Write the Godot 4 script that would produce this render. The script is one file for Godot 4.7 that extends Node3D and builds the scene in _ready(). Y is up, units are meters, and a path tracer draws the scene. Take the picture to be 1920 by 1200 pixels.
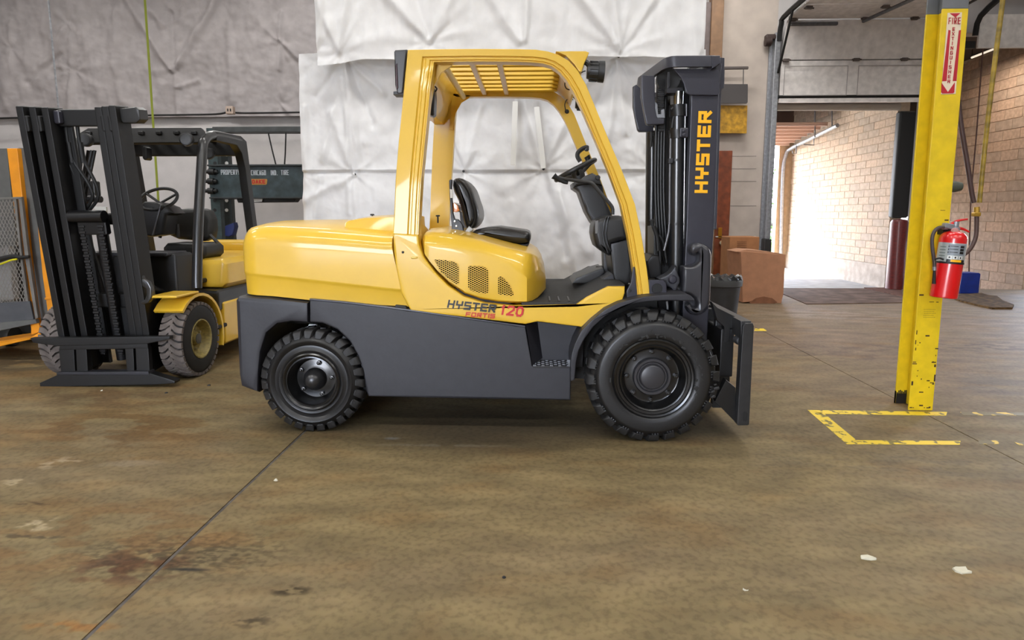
extends Node3D
# A yellow counterbalance forklift in a workshop. Every shape is laid out in metres; P() turns a point of the photograph into a place on a plane of known depth.
const FOCAL := 1200.0
const EYE := 1.4
const ZN := -3.98     # near side of the big truck
const ZC := -4.735    # its centre line
const ZF := -5.49     # its far side
const ZB := -12.2     # back wall of the hall
var look := Basis()
var rng := RandomNumberGenerator.new()
var names := {}
var M := {}

class MB:
	var t := PackedVector3Array()
	func tri(a: Vector3, b: Vector3, c: Vector3):
		t.append(a); t.append(b); t.append(c)
	func quad(a, b, c, d):
		tri(a, b, c); tri(a, c, d)
	func fix(from: int):   # turns a closed shape right side out
		var v := 0.0
		for i in range(from, t.size(), 3):
			v += t[i].dot(t[i + 1].cross(t[i + 2]))
		var o := Vector3.ZERO
		if t.size() > from: o = t[from]
		v = 0.0
		for i in range(from, t.size(), 3):
			v += (t[i] - o).dot((t[i + 1] - o).cross(t[i + 2] - o))
		if v < 0.0:
			for i in range(from, t.size(), 3):
				var k := t[i + 1]; t[i + 1] = t[i + 2]; t[i + 2] = k
	func xf(from: int, x: Transform3D):
		for i in range(from, t.size()):
			t[i] = x * t[i]
	static func inset(poly: PackedVector2Array, b: float) -> PackedVector2Array:   # poly counter-clockwise
		var out := PackedVector2Array()
		var n := poly.size()
		for i in n:
			var e0 := (poly[i] - poly[(i + n - 1) % n]).normalized()
			var e1 := (poly[(i + 1) % n] - poly[i]).normalized()
			var n0 := Vector2(-e0.y, e0.x)
			var n1 := Vector2(-e1.y, e1.x)
			var m := n0 + n1
			if m.length() < 0.3: m = n0
			m = m.normalized()
			out.append(poly[i] + m * b / maxf(m.dot(n0), 0.5))
		return out
	static func ccw(poly: PackedVector2Array) -> PackedVector2Array:
		var a := 0.0
		for i in poly.size():
			a += poly[i].cross(poly[(i + 1) % poly.size()])
		if a < 0.0:
			poly = poly.duplicate(); poly.reverse()
		return poly
	func ext(poly0: PackedVector2Array, z0: float, z1: float, b := 0.0, b2 := 0.0):   # outline in x, y; thickness in z
		var poly := MB.ccw(poly0)
		var from := t.size()
		if z0 < z1:
			var k := z0; z0 = z1; z1 = k
			k = b; b = b2; b2 = k
		var n := poly.size()
		var rings := []
		if b > 0.0:
			rings.append([MB.inset(poly, b), z0])
			rings.append([MB.inset(poly, b * 0.3), z0 - b * 0.3])
		rings.append([poly, z0 - b])
		rings.append([poly, z1 + b2])
		if b2 > 0.0:
			rings.append([MB.inset(poly, b2 * 0.3), z1 + b2 * 0.3])
			rings.append([MB.inset(poly, b2), z1])
		for r in rings.size() - 1:
			for i in n:
				var j := (i + 1) % n
				var p: PackedVector2Array = rings[r][0]
				var q: PackedVector2Array = rings[r + 1][0]
				var zp: float = rings[r][1]
				var zq: float = rings[r + 1][1]
				quad(Vector3(p[i].x, p[i].y, zp), Vector3(q[i].x, q[i].y, zq), Vector3(q[j].x, q[j].y, zq), Vector3(p[j].x, p[j].y, zp))
		var ix := Geometry2D.triangulate_polygon(poly)
		if ix.is_empty(): print("no triangles for an outline of ", n, " at ", poly[0])
		for s in 2:
			var f: PackedVector2Array = rings[0][0] if s == 0 else rings[-1][0]
			var z: float = z0 if s == 0 else z1
			for i in range(0, ix.size(), 3):
				var a := Vector3(f[ix[i]].x, f[ix[i]].y, z)
				var c := Vector3(f[ix[i + 1]].x, f[ix[i + 1]].y, z)
				var d := Vector3(f[ix[i + 2]].x, f[ix[i + 2]].y, z)
				if ((c - a).cross(d - a).z > 0.0) == (s == 0): tri(a, c, d)
				else: tri(a, d, c)
		fix(from)
	func box(c: Vector3, s: Vector3, ch := 0.004, turn := Basis()):
		var from := t.size()
		ch = minf(ch, minf(s.x, minf(s.y, s.z)) * 0.3)
		var x := s.x / 2; var y := s.y / 2
		ext(PackedVector2Array([Vector2(-x + ch, -y), Vector2(x - ch, -y), Vector2(x, -y + ch), Vector2(x, y - ch), Vector2(x - ch, y), Vector2(-x + ch, y), Vector2(-x, y - ch), Vector2(-x, -y + ch)]), s.z / 2, -s.z / 2, ch * 0.99, ch * 0.99)
		xf(from, Transform3D(turn, c))
	func span(a: Vector3, b: Vector3, ch := 0.004):
		box((a + b) / 2, (b - a).abs(), ch)
	func loft(rings: Array, closed := true, cap0 := true, cap1 := true):
		var from := t.size()
		for r in rings.size() - 1:
			var p = rings[r]; var q = rings[r + 1]
			var n: int = p.size()
			for i in (n if closed else n - 1):
				var j := (i + 1) % n
				quad(p[i], q[i], q[j], p[j])
		for s in 2:
			if not (cap0 if s == 0 else cap1): continue
			var p = rings[0] if s == 0 else rings[-1]
			var m := Vector3.ZERO
			for v in p: m += v
			m /= p.size()
			for i in p.size():
				var j: int = (i + 1) % p.size()
				if s == 0: tri(m, p[i], p[j])
				else: tri(m, p[j], p[i])
		if closed and cap0 and cap1: fix(from)
	static func smoothed(pts: PackedVector3Array, k: int) -> PackedVector3Array:
		if pts.size() < 3: return pts
		var out := PackedVector3Array()
		for i in pts.size() - 1:
			var a := pts[maxi(i - 1, 0)]; var b := pts[i]; var c := pts[i + 1]; var d := pts[mini(i + 2, pts.size() - 1)]
			for s in k:
				out.append(b.cubic_interpolate(c, a, d, float(s) / k))
		out.append(pts[-1])
		return out
	func tube(pts0: PackedVector3Array, r: float, n := 8, k := 4, closed := false, r2 := -1.0, flat := 1.0):
		var pts := MB.smoothed(pts0, k) if k > 1 else pts0
		var rings := []
		var m := pts.size()
		var up := Vector3.UP
		if absf((pts[1] - pts[0]).normalized().y) > 0.8: up = Vector3(0, 0, 1)
		for i in m:
			var d := (pts[mini(i + 1, m - 1)] - pts[maxi(i - 1, 0)]) if not closed else (pts[(i + 1) % m] - pts[(i + m - 1) % m])
			d = d.normalized()
			var s := d.cross(up).normalized()
			if s.length() < 0.1: s = Vector3.RIGHT
			up = s.cross(d).normalized()
			var rr := r if r2 < 0.0 else lerpf(r, r2, float(i) / (m - 1))
			var ring := PackedVector3Array()
			for j in n:
				var a := TAU * j / n
				ring.append(pts[i] + (s * cos(a) * flat + up * sin(a)) * rr)
			rings.append(ring)
		if closed:
			rings.append(rings[0])
			var from := t.size()
			loft(rings, true, false, false)
			fix(from)
		else:
			loft(rings)
	func lathe(profile: PackedVector2Array, n: int, x := Transform3D(), closed := false):   # profile of (radius, along z); round the z axis
		var from := t.size()
		var rings := []
		for i in n + 1:
			var a := TAU * (i % n) / n
			var ring := PackedVector3Array()
			for p in profile: ring.append(Vector3(cos(a) * p.x, sin(a) * p.x, p.y))
			rings.append(ring)
		for r in n:
			var p = rings[r]; var q = rings[r + 1]
			for i in (profile.size() if closed else profile.size() - 1):
				var j := (i + 1) % profile.size()
				if profile[i].x < 1e-5: tri(p[i], q[j], p[j])
				elif profile[j].x < 1e-5: tri(p[i], q[i], p[j])
				else: quad(p[i], q[i], q[j], p[j])
		fix(from)
		xf(from, x)
	func mesh(crease := 0.75) -> ArrayMesh:
		var n := t.size() / 3
		var fn := PackedVector3Array(); fn.resize(n)
		var un := PackedVector3Array(); un.resize(n)
		var at := {}
		for i in n:
			var f := (t[i * 3 + 1] - t[i * 3]).cross(t[i * 3 + 2] - t[i * 3])
			fn[i] = f
			un[i] = f.normalized()
			for k in 3:
				var key := Vector3i((t[i * 3 + k] * 8000.0).round())
				if at.has(key): at[key].append(i)
				else: at[key] = [i]
		var pos := PackedVector3Array(); pos.resize(n * 3)
		var nor := PackedVector3Array(); nor.resize(n * 3)
		for i in n:
			for k in 3:
				var p := t[i * 3 + k]
				var s := Vector3.ZERO
				for f in at[Vector3i((p * 8000.0).round())]:
					if un[f].dot(un[i]) > crease: s += fn[f]
				var w := i * 3 + (0 if k == 0 else 3 - k)
				pos[w] = p
				nor[w] = s.normalized() if s.length() > 1e-12 else Vector3.UP
		var arr := []; arr.resize(Mesh.ARRAY_MAX)
		arr[Mesh.ARRAY_VERTEX] = pos
		arr[Mesh.ARRAY_NORMAL] = nor
		var am := ArrayMesh.new()
		am.add_surface_from_arrays(Mesh.PRIMITIVE_TRIANGLES, arr)
		return am

func P(px: float, py: float, z: float) -> Vector3:
	var d := look * Vector3((px - 960.0) / FOCAL, -(py - 562.0) / FOCAL, -1)
	return Vector3(0, EYE, 0) + d * (z / d.z)

func G(px: float, py: float, y := 0.0) -> Vector3:
	var d := look * Vector3((px - 960.0) / FOCAL, -(py - 562.0) / FOCAL, -1)
	return Vector3(0, EYE, 0) + d * ((y - EYE) / d.y)

func V(s: String) -> PackedVector2Array:
	var out := PackedVector2Array()
	for p in s.split(" ", false):
		var q := p.split(",")
		out.append(Vector2(float(q[0]), float(q[1])))
	return out

func W(s: String, z: float, ox := 0.0, oy := 0.0, k := 1.0) -> PackedVector2Array:   # an outline of the photograph (crop origin and zoom given) on the plane z
	var out := PackedVector2Array()
	for p in V(s):
		var v := P(ox + p.x / k, oy + p.y / k, z)
		out.append(Vector2(v.x, v.y))
	return out

func L(s: String, z: float, ox := 0.0, oy := 0.0, k := 1.0) -> PackedVector3Array:
	var out := PackedVector3Array()
	for p in V(s): out.append(P(ox + p.x / k, oy + p.y / k, z))
	return out

func table(s: String, x: float) -> float:   # a curve read off the photograph: "x,y x,y ..."
	var p := V(s)
	if x <= p[0].x: return p[0].y
	for i in p.size() - 1:
		if x <= p[i + 1].x: return lerpf(p[i].y, p[i + 1].y, (x - p[i].x) / (p[i + 1].x - p[i].x))
	return p[-1].y

func numbered(s: String) -> String:
	if not names.has(s):
		names[s] = 0
		return s
	names[s] += 1
	return "%s_%03d" % [s, names[s]]

func thing(called: String, label: String, category: String, at := Vector3.ZERO, group := "") -> Node3D:
	var o := Node3D.new()
	o.name = numbered(called)
	add_child(o, true)
	o.position = at
	tag(o, label, category, group)
	return o

func tag(o: Node, label := "", category := "", group := "", kind := "") -> Node:
	if label: o.set_meta("label", label)
	if category: o.set_meta("category", category)
	if group: o.set_meta("group", group)
	if kind: o.set_meta("kind", kind)
	return o

func put(called: String, mesh: Mesh, m: Material, parent: Node = self) -> MeshInstance3D:
	var o := MeshInstance3D.new()
	o.name = numbered(called) if parent == self else called
	o.mesh = mesh
	o.material_override = m
	parent.add_child(o, true)
	return o

func obj(called: String, b: MB, m: Material, parent: Node = self, crease := 0.75) -> MeshInstance3D:   # b is in world coordinates
	var o := put(called, b.mesh(crease), m, parent)
	if parent != self:
		var off := Vector3.ZERO
		var q = parent
		while q != self:
			off += q.position
			q = q.get_parent()
		o.position = -off
	return o

func own(called: String, b: MB, m: Material, label: String, category: String, group := "") -> MeshInstance3D:   # a thing that is one mesh
	var c := Vector3.ZERO
	var lo := b.t[0]; var hi := b.t[0]
	for v in b.t:
		lo = lo.min(v); hi = hi.max(v)
	c = Vector3((lo.x + hi.x) / 2, lo.y, (lo.z + hi.z) / 2)
	b.xf(0, Transform3D(Basis(), -c))
	var o := put(called, b.mesh(), m)
	o.position = c
	tag(o, label, category, group)
	return o

func struct(called: String, b: MB, m: Material, parent: Node = self) -> MeshInstance3D:
	var o := obj(called, b, m, parent)
	if parent == self: tag(o, "", "", "", "structure")
	return o

func mirror(b: MB) -> MB:   # the far side of the big truck
	var c := MB.new()
	for i in range(0, b.t.size(), 3):
		for k in [0, 2, 1]:
			var v := b.t[i + k]
			c.t.append(Vector3(v.x, v.y, 2 * ZC - v.z))
	return c

# ---- materials
func noise(freq: float, octaves := 4, seed_ := 1, kind := FastNoiseLite.TYPE_SIMPLEX_SMOOTH) -> FastNoiseLite:
	var n := FastNoiseLite.new()
	n.noise_type = kind
	n.frequency = freq
	n.fractal_octaves = octaves
	n.seed = seed_
	return n

var noise_cache := {}
func ntex(freq: float, octaves: int, seed_: int, lo := 0.0, hi := 1.0, size := 512, stretch := 1.0) -> ImageTexture:
	var key := [freq, octaves, seed_, lo, hi, size, stretch]
	if noise_cache.has(key): return noise_cache[key]
	var im := noise(freq, octaves, seed_).get_seamless_image(size, int(size * stretch))
	im.convert(Image.FORMAT_L8)
	if stretch != 1.0: im.resize(size, size)
	var bytes := im.get_data()
	for i in bytes.size():
		bytes[i] = int(clampf(lerpf(lo, hi, bytes[i] / 255.0), 0, 1) * 255.0)
	im = Image.create_from_data(size, size, false, Image.FORMAT_L8, bytes)
	im.convert(Image.FORMAT_RGB8)
	noise_cache[key] = ImageTexture.create_from_image(im)
	return noise_cache[key]

func mat(c: Color, rough := 0.6, metal := 0.0, mottle := 0.0, scale := 1.0, bump := 0.0, seed_ := 1) -> StandardMaterial3D:   # colour, with a mottle of the given depth
	var m := StandardMaterial3D.new()
	m.albedo_color = c
	m.roughness = rough
	m.metallic = metal
	m.uv1_triplanar = true
	m.uv1_scale = Vector3.ONE * scale
	if mottle > 0.0: m.albedo_texture = ntex(0.012, 5, seed_, 1.0 - mottle, 1.0 + mottle * 0.1)
	if bump > 0.0:
		m.heightmap_enabled = true
		m.heightmap_scale = bump
		m.heightmap_texture = ntex(0.03, 5, seed_ + 3)
	return m

func gloss(m: StandardMaterial3D, amount := 0.6, rough := 0.06) -> StandardMaterial3D:
	m.clearcoat_enabled = true
	m.clearcoat = amount
	m.clearcoat_roughness = rough
	return m

func dull(m: StandardMaterial3D) -> StandardMaterial3D:
	m.metallic_specular = 0.15
	return m

func materials():
	M.yellow = gloss(mat(Color(0.85, 0.685, 0.175), 0.45, 0.0, 0.03, 0.8), 0.5, 0.07)
	M.charcoal = mat(Color(0.15, 0.15, 0.172), 0.5, 0.0, 0.10, 1.6, 0.03, 4)
	M.mast = mat(Color(0.20, 0.20, 0.235), 0.38, 0.1, 0.06, 1.3, 0.0, 5)
	M.black = mat(Color(0.085, 0.085, 0.09), 0.38, 0.0, 0.15, 2.0)
	M.dark = mat(Color(0.045, 0.045, 0.047), 0.6)
	M.rubber = gloss(mat(Color(0.075, 0.075, 0.08), 0.5, 0.0, 0.2, 2.5, 0.06, 7), 0.25, 0.25)
	M.lug = mat(Color(0.135, 0.132, 0.132), 0.55, 0.0, 0.25, 3.0, 0.1, 8)
	M.rim = gloss(mat(Color(0.05, 0.05, 0.053), 0.35, 0.0, 0.2, 3.0), 0.5, 0.18)
	M.vinyl = gloss(mat(Color(0.075, 0.075, 0.08), 0.42, 0.0, 0.1, 3.0, 0.02), 0.3, 0.2)
	M.plastic = mat(Color(0.15, 0.15, 0.15), 0.42, 0.0, 0.08, 2.0)
	M.mat = mat(Color(0.15, 0.15, 0.15), 0.7, 0.0, 0.2, 3.0, 0.05)
	M.chrome = mat(Color(0.8, 0.8, 0.78), 0.15, 1.0)
	M.steel = mat(Color(0.45, 0.45, 0.46), 0.45, 0.7, 0.2, 2.0)
	M.zinc = mat(Color(0.62, 0.63, 0.65), 0.4, 0.5, 0.2, 2.0)
	M.white = mat(Color(0.85, 0.85, 0.84), 0.6)
	M.red = mat(Color(0.75, 0.05, 0.05), 0.45)
	M.vent = mat(Color(0.02, 0.02, 0.02), 0.95)
	M.vent.metallic_specular = 0.1
	M.letter_black = mat(Color(0.03, 0.03, 0.03), 0.4)
	M.letter_yellow = mat(Color(0.95, 0.70, 0.08), 0.4)
	M.letter_red = mat(Color(0.72, 0.06, 0.05), 0.4)
	M.wall_white = mat(Color(0.71, 0.695, 0.69), 0.85, 0.0, 0.06, 0.35, 0.05, 11)
	M.wall_beige = mat(Color(0.72, 0.675, 0.635), 0.85, 0.0, 0.10, 0.3, 0.05, 12)
	M.ceiling = mat(Color(0.6, 0.6, 0.58), 0.9)

# ---- lettering: square strokes, one mesh per word
const GLYPHS := {
	"H": ["0,0 0,1", "1,0 1,1", "0,.5 1,.5"], "Y": ["0,1 0,.5 1,.5", "1,1 1,.5", ".5,.5 .5,0"], "S": ["1,1 0,1 0,.5 1,.5 1,0 0,0"],
	"T": ["0,1 1,1", ".5,1 .5,0"], "E": ["1,1 0,1 0,0 1,0", "0,.5 .9,.5"], "R": ["0,0 0,1 1,1 1,.48 0,.48", ".45,.48 1,0"],
	"F": ["0,0 0,1 1,1", "0,.5 .85,.5"], "O": ["0,0 0,1 1,1 1,0 0,0"], "I": ["0,0 0,1"], "1": ["0,.8 .45,1 .45,0"], "2": ["0,.85 .15,1 .85,1 1,.85 1,.62 0,0 1,0"],
	"0": [".25,0 0,.25 0,.75 .25,1 .75,1 1,.75 1,.25 .75,0 .25,0"], "C": ["1,1 0,1 0,0 1,0"], "D": ["0,0 0,1 .7,1 1,.75 1,.25 .7,0 0,0"], "A": ["0,0 .5,1 1,0", ".22,.35 .78,.35"], "K": ["0,0 0,1", "1,1 0,.45 1,0"],
	"P": ["0,0 0,1 1,1 1,.48 0,.48"], "G": ["1,1 0,1 0,0 1,0 1,.5 .55,.5"], "N": ["0,0 0,1 1,0 1,1"], ".": ["0,0 .1,0"], "U": ["0,1 0,0 1,0 1,1"], "X": ["0,0 1,1", "0,1 1,0"],
}
func word(text: String, origin: Vector3, along: Vector3, up: Vector3, w: float, gap: float, stroke: float, out_: Vector3, thick := 0.002, slant := 0.0) -> MB:   # origin: foot of the first letter; along: unit direction; up: letter height as a vector
	var b := MB.new()
	var x := 0.0
	var lift := 0.0
	var h := up.length()
	for ch in text:
		if ch == " ":
			x += w * 0.7; continue
		var cw := 0.0 if ch == "I" else w * (0.55 if ch == "1" else (0.3 if ch == "." else 1.0))
		for line in GLYPHS[ch]:
			var pts := V(line)
			for i in pts.size() - 1:
				var p := Vector2(x + stroke / 2 + pts[i].x * (cw - stroke if cw > 0 else 0.0), stroke / 2 + pts[i].y * (h - stroke))
				var q := Vector2(x + stroke / 2 + pts[i + 1].x * (cw - stroke if cw > 0 else 0.0), stroke / 2 + pts[i + 1].y * (h - stroke))
				var d := (q - p).normalized() * stroke / 2
				var s := Vector2(-d.y, d.x)
				var k := PackedVector2Array([p - d * 0.98 - s, q + d * 0.98 - s, q + d * 0.98 + s, p - d * 0.98 + s])
				var c := []
				lift += 0.0004
				for o in [thick + lift, 0.0]:
					for v in k: c.append(origin + along * (v.x + slant * v.y) + up.normalized() * v.y + out_ * o)
				var from := b.t.size()
				b.quad(c[0], c[1], c[2], c[3])
				for e in 4:
					var f := (e + 1) % 4
					b.quad(c[e], c[e + 4], c[f + 4], c[f])
				b.quad(c[7], c[6], c[5], c[4])
				b.fix(from)
		x += (cw if cw > 0 else stroke) + gap
	return b

func _ready():
	rng.seed = 7
	# camera: a wide lens, eye height, tipped down and a touch to the left
	look = Basis(Vector3.UP, deg_to_rad(1.987)) * Basis(Vector3.RIGHT, deg_to_rad(-7.5946))
	var cam := Camera3D.new()
	cam.name = "camera"
	cam.projection = Camera3D.PROJECTION_FRUSTUM
	cam.near = 0.1
	cam.far = 200.0
	cam.size = 0.1 * 1200.0 / FOCAL
	cam.frustum_offset = Vector2(0, -0.1 * 38.0 / FOCAL)
	cam.transform = Transform3D(look, Vector3(0, EYE, 0))
	add_child(cam)
	cam.current = true
	var we := WorldEnvironment.new()
	we.name = "environment"
	var env := Environment.new()
	env.background_mode = Environment.BG_SKY
	var sky := Sky.new()
	var sm := ProceduralSkyMaterial.new()
	sm.sky_top_color = Color(0.66, 0.74, 0.86)
	sm.sky_horizon_color = Color(0.93, 0.93, 0.94)
	sm.ground_bottom_color = Color(0.35, 0.34, 0.33)
	sm.ground_horizon_color = Color(0.7, 0.7, 0.7)
	sm.sky_energy_multiplier = 5.0
	sm.ground_energy_multiplier = 1.0
	sky.sky_material = sm
	env.sky = sky
	env.tonemap_mode = Environment.TONE_MAPPER_LINEAR
	env.tonemap_exposure = 0.76
	env.sdfgi_enabled = true
	env.ssao_enabled = true
	env.ssil_enabled = true
	we.environment = env
	add_child(we)
	var sun := DirectionalLight3D.new()
	sun.name = "sun"
	sun.light_color = Color(1.0, 0.96, 0.88)
	sun.light_energy = 24.0
	sun.light_angular_distance = 2.0
	sun.shadow_enabled = true
	add_child(sun)
	sun.look_at_from_position(Vector3.ZERO, Vector3(2.5, -3.1, 3.0), Vector3.UP)
	# fluorescent troffers under the hall ceiling
	var where := ["far left front", "left front", "right front", "far right front", "left middle", "right middle", "far left middle", "far right middle", "left, over the parked forklift", "middle, before the white tarp", "right, over the fork carriage", "far right, over the yellow column", "far left, before the grey curtain", "left, behind the parked forklift", "right, before the dock door", "left of the white tarp, near the press", "right, before the brown door"]
	var k := 0
	for p in [Vector3(-6.5, 0, 3.2), Vector3(-2.2, 0, 3.2), Vector3(2.2, 0, 3.2), Vector3(6.5, 0, 3.2), Vector3(-2.2, 0, -0.6), Vector3(2.2, 0, -0.6), Vector3(-6.5, 0, -0.6), Vector3(6.5, 0, -0.6), Vector3(-6.0, 0, -5.0), Vector3(-1.5, 0, -5.2), Vector3(2.6, 0, -5.2), Vector3(6.6, 0, -6.6), Vector3(-9.0, 0, -9.6), Vector3(-6.4, 0, -9.0), Vector3(3.4, 0, -8.9), Vector3(-4.0, 0, -10.2), Vector3(2.7, 0, -10.7)]:
		lamp(p, where[k])
		k += 1
	materials()
	build_room()
	build_dock()
	build_hangings()
	build_backdrop_things()
	build_column()
	build_main_truck()
	build_second_truck()
	build_left_side()
	build_floor_bits()

func lamp(p: Vector3, where: String):
	var y := 6.1
	var t := thing("ceiling_light", "long white fluorescent fixture under the hall ceiling, " + where, "ceiling light", Vector3(p.x, y, p.z), "ceiling fluorescent fixtures")
	var b := MB.new()
	b.box(Vector3(p.x, y + 0.05, p.z), Vector3(2.4, 0.09, 0.5), 0.01)
	b.tube(PackedVector3Array([Vector3(p.x - 0.9, y + 0.09, p.z), Vector3(p.x - 0.9, 6.55, p.z)]), 0.008, 6, 1)
	b.tube(PackedVector3Array([Vector3(p.x + 0.9, y + 0.09, p.z), Vector3(p.x + 0.9, 6.55, p.z)]), 0.008, 6, 1)
	obj("housing", b, mat(Color(0.9, 0.9, 0.9), 0.5), t)
	var g := MB.new()
	for k in [-0.12, 0.12]:
		g.tube(PackedVector3Array([Vector3(p.x - 1.15, y - 0.02, p.z + k), Vector3(p.x + 1.15, y - 0.02, p.z + k)]), 0.019, 8, 1)
	var m := StandardMaterial3D.new()
	m.albedo_color = Color(1, 1, 1)
	m.emission_enabled = true
	m.emission = Color(1.0, 0.98, 0.94)
	m.emission_energy_multiplier = 6.0
	obj("lamp_tube", g, m, t)
	var l := AreaLight3D.new()
	l.name = "lamp_light"
	l.area_size = Vector2(2.3, 0.4)
	l.light_color = Color(1.0, 0.99, 0.975)
	l.light_energy = 13.0
	l.area_range = 30.0
	l.shadow_enabled = true
	l.position = Vector3(0, -0.06, 0)
	l.rotation_degrees = Vector3(-90, 0, 0)
	t.add_child(l)

# ---- the hall
func floor_color(a: FastNoiseLite, b: FastNoiseLite, c: FastNoiseLite, x: float, z: float) -> Color:
	var u := a.get_noise_2d(x * 1.0, z * 1.6) * 0.5 + 0.5
	var v := b.get_noise_2d(x * 1.4, z * 3.0) * 0.5 + 0.5
	var w := c.get_noise_2d(x, z * 2.4)
	var olive := Color(0.475, 0.415, 0.295)
	var grey := Color(0.475, 0.405, 0.335)
	var rust := Color(0.475, 0.37, 0.235)
	var far := clampf((-z - 4.2) / 3.5 + (x - 1.0) * 0.16, 0.0, 1.0)
	var k := olive.lerp(grey, clampf(far * 0.85 + (u - 0.5) * 0.9, 0, 1))
	k = k.lerp(rust, clampf((v - 0.5) * 1.8 + clampf(-x * 0.10 - 0.15, -0.1, 0.4), 0, 0.75))
	return k * 0.955 * (1.0 + w * 0.13 + (a.get_noise_2d(x * 3.0, z * 9.0 + 50.0)) * 0.10)

func build_room():
	# floor of poured slabs with sawn joints
	var x0 := -8.0; var x1 := 8.5; var za := -12.4; var zb := -1.4
	var W2 := 2048; var H2 := 1366
	var a := noise(0.45, 4, 21); var b := noise(0.8, 4, 22); var c := noise(2.2, 4, 23)
	var iw := 820; var ih := 546
	var bytes := PackedByteArray(); bytes.resize(iw * ih * 3)
	for j in ih:
		var z := lerpf(za, zb, (j + 0.5) / ih)
		for i in iw:
			var k := floor_color(a, b, c, lerpf(x0, x1, (i + 0.5) / iw), z)
			var o := (j * iw + i) * 3
			bytes[o] = int(k.r * 255); bytes[o + 1] = int(k.g * 255); bytes[o + 2] = int(k.b * 255)
	var im := Image.create_from_data(iw, ih, false, Image.FORMAT_RGB8, bytes)
	im.resize(W2, H2, Image.INTERPOLATE_CUBIC)
	# stains and worn patches: [pixel x, y, half length, half depth (m), colour, strength, threshold, noise frequency]
	var stains := [
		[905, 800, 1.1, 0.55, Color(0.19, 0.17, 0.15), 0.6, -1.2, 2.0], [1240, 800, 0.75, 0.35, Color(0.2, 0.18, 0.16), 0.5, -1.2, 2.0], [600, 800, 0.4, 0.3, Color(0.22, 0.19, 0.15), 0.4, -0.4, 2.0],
		[250, 1060, 0.30, 0.16, Color(0.27, 0.16, 0.11), 0.75, 0.0, 5.0], [330, 1040, 0.55, 0.22, Color(0.20, 0.17, 0.12), 0.55, 0.02, 14.0], [355, 1068, 0.11, 0.015, Color(0.15, 0.14, 0.13), 0.9, -0.6, 9.0],
		[545, 1108, 0.09, 0.04, Color(0.17, 0.14, 0.09), 0.9, -0.05, 11.0], [470, 1165, 0.09, 0.05, Color(0.2, 0.17, 0.12), 0.7, 0.0, 12.0], [110, 868, 0.18, 0.12, Color(0.66, 0.60, 0.50), 0.7, 0.12, 7.0], [245, 868, 0.22, 0.15, Color(0.55, 0.50, 0.43), 0.5, 0.05, 4.0],
		[70, 985, 0.12, 0.1, Color(0.68, 0.62, 0.5), 0.8, 0.2, 6.0], [30, 905, 0.12, 0.08, Color(0.68, 0.62, 0.5), 0.7, 0.2, 7.0], [60, 945, 0.10, 0.03, Color(0.2, 0.15, 0.1), 0.7, 0.0, 12.0], [230, 800, 0.9, 0.5, Color(0.36, 0.25, 0.13), 0.55, 0.0, 2.0],
		[190, 1010, 1.0, 0.5, Color(0.40, 0.27, 0.15), 0.35, 0.1, 3.0], [130, 1175, 0.2, 0.04, Color(0.55, 0.35, 0.16), 0.6, 0.0, 6.0], [60, 1005, 0.2, 0.03, Color(0.2, 0.17, 0.13), 0.6, 0.0, 10.0], [735, 822, 0.06, 0.03, Color(0.46, 0.45, 0.44), 0.9, -0.3, 8.0],
		[820, 835, 0.6, 0.03, Color(0.50, 0.47, 0.42), 0.5, 0.0, 5.0], [1540, 590, 1.5, 0.8, Color(0.64, 0.60, 0.55), 0.35, 0.0, 1.6], [1600, 660, 1.6, 0.6, Color(0.30, 0.25, 0.22), 0.35, 0.18, 3.0], [1840, 650, 0.8, 0.4, Color(0.28, 0.24, 0.21), 0.5, 0.15, 4.0],
		[1850, 720, 0.9, 0.5, Color(0.36, 0.33, 0.31), 0.4, 0.0, 2.0], [1690, 870, 1.0, 0.3, Color(0.36, 0.33, 0.28), 0.3, 0.1, 4.0], [30, 680, 0.8, 0.5, Color(0.2, 0.18, 0.15), 0.5, -0.2, 2.0], [200, 745, 0.9, 0.4, Color(0.34, 0.26, 0.18), 0.5, 0.0, 2.5]]
	var pn := noise(1.0, 4, 31)
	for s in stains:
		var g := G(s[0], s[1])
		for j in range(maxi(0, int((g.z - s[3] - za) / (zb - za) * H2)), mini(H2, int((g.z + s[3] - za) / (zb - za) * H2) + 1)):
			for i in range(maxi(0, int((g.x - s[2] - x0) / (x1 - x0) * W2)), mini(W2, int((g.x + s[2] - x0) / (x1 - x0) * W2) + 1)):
				var x := lerpf(x0, x1, (i + 0.5) / W2); var z := lerpf(za, zb, (j + 0.5) / H2)
				var r := Vector2((x - g.x) / s[2], (z - g.z) / s[3]).length()
				if r >= 1.0: continue
				var f: float = s[7]
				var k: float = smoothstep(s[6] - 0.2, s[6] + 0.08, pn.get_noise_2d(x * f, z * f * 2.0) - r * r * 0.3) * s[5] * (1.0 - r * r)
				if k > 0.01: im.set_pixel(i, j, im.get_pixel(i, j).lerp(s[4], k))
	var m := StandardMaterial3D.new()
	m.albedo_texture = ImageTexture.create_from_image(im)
	m.roughness = 0.68
	m.metallic_specular = 0.28
	m.detail_enabled = true
	m.detail_blend_mode = BaseMaterial3D.BLEND_MODE_MUL
	m.detail_uv_layer = BaseMaterial3D.DETAIL_UV_2
	m.detail_albedo = ntex(0.05, 6, 41, 0.84, 1.12, 1024)
	M.floor_far = mat(Color(0.47, 0.42, 0.36), 0.55, 0.0, 0.25, 0.4)
	var fl := Node3D.new()
	fl.name = "floor"
	tag(fl, "", "", "", "structure")
	add_child(fl)
	var xs := [-12.0, -10.0, -5.75, -1.49, 2.77, 7.02, 11.27, 14.0]
	var zs := [8.0, 4.0, -0.3, -8.8, -12.3]
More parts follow.
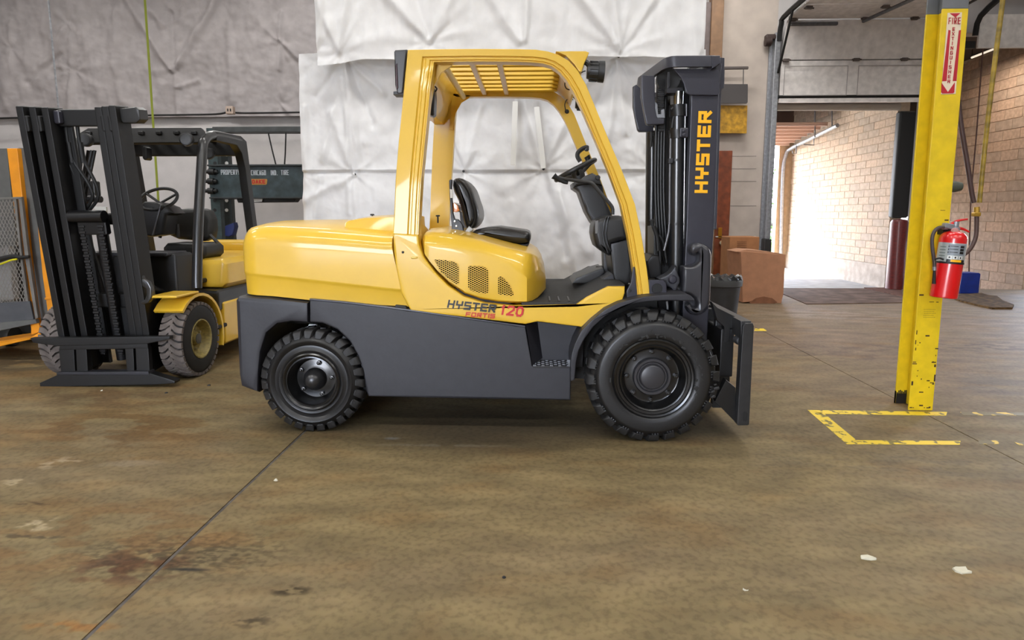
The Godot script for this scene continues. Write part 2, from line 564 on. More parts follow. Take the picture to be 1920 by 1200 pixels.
	for i in xs.size() - 1:
		for j in zs.size() - 1:
			var e := 0.004
			var p := Vector3(xs[i] + (0.011 if i == 3 else e), 0, zs[j] - e); var q := Vector3(xs[i + 1] - (0.008 if i == 2 else e), 0, zs[j + 1] + e)
			var pos := PackedVector3Array([Vector3(p.x, 0, p.z), Vector3(q.x, 0, p.z), Vector3(q.x, 0, q.z), Vector3(p.x, 0, q.z), Vector3(p.x, -0.1, p.z), Vector3(q.x, -0.1, p.z), Vector3(q.x, -0.1, q.z), Vector3(p.x, -0.1, q.z)])
			var ix := PackedInt32Array()
			for f in [[0, 1, 2, 3], [4, 5, 1, 0], [5, 6, 2, 1], [6, 7, 3, 2], [7, 4, 0, 3]]: ix.append_array([f[0], f[2], f[1], f[0], f[3], f[2]])
			var st := SurfaceTool.new()
			st.begin(Mesh.PRIMITIVE_TRIANGLES)
			st.set_smooth_group(-1)
			for k in ix:
				var v := pos[k]
				st.set_uv(Vector2((v.x - x0) / (x1 - x0), (v.z - za) / (zb - za)))
				st.set_uv2(Vector2(v.x, v.z) * 0.45)
				st.add_vertex(v)
			st.generate_normals()
			put("slab", st.commit(), m, fl)
	var jb := MB.new()
	jb.span(Vector3(-12, -0.16, 8), Vector3(14, -0.004, -12.3), 0.001)
	obj("joint_filler", jb, mat(Color(0.34, 0.315, 0.295), 0.8, 0.0, 0.3, 2.0), fl)
	# walls and ceiling
	var dl := P(1437, 450, ZB).x; var dr := P(1713, 450, ZB).x; var el := P(1752, 400, ZB).x
	w_box("wall_back", Vector3(-12, 0, ZB - 0.25), Vector3(P(1322, 300, ZB).x, 6.6, ZB), M.wall_white)
	w_box("wall_back_door_side", Vector3(P(1322, 300, ZB).x, 0, ZB - 0.25), Vector3(dl, 6.6, ZB), M.wall_beige)
	w_box("wall_back_pier", Vector3(dr, 0, ZB - 0.25), Vector3(el, 6.6, ZB), M.wall_white)
	w_box("wall_back_header", Vector3(dl, 3.46, ZB - 0.25), Vector3(dr, 6.6, ZB), M.wall_white)
	w_box("wall_back_far_header", Vector3(el, 4.6, ZB - 0.25), Vector3(11.8, 6.6, ZB), M.wall_white)
	w_box("wall_back_end", Vector3(11.8, 0, ZB - 0.25), Vector3(14, 6.6, ZB), M.wall_white)
	w_box("wall_left", Vector3(-12.2, 0, ZB - 0.25), Vector3(-12, 6.6, 8.2), M.wall_white)
	w_box("wall_right", Vector3(14, 0, ZB - 0.25), Vector3(14.2, 6.6, 8.2), M.wall_white)
	w_box("wall_front", Vector3(-12, 0, 8), Vector3(-6, 6.6, 8.2), M.wall_white)
	w_box("wall_front_right", Vector3(-1.6, 0, 8), Vector3(14, 6.6, 8.2), M.wall_white)
	w_box("wall_front_header", Vector3(-6, 4.4, 8), Vector3(-1.6, 6.6, 8.2), M.wall_white)
	w_box("ceiling", Vector3(-12.2, 6.6, ZB - 0.25), Vector3(14.2, 6.8, 8.2), M.ceiling)
	w_box("ground_yard", Vector3(-20, -0.12, 8.2), Vector3(16, -0.02, 40), mat(Color(0.6, 0.59, 0.57), 0.9, 0, 0.1, 0.3))

func w_box(called: String, a: Vector3, b: Vector3, m: Material):
	var s := MB.new()
	s.span(a, b, 0.002)
	struct(called, s, m)

func block_wall(called: String, x: float, z0: float, z1: float, y0: float, y1: float, bl: float, bh: float, keep: int, m0: Color, thick := 0.2):   # faces -x; blocks stand proud of the mortar
	var wall := MB.new()
	wall.span(Vector3(x, y0, z1), Vector3(x + thick, y1, z0), 0.002)
	var w := struct(called, wall, mat(m0.lerp(Color(0.80, 0.72, 0.60), 0.4), 0.9, 0, 0.1, 1.0))
	var tones := []
	var shapes := []
	for k in 5:
		tones.append(mat(m0 * (0.95 + 0.025 * k) * Color(1, 1.0 - 0.008 * k, 1.0 - 0.014 * k, 1), 0.9, 0.0, 0.16, 1.1 + 0.2 * k, 0.12, 50 + k))
	for k in 4:
		var s := MB.new()
		s.box(Vector3.ZERO, Vector3(0.028 + 0.003 * k, bh - 0.009, bl * (0.5 if k == 3 else 1.0) - 0.008), 0.005)
		shapes.append(s.mesh())
	var spots := []
	var row := 0
	var y := y0 + bh / 2
	while y + bh / 2 <= y1 + 0.001:
		var z := z0 - bl / 2 - (bl / 2 if row % 2 else 0.0)
		if row % 2: spots.append([Vector3(x, y, z0 - bl / 4), 3])
		while z - bl / 2 >= z1:
			spots.append([Vector3(x, y, z), rng.randi() % 3])
			z -= bl
		row += 1
		y += bh
	var view := []   # those that show largest first: the nearest
	spots.sort_custom(func(p, q): return p[0].z > q[0].z)
	var rest := MB.new()
	for i in spots.size():
		var p: Vector3 = spots[i][0]
		if i < keep:
			var o := put("brick", shapes[spots[i][1]], tones[rng.randi() % 5], w)
			o.position = p
		else:
			rest.box(p, Vector3(0.03, bh - 0.009, (bl * 0.5 if spots[i][1] == 3 else bl) - 0.008), 0.004)
	if rest.t.size():
		tag(obj("bricks_beyond", rest, tones[2], w), "", "", "", "stuff")

# ---- the loading dock seen through the door openings
func build_dock():
	var zd := ZB - 0.25
	var dl := P(1437, 450, ZB).x; var dr := P(1713, 450, ZB).x; var el := P(1752, 400, ZB).x
	w_box("floor_dock", Vector3(1.5, -0.16, -19.0), Vector3(6.82, -0.03, -12.46), mat(Color(0.62, 0.6, 0.57), 0.9, 0, 0.15, 0.5))
	w_box("ground_outside", Vector3(-30, -0.4, -70), Vector3(40, -0.17, -19.0), mat(Color(0.66, 0.64, 0.6), 0.9, 0, 0.12, 0.2))
	w_box("floor_dock_pit", Vector3(7.03, -1.5, -16.2), Vector3(9.32, -1.3, -12.46), mat(Color(0.4, 0.36, 0.32), 0.9, 0, 0.15, 0.5))
	block_wall("wall_dock", 6.83, -12.62, -17.7, 0.42, 4.3, 0.42, 0.148, 292, Color(0.70, 0.625, 0.55))
	w_box("wall_dock_footing", Vector3(6.81, -0.1, -17.7), Vector3(7.03, 0.42, -12.62), mat(Color(0.68, 0.62, 0.56), 0.9, 0, 0.2, 0.7))
	block_wall("wall_dock_far", 9.32, -12.46, -16.2, -0.35, 4.7, 0.46, 0.2, 260, Color(0.74, 0.645, 0.565))
	w_box("wall_dock_far_footing", Vector3(9.30, -1.3, -16.2), Vector3(9.52, -0.35, -12.46), mat(Color(0.6, 0.55, 0.5), 0.9, 0, 0.2, 0.7))
	w_box("roof_dock", Vector3(1.5, 4.3, -17.75), Vector3(7.15, 4.45, zd), mat(Color(0.24, 0.2, 0.19), 0.9))
	w_box("wall_dock_parapet", Vector3(6.83, 4.46, -16.4), Vector3(7.03, 4.69, zd), mat(Color(0.5, 0.4, 0.33), 0.9))
	w_box("roof_dock_far", Vector3(6.83, 4.7, -16.4), Vector3(13.0, 4.85, zd), mat(Color(0.24, 0.2, 0.19), 0.9))
	w_box("wall_dock_end", Vector3(6.48, -0.1, -17.75), Vector3(6.83, 3.3, -17.55), mat(Color(0.66, 0.56, 0.45), 0.9, 0, 0.15, 1.0))
	w_box("wall_dock_left", Vector3(1.3, -0.1, -16.4), Vector3(1.5, 4.3, zd), mat(Color(0.62, 0.55, 0.47), 0.9, 0, 0.15, 1.0))
	w_box("wall_dock_end_header", Vector3(1.5, 3.28, -17.75), Vector3(6.83, 4.3, -17.6), mat(Color(0.4, 0.33, 0.3), 0.9))
	w_box("wall_dock_far_end", Vector3(7.03, 1.7, -16.4), Vector3(9.32, 4.7, -16.2), mat(Color(0.3, 0.27, 0.25), 0.9))
	# the raised far door: ribbed sections along a bent track
	var t := thing("overhead_door", "pale ribbed overhead door rolled up under the dark dock roof outside", "garage door", Vector3(4.0, 3.3, -16.4))
	for k in 7:
		var b := MB.new()
		var z := -15.2 - 0.36 * k
		var y := 3.46 - 0.035 * k
		b.box(Vector3(4.1, y, z - 0.13), Vector3(5.1, 0.035, 0.34), 0.005)
		b.box(Vector3(4.1, y - 0.03, z), Vector3(5.1, 0.07, 0.045), 0.005)
		obj("door_section", b, mat(Color(0.72, 0.60, 0.54), 0.6), t)
	var tr := MB.new()
	tr.tube(PackedVector3Array([P(1570, 235, -14.64), P(1520, 260, -16.1), P(1484, 278, -17.3), P(1474, 290, -17.5), P(1468, 330, -17.5), P(1464, 480, -17.5)]), 0.045, 8, 5)
	obj("door_track", tr, M.zinc, t)
	var hang := MB.new()
	for q in [[1528, 257, 1528, 215], [1560, 240, 1560, 200]]:
		hang.tube(PackedVector3Array([P(q[0], q[1], -15.2), P(q[2], q[3] - 30, -15.2)]), 0.015, 6, 1)
	hang.tube(L("1486,282 1486,287 1493,288 1493,270", -16.9), 0.014, 6, 1)
	hang.tube(L("1507,270 1507,271 1526,272 1526,258", -15.9), 0.014, 6, 1)
	obj("hanger_rod", hang, M.steel, t)
	# plants outside
	for q in [[1441, 386, -30.0, 1.5, 2.6, "slender green shrub standing in the glare beyond the dock"], [1446, 466, -26.0, 1.1, 0.35, "low green shrub at ground level in the glare beyond the dock"]]:
		var c := P(q[0], q[1], q[2])
		var base := Vector3(c.x - 0.3, -0.17, c.z)
		var s := thing("shrub", q[5], "shrub", base)
		var st := MB.new()
		for k in 5: st.tube(PackedVector3Array([base, base + Vector3(0.3 * cos(k * 1.3), c.y * 0.7, 0.3 * sin(k * 1.3))]), 0.03, 5, 1, false, 0.01)
		obj("stem", st, mat(Color(0.3, 0.22, 0.14), 0.9), s)
		var lv := MB.new()
		for k in 700:
			var d := Vector3(rng.randfn(), rng.randfn(), rng.randfn()).normalized() * pow(rng.randf(), 0.4)
			var at := Vector3(base.x, c.y, base.z) + d * Vector3(q[3], q[4] * 0.6 + 0.25, q[3])
			if at.y < -0.1: continue
			var u := Vector3(rng.randfn(), rng.randfn(), rng.randfn()).normalized() * 0.13
			var v := u.cross(Vector3(rng.randfn(), rng.randfn(), rng.randfn())).normalized() * 0.05
			lv.quad(at - u, at + v, at + u, at - v)
		tag(obj("foliage", lv, mat(Color(0.28, 0.45, 0.14), 0.7), s), "", "", "", "stuff")
	# the sectional door at the opening: two panels hang, the rest lies overhead
	var door := thing("sectional_door", "scuffed white sectional door raised over the dock opening left of the yellow column", "garage door", Vector3((dl + dr) / 2, 3.5, ZB + 0.15))
	var pm := mat(Color(0.91, 0.89, 0.875), 0.6, 0.0, 0.14, 0.9, 0.0, 61)
	var zl := ZB + 0.12
	var secs := [[Vector2(zl, P(1500, 192, zl).y), Vector2(zl, P(1500, 114, zl).y)], [Vector2(zl, P(1500, 112, zl).y), Vector2(zl + 0.22, 4.75)], [Vector2(zl + 0.24, 4.77), Vector2(zl + 0.92, 4.80)], [Vector2(zl + 0.94, 4.80), Vector2(zl + 1.6, 4.82)], [Vector2(zl + 1.62, 4.82), Vector2(zl + 2.28, 4.84)], [Vector2(zl + 2.3, 4.84), Vector2(zl + 2.96, 4.86)]]
	for i in secs.size():
		var b := MB.new()
		var p: Vector2 = secs[i][0]; var q: Vector2 = secs[i][1]
		var d := (q - p).normalized(); var n := Vector2(d.y, -d.x) * 0.04
		if i < 2: n = Vector2(absf(n.x), -absf(n.y)) if i == 1 else Vector2(0.04, 0)
		else: n = Vector2(0, -0.04)
		var from := b.t.size()
		b.ext(PackedVector2Array([p, q, q - n, p - n]), dr - 0.05, dl + 0.05, 0.006, 0.006)   # built along z, then turned so that its length runs along x
		b.xf(from, Transform3D(Basis(Vector3(0, 0, 1), Vector3(0, 1, 0), Vector3(1, 0, 0)), Vector3.ZERO))
		b.fix(from)
		var sec := obj("door_section", b, pm, door)
		var rail := MB.new()   # stile lines and hinges
		var mid := (dl + dr) / 2
		if i == 0:
			for k in 2:
				var xa := lerpf(dl, dr, 0.04 + 0.48 * k); var xb := lerpf(dl, dr, 0.45 + 0.48 * k)
				for e in [[xa, xb, 0.16, 0.16], [xa, xb, 0.86, 0.86], [xa, xa, 0.16, 0.86], [xb, xb, 0.16, 0.86]]:
					rail.span(Vector3(minf(e[0], e[1]) - 0.006, lerpf(p.y, q.y, e[2]) - 0.006, zl + 0.036), Vector3(maxf(e[0], e[1]) + 0.006, lerpf(p.y, q.y, e[3]) + 0.006, zl + 0.048), 0.003)
			obj("panel_moulding", rail, mat(Color(0.62, 0.6, 0.59), 0.6), sec)
		var h := MB.new()
		for xx in [dl + 0.12, mid, lerpf(mid, dr, 0.62), dr - 0.12]:
			h.box(Vector3(xx, q.y - (0.05 if i > 1 else 0.0), q.x + (0.05 if i < 2 else 0.0)), Vector3(0.11, 0.05, 0.06), 0.008)
			h.tube(PackedVector3Array([Vector3(xx - 0.08, q.y - (0.06 if i > 1 else 0.0), q.x + (0.06 if i < 2 else 0.0)), Vector3(xx + 0.08, q.y - (0.06 if i > 1 else 0.0), q.x + (0.06 if i < 2 else 0.0))]), 0.014, 6, 1)
		obj("hinge", h, mat(Color(0.42, 0.38, 0.36), 0.5, 0.3, 0.3), sec)
	var strut := MB.new()
	strut.span(Vector3(dl + 0.1, 4.66, zl + 0.2), Vector3(dl + 0.9, 4.71, zl + 0.26), 0.005)
	strut.tube(PackedVector3Array([Vector3((dl + dr) / 2 - 0.05, 4.70, zl + 0.3), Vector3((dl + dr) / 2 + 0.45, 4.74, zl + 2.9)]), 0.03, 6, 1)
	obj("strut", strut, M.steel, door)
	var seal := MB.new()
	seal.tube(PackedVector3Array([Vector3(dl + 0.02, 3.50, zl - 0.02), Vector3(dr - 0.05, 3.50, zl - 0.02)]), 0.035, 8, 1)
	obj("bottom_seal", seal, M.dark, door)
	for xx in [dl, dr]:
		var k := MB.new()
		var s := -1.0 if xx == dl else 1.0
		k.tube(PackedVector3Array([Vector3(xx + s * 0.02, 4.45, zl + 0.05), Vector3(xx + s * 0.02, 4.72, zl + 0.12), Vector3(xx + s * 0.02, 4.83, zl + 0.45), Vector3(xx + s * 0.02, 4.90, zl + 3.4)]), 0.045, 6, 4)
		k.tube(PackedVector3Array([Vector3(xx + s * 0.02, 3.9, zl + 0.08), Vector3(xx + s * 0.02, 4.8, zl + 0.6)]), 0.022, 6, 1)
		obj("door_track", k, M.dark, door)
		var r := MB.new()
		r.span(Vector3(xx + s * 0.04 - 0.05, 0.95, ZB), Vector3(xx + s * 0.04 + 0.05, 4.6, zl + 0.06), 0.01)
		r.span(Vector3(xx + s * 0.09 - 0.05, 0.0, ZB), Vector3(xx + s * 0.09 + 0.05, 4.55, ZB + 0.05), 0.006)
		obj("track_rail", r, M.zinc if xx == dl else mat(Color(0.6, 0.6, 0.6), 0.5, 0.2), door)
		var g := MB.new()
		g.span(Vector3(xx + s * 0.04 - 0.07, 0.0, ZB), Vector3(xx + s * 0.04 + 0.06, 0.95 if xx == dl else 0.3, zl + 0.1), 0.01)
		obj("track_guard", g, M.plastic if xx == dl else M.wall_white, door)
	var spring := MB.new()
	spring.tube(PackedVector3Array([Vector3(P(1465, 30, ZB + 1.2).x, 5.05, ZB + 1.2), Vector3(P(1465, 30, ZB + 1.2).x, 6.6, ZB + 1.2)]), 0.02, 6, 1)
	obj("hanger_rod", spring, mat(Color(0.22, 0.12, 0.08), 0.7), door)
	var brk := MB.new()
	brk.box(P(1444, 70, ZB + 0.15), Vector3(0.18, 0.09, 0.12), 0.02)
	brk.lathe(PackedVector2Array([Vector2(0, 0.06), Vector2(0.08, 0.05), Vector2(0.08, -0.05), Vector2(0, -0.06)]), 14, Transform3D(Basis(Vector3.UP, PI / 2), P(1440, 78, ZB + 0.15)))
	obj("cable_drum", brk, mat(Color(0.25, 0.2, 0.19), 0.5, 0.3), door)
	# dock seal round the opening
	var ds := thing("dock_seal", "black and pale foam dock seal framing the bright opening", "dock seal", Vector3((dl + dr) / 2, 0, zd - 0.2))
	var p1 := MB.new()
	p1.span(Vector3(6.76, 1.33, zd - 0.15), Vector3(dr + 0.02, 3.3, zd - 0.005), 0.03)
	obj("side_pad", p1, M.dark, ds)
	var p2 := MB.new()
	p2.span(Vector3(dl - 0.1, 0.0, zd - 0.14), Vector3(dl + 0.015, 3.3, zd - 0.005), 0.02)
	obj("side_pad", p2, mat(Color(0.12, 0.075, 0.07), 0.8), ds)
	var p3 := MB.new()
	p3.tube(PackedVector3Array([Vector3(dl, 3.40, zd - 0.085), Vector3(6.78, 3.39, zd - 0.085)]), 0.075, 12, 1)
	obj("head_roll", p3, mat(Color(0.62, 0.58, 0.54), 0.8), ds)
	var p4 := MB.new()
	p4.span(Vector3(dl, 3.48, zd - 0.15), Vector3(6.81, 3.6, zd - 0.005), 0.02)
	obj("head_pad", p4, M.dark, ds)
	var bo := MB.new()
	var bp := G(1682, 545)
	bo.lathe(PackedVector2Array([Vector2(0, -0.03), Vector2(0.15, -0.03), Vector2(0.15, -1.25), Vector2(0.12, -1.3), Vector2(0, -1.32)]), 24, Transform3D(Basis(Vector3.RIGHT, PI / 2), Vector3(bp.x, 0, bp.z - 0.1)))
	own("bollard", bo, gloss(mat(Color(0.42, 0.10, 0.09), 0.5, 0, 0.3, 3.0), 0.3, 0.2), "dark red steel bollard guarding the right edge of the dock opening", "bollard")
	# dock leveller and steel plate
	var lv := MB.new()
	var c0 := G(1468, 552); var c1 := G(1512, 571); var c2 := G(1708, 568); var c3 := Vector3(dr - 0.2, 0, -12.28); var c4 := Vector3(dl + 0.1, 0, -12.28)
	var poly := PackedVector2Array()
	for q in [c0, c1, c2, c3, c4]: poly.append(Vector2(q.x, -q.z))
	lv.ext(poly, 0.012, 0.0, 0.006)
	lv.xf(0, Transform3D(Basis(Vector3.RIGHT, -PI / 2), Vector3.ZERO))
	own("dock_leveler", lv, dull(mat(Color(0.43, 0.35, 0.30), 0.8, 0.0, 0.35, 0.5)), "worn brown steel dock plate set in the floor before the bright opening", "dock plate")
	var sp := MB.new()
	poly = PackedVector2Array()
	for q in [G(1620, 541.5), G(1700, 560), G(1692, 558), G(1690, 541.5)]: poly.append(Vector2(q.x, -q.z))
	sp.ext(poly, 0.026, 0.013, 0.004)
	sp.xf(0, Transform3D(Basis(Vector3.RIGHT, -PI / 2), Vector3.ZERO))
	own("steel_plate", sp, dull(mat(Color(0.42, 0.30, 0.25), 0.8, 0.0, 0.3, 1.0)), "thin rust-brown plate at the foot of the red bollard", "plate")
	# second raised door on the right
	var d2 := thing("sectional_door", "plain white raised door behind the yellow hose right of the column", "garage door", Vector3(10, 4.5, zl))
	var q2 := MB.new()
	q2.span(Vector3(el + 0.4, P(1880, 91, zl).y, zl), Vector3(11.9, P(1880, 28, zl).y, zl + 0.05), 0.006)
	obj("door_section", q2, pm, d2)
	var q3 := MB.new()
	q3.span(Vector3(el + 0.4, 5.2, zl + 0.1), Vector3(11.9, 5.25, zl + 0.9), 0.006)
	obj("door_section", q3, pm, d2)
	var q4 := MB.new()
	q4.tube(PackedVector3Array([Vector3(el + 0.3, 4.5, zl + 0.1), Vector3(el + 0.3, 4.8, zl + 0.2), Vector3(el + 0.3, 5.0, zl + 0.8)]), 0.05, 6, 3)
	q4.box(P(1815, 85, zl + 0.1), Vector3(0.2, 0.12, 0.1), 0.01)
	obj("door_track", q4, M.dark, d2)
	var lt := thing("dock_lamp", "slim white tube lamp under the dark dock roof above the right brick wall", "lamp", P(1843, 100, -13.0))
	var q5 := MB.new()
	var la := P(1822, 108, -13.3); var lb := P(1866, 91, -12.65)
	q5.tube(PackedVector3Array([la, lb]), 0.02, 8, 1)
	var em := StandardMaterial3D.new()
	em.albedo_color = Color(1, 1, 1)
	em.emission_enabled = true
	em.emission = Color(1.0, 0.93, 0.84)
	em.emission_energy_multiplier = 1.1
	obj("lamp_tube", q5, em, lt)
	q5 = MB.new()
	q5.tube(PackedVector3Array([la + Vector3(0, 0.03, 0), lb + Vector3(0, 0.03, 0)]), 0.015, 6, 1)
	for v in [la, lb]: q5.tube(PackedVector3Array([v + Vector3(0, 0.03, 0), Vector3(v.x, 4.7, v.z)]), 0.008, 6, 1)
	obj("lamp_holder", q5, M.dark, lt)
	var al := AreaLight3D.new()
	al.name = "dock_light"
	al.area_size = Vector2(0.1, 0.8)
	al.light_color = Color(1.0, 0.94, 0.87)
	al.light_energy = 5.0
	al.area_range = 30.0
	al.shadow_enabled = true
	al.position = (la + lb) / 2 + Vector3(0, -0.03, 0) - lt.position
	al.rotation_degrees = Vector3(-90, 0, 0)
	lt.add_child(al)

# ---- cloth
func cloth(called: String, x0: float, x1: float, y0: float, y1: float, z: float, nx: int, ny: int, depth: Callable, m: Material, top = null) -> MeshInstance3D:
	var pos := PackedVector3Array(); var ix := PackedInt32Array()
	for j in ny + 1:
		for i in nx + 1:
			var u := float(i) / nx; var v := float(j) / ny
			var x := lerpf(x0, x1, u)
			var yt: float = y1 if top == null else top.call(x)
			var y := lerpf(y0, yt, v)
			pos.append(Vector3(x, y, z + depth.call(x, y)))
	for j in ny:
		for i in nx:
			var a := j * (nx + 1) + i
			ix.append_array([a, a + nx + 1, a + 1, a + 1, a + nx + 1, a + nx + 2])
	var nor := PackedVector3Array(); nor.resize(pos.size())
	for k in range(0, ix.size(), 3):
		var f := (pos[ix[k + 2]] - pos[ix[k]]).cross(pos[ix[k + 1]] - pos[ix[k]])
		for e in 3: nor[ix[k + e]] += f
	for k in nor.size(): nor[k] = nor[k].normalized()
	var arr := []; arr.resize(Mesh.ARRAY_MAX)
	arr[Mesh.ARRAY_VERTEX] = pos; arr[Mesh.ARRAY_NORMAL] = nor; arr[Mesh.ARRAY_INDEX] = ix
	var am := ArrayMesh.new()
	am.add_surface_from_arrays(Mesh.PRIMITIVE_TRIANGLES, arr)
	return put(called, am, m)

func star(d: Vector2, n: float, ph: float, R: float) -> float:   # creases that fan out from a pin
	var r := d.length()
	var a := atan2(d.y, d.x)
	var w := 0.5 + 0.5 * cos(n * a + ph + 1.3 * sin(2.0 * a + ph))
	return (w * w * r / (0.12 + r) - 0.5) * exp(-r / R)

func fold(x: float, y: float, a: Vector2, b: Vector2, w: float) -> float:   # a soft ridge along a line between two points
	var p := Vector2(x, y)
	var t := clampf((p - a).dot(b - a) / (b - a).length_squared(), 0.0, 1.0)
	var d := (p - a.lerp(b, t))
	var s := d.length() / (w * (0.35 + 0.65 * minf(1.0, 3.0 * minf(t + 0.08, 1.0))))
	return exp(-s * s)

func folds(list: Array, z: float) -> Array:
	var out := []
	for q in list:
		var a := P(q[0], q[1], z); var b := P(q[2], q[3], z)
		out.append([Vector2(a.x, a.y), Vector2(b.x, b.y), q[4], q[5]])
	return out

func folded(x: float, y: float, list: Array) -> float:
	var s := 0.0
	for f in list:
		var a: Vector2 = f[0]; var b: Vector2 = f[1]
		if x < minf(a.x, b.x) - 0.3 or x > maxf(a.x, b.x) + 0.3 or y < minf(a.y, b.y) - 0.3 or y > maxf(a.y, b.y) + 0.3: continue
		s += 0.62 * f[3] * fold(x, y, a, b, f[2] * 0.8)
	return s

func build_hangings():
	var wm := mat(Color(0.855, 0.855, 0.86), 0.62, 0.0, 0.05, 0.8, 0.10, 71)
	wm.cull_mode = BaseMaterial3D.CULL_DISABLED
	var n1 := noise(0.9, 4, 81); var n2 := noise(5.0, 3, 82)
	var z := -7.5
	var pins := []
	for q in [[650, 108, 9, 0.7], [813, 90, 7, 0.6], [1157, 106, 11, 0.8], [665, 327, 8, 0.6], [869, 321, 10, 0.8], [1019, 317, 9, 0.7], [567, 330, 6, 0.5], [1230, 322, 8, 0.6], [590, 112, 6, 0.5], [960, 420, 0, 0.5]]:
		var p := P(q[0], q[1], z)
		pins.append([Vector2(p.x, p.y), q[2], q[3], rng.randf() * 6.0])
	var low_folds := folds([[650, 108, 720, 175, 0.05, 0.05], [650, 108, 700, 235, 0.05, -0.05], [650, 108, 676, 330, 0.06, 0.05], [650, 108, 655, 400, 0.04, 0.04], [650, 108, 605, 300, 0.06, 0.05], [650, 108, 590, 180, 0.05, -0.04], [1157, 106, 1075, 180, 0.05, 0.05], [1157, 106, 1110, 215, 0.05, -0.05], [1157, 106, 1140, 260, 0.05, 0.05], [1157, 106, 1172, 250, 0.05, 0.05], [1157, 106, 1215, 200, 0.06, -0.05], [1157, 106, 1120, 120, 0.03, 0.04],
		[869, 321, 838, 215, 0.05, 0.06], [869, 321, 900, 200, 0.06, 0.05], [869, 321, 845, 260, 0.03, -0.05], [869, 321, 815, 225, 0.05, -0.04], [1019, 317, 982, 190, 0.06, 0.06], [1019, 317, 1008, 195, 0.03, -0.05], [1019, 317, 1060, 230, 0.05, 0.05], [665, 327, 620, 210, 0.06, 0.05], [665, 327, 640, 150, 0.03, 0.03], [665, 327, 560, 380, 0.06, 0.05], [665, 327, 672, 430, 0.05, 0.05],
		[869, 321, 885, 420, 0.06, 0.04], [869, 321, 850, 370, 0.05, -0.04], [1019, 317, 1100, 470, 0.09, 0.07], [1019, 317, 1060, 480, 0.06, -0.05], [1100, 380, 1140, 500, 0.08, 0.07], [1050, 360, 1090, 560, 0.07, 0.05], [960, 380, 970, 560, 0.10, 0.04], [570, 200, 575, 420, 0.06, 0.06], [600, 330, 590, 420, 0.05, 0.05], [1240, 330, 1228, 470, 0.05, 0.05], [770, 130, 760, 330, 0.05, 0.04]], z)
	var high_folds := folds([[650, 108, 600, -20, 0.07, 0.06], [650, 108, 668, -40, 0.05, 0.05], [813, 88, 700, -30, 0.07, 0.07], [813, 88, 770, -40, 0.05, -0.05], [813, 88, 880, -30, 0.07, 0.06], [975, 92, 905, -20, 0.08, 0.07], [985, 92, 992, -40, 0.05, 0.06], [1157, 106, 1060, -20, 0.07, 0.06], [1157, 106, 1142, -40, 0.04, 0.06], [1157, 106, 1260, -20, 0.08, -0.06], [1157, 106, 1215, 20, 0.05, 0.05], [1300, 110, 1310, -40, 0.06, 0.05], [610, 100, 622, -40, 0.05, 0.05]], z)
	var seam_y := P(800, 322, z).y
	var lower := func(x: float, y: float) -> float:
		var d := n1.get_noise_2d(x * 1.2, y * 0.5) * 0.07 + n2.get_noise_2d(x, y) * 0.007 + sin(x * 2.3 + n1.get_noise_2d(x, y) * 3.0) * 0.02
		for p in pins:
			var v: Vector2 = Vector2(x, y) - p[0]
			if v.length() < 2.2 and p[1] > 0: d += star(v, p[1], p[3], p[2]) * 0.024 - 0.05 * exp(-v.length() / 0.12)
		d += folded(x, y, low_folds)
		var s := y - seam_y
		d += 0.02 * exp(-absf(s) / 0.04) * signf(s)
		return d + (0.25 * pow(clampf((0.35 - y) / 0.35, 0, 1), 2))
	var left := P(563, 250, z).x; var right := P(1316, 300, z).x
	var ytop := P(800, 107, z).y
	var tl := cloth("white_tarp", left, right, 0.01, ytop + 0.06, z, 300, 190, lower, wm)
	tag(tl, "lower white tarp curtain pinned along a seam behind the yellow forklift", "tarp")
	var up := func(x: float, y: float) -> float:
		var d := n1.get_noise_2d(x * 1.5 + 9.0, y * 0.35) * 0.06 + n2.get_noise_2d(x + 5.0, y) * 0.006
		for p in pins:
			var v: Vector2 = Vector2(x, y) - p[0]
			if p[0].y > 2.8 and v.length() < 2.5: d += star(v, p[1] + 2.0, p[3] + 1.0, p[2] * 1.3) * 0.022 - 0.04 * exp(-v.length() / 0.1)
		return d + folded(x, y, high_folds)
	var sag := P(800, 112, z + 0.3).y
	tag(cloth("white_tarp", P(591, 50, z + 0.3).x, P(1321, 50, z + 0.3).x, 6.3, sag, z + 0.3, 260, 120, up, wm, func(x: float) -> float: return sag + 0.025 * sin(x * 2.1) - 0.07 * smoothstep(-1.8, -2.4, x)), "upper white tarp hanging in overlap above the lower white curtain", "tarp")
	var rail := MB.new()
	rail.tube(PackedVector3Array([Vector3(-3.0, 6.5, z + 0.3), Vector3(2.4, 6.5, z + 0.3)]), 0.03, 8, 1)
	own("curtain_rail", rail, M.steel, "steel pipe the white tarps hang from, above the picture", "rail")
	for q in [[966, 190, 962, 310], [1006, 200, 1019, 316]]:
		var strip := MB.new()
		var a := P(q[0], q[1], z + 0.16); var b := P(q[2], q[3], z + 0.13)
		strip.box((a + b) / 2, Vector3(0.06, a.distance_to(b), 0.012), 0.004, Basis(Vector3.BACK, atan2(b.x - a.x, a.y - b.y)))
		obj("batten", strip, M.white, tl)
	for q in [[650, 108], [813, 88], [1160, 106], [665, 327], [869, 321], [1019, 317]]:
		var gr := MB.new()
		gr.lathe(PackedVector2Array([Vector2(0, 0.012), Vector2(0.012, 0.01), Vector2(0.016, 0.0), Vector2(0.012, -0.02)]), 10, Transform3D(Basis(), P(q[0], q[1], z + 0.03)))
		obj("pin", gr, M.dark, tl)
	# grey curtain on the upper back wall
	var gm := mat(Color(0.60, 0.575, 0.575), 0.7, 0.0, 0.12, 0.6, 0.05, 91)
	gm.cull_mode = BaseMaterial3D.CULL_DISABLED
	var zg := ZB + 0.14
	var gp := []
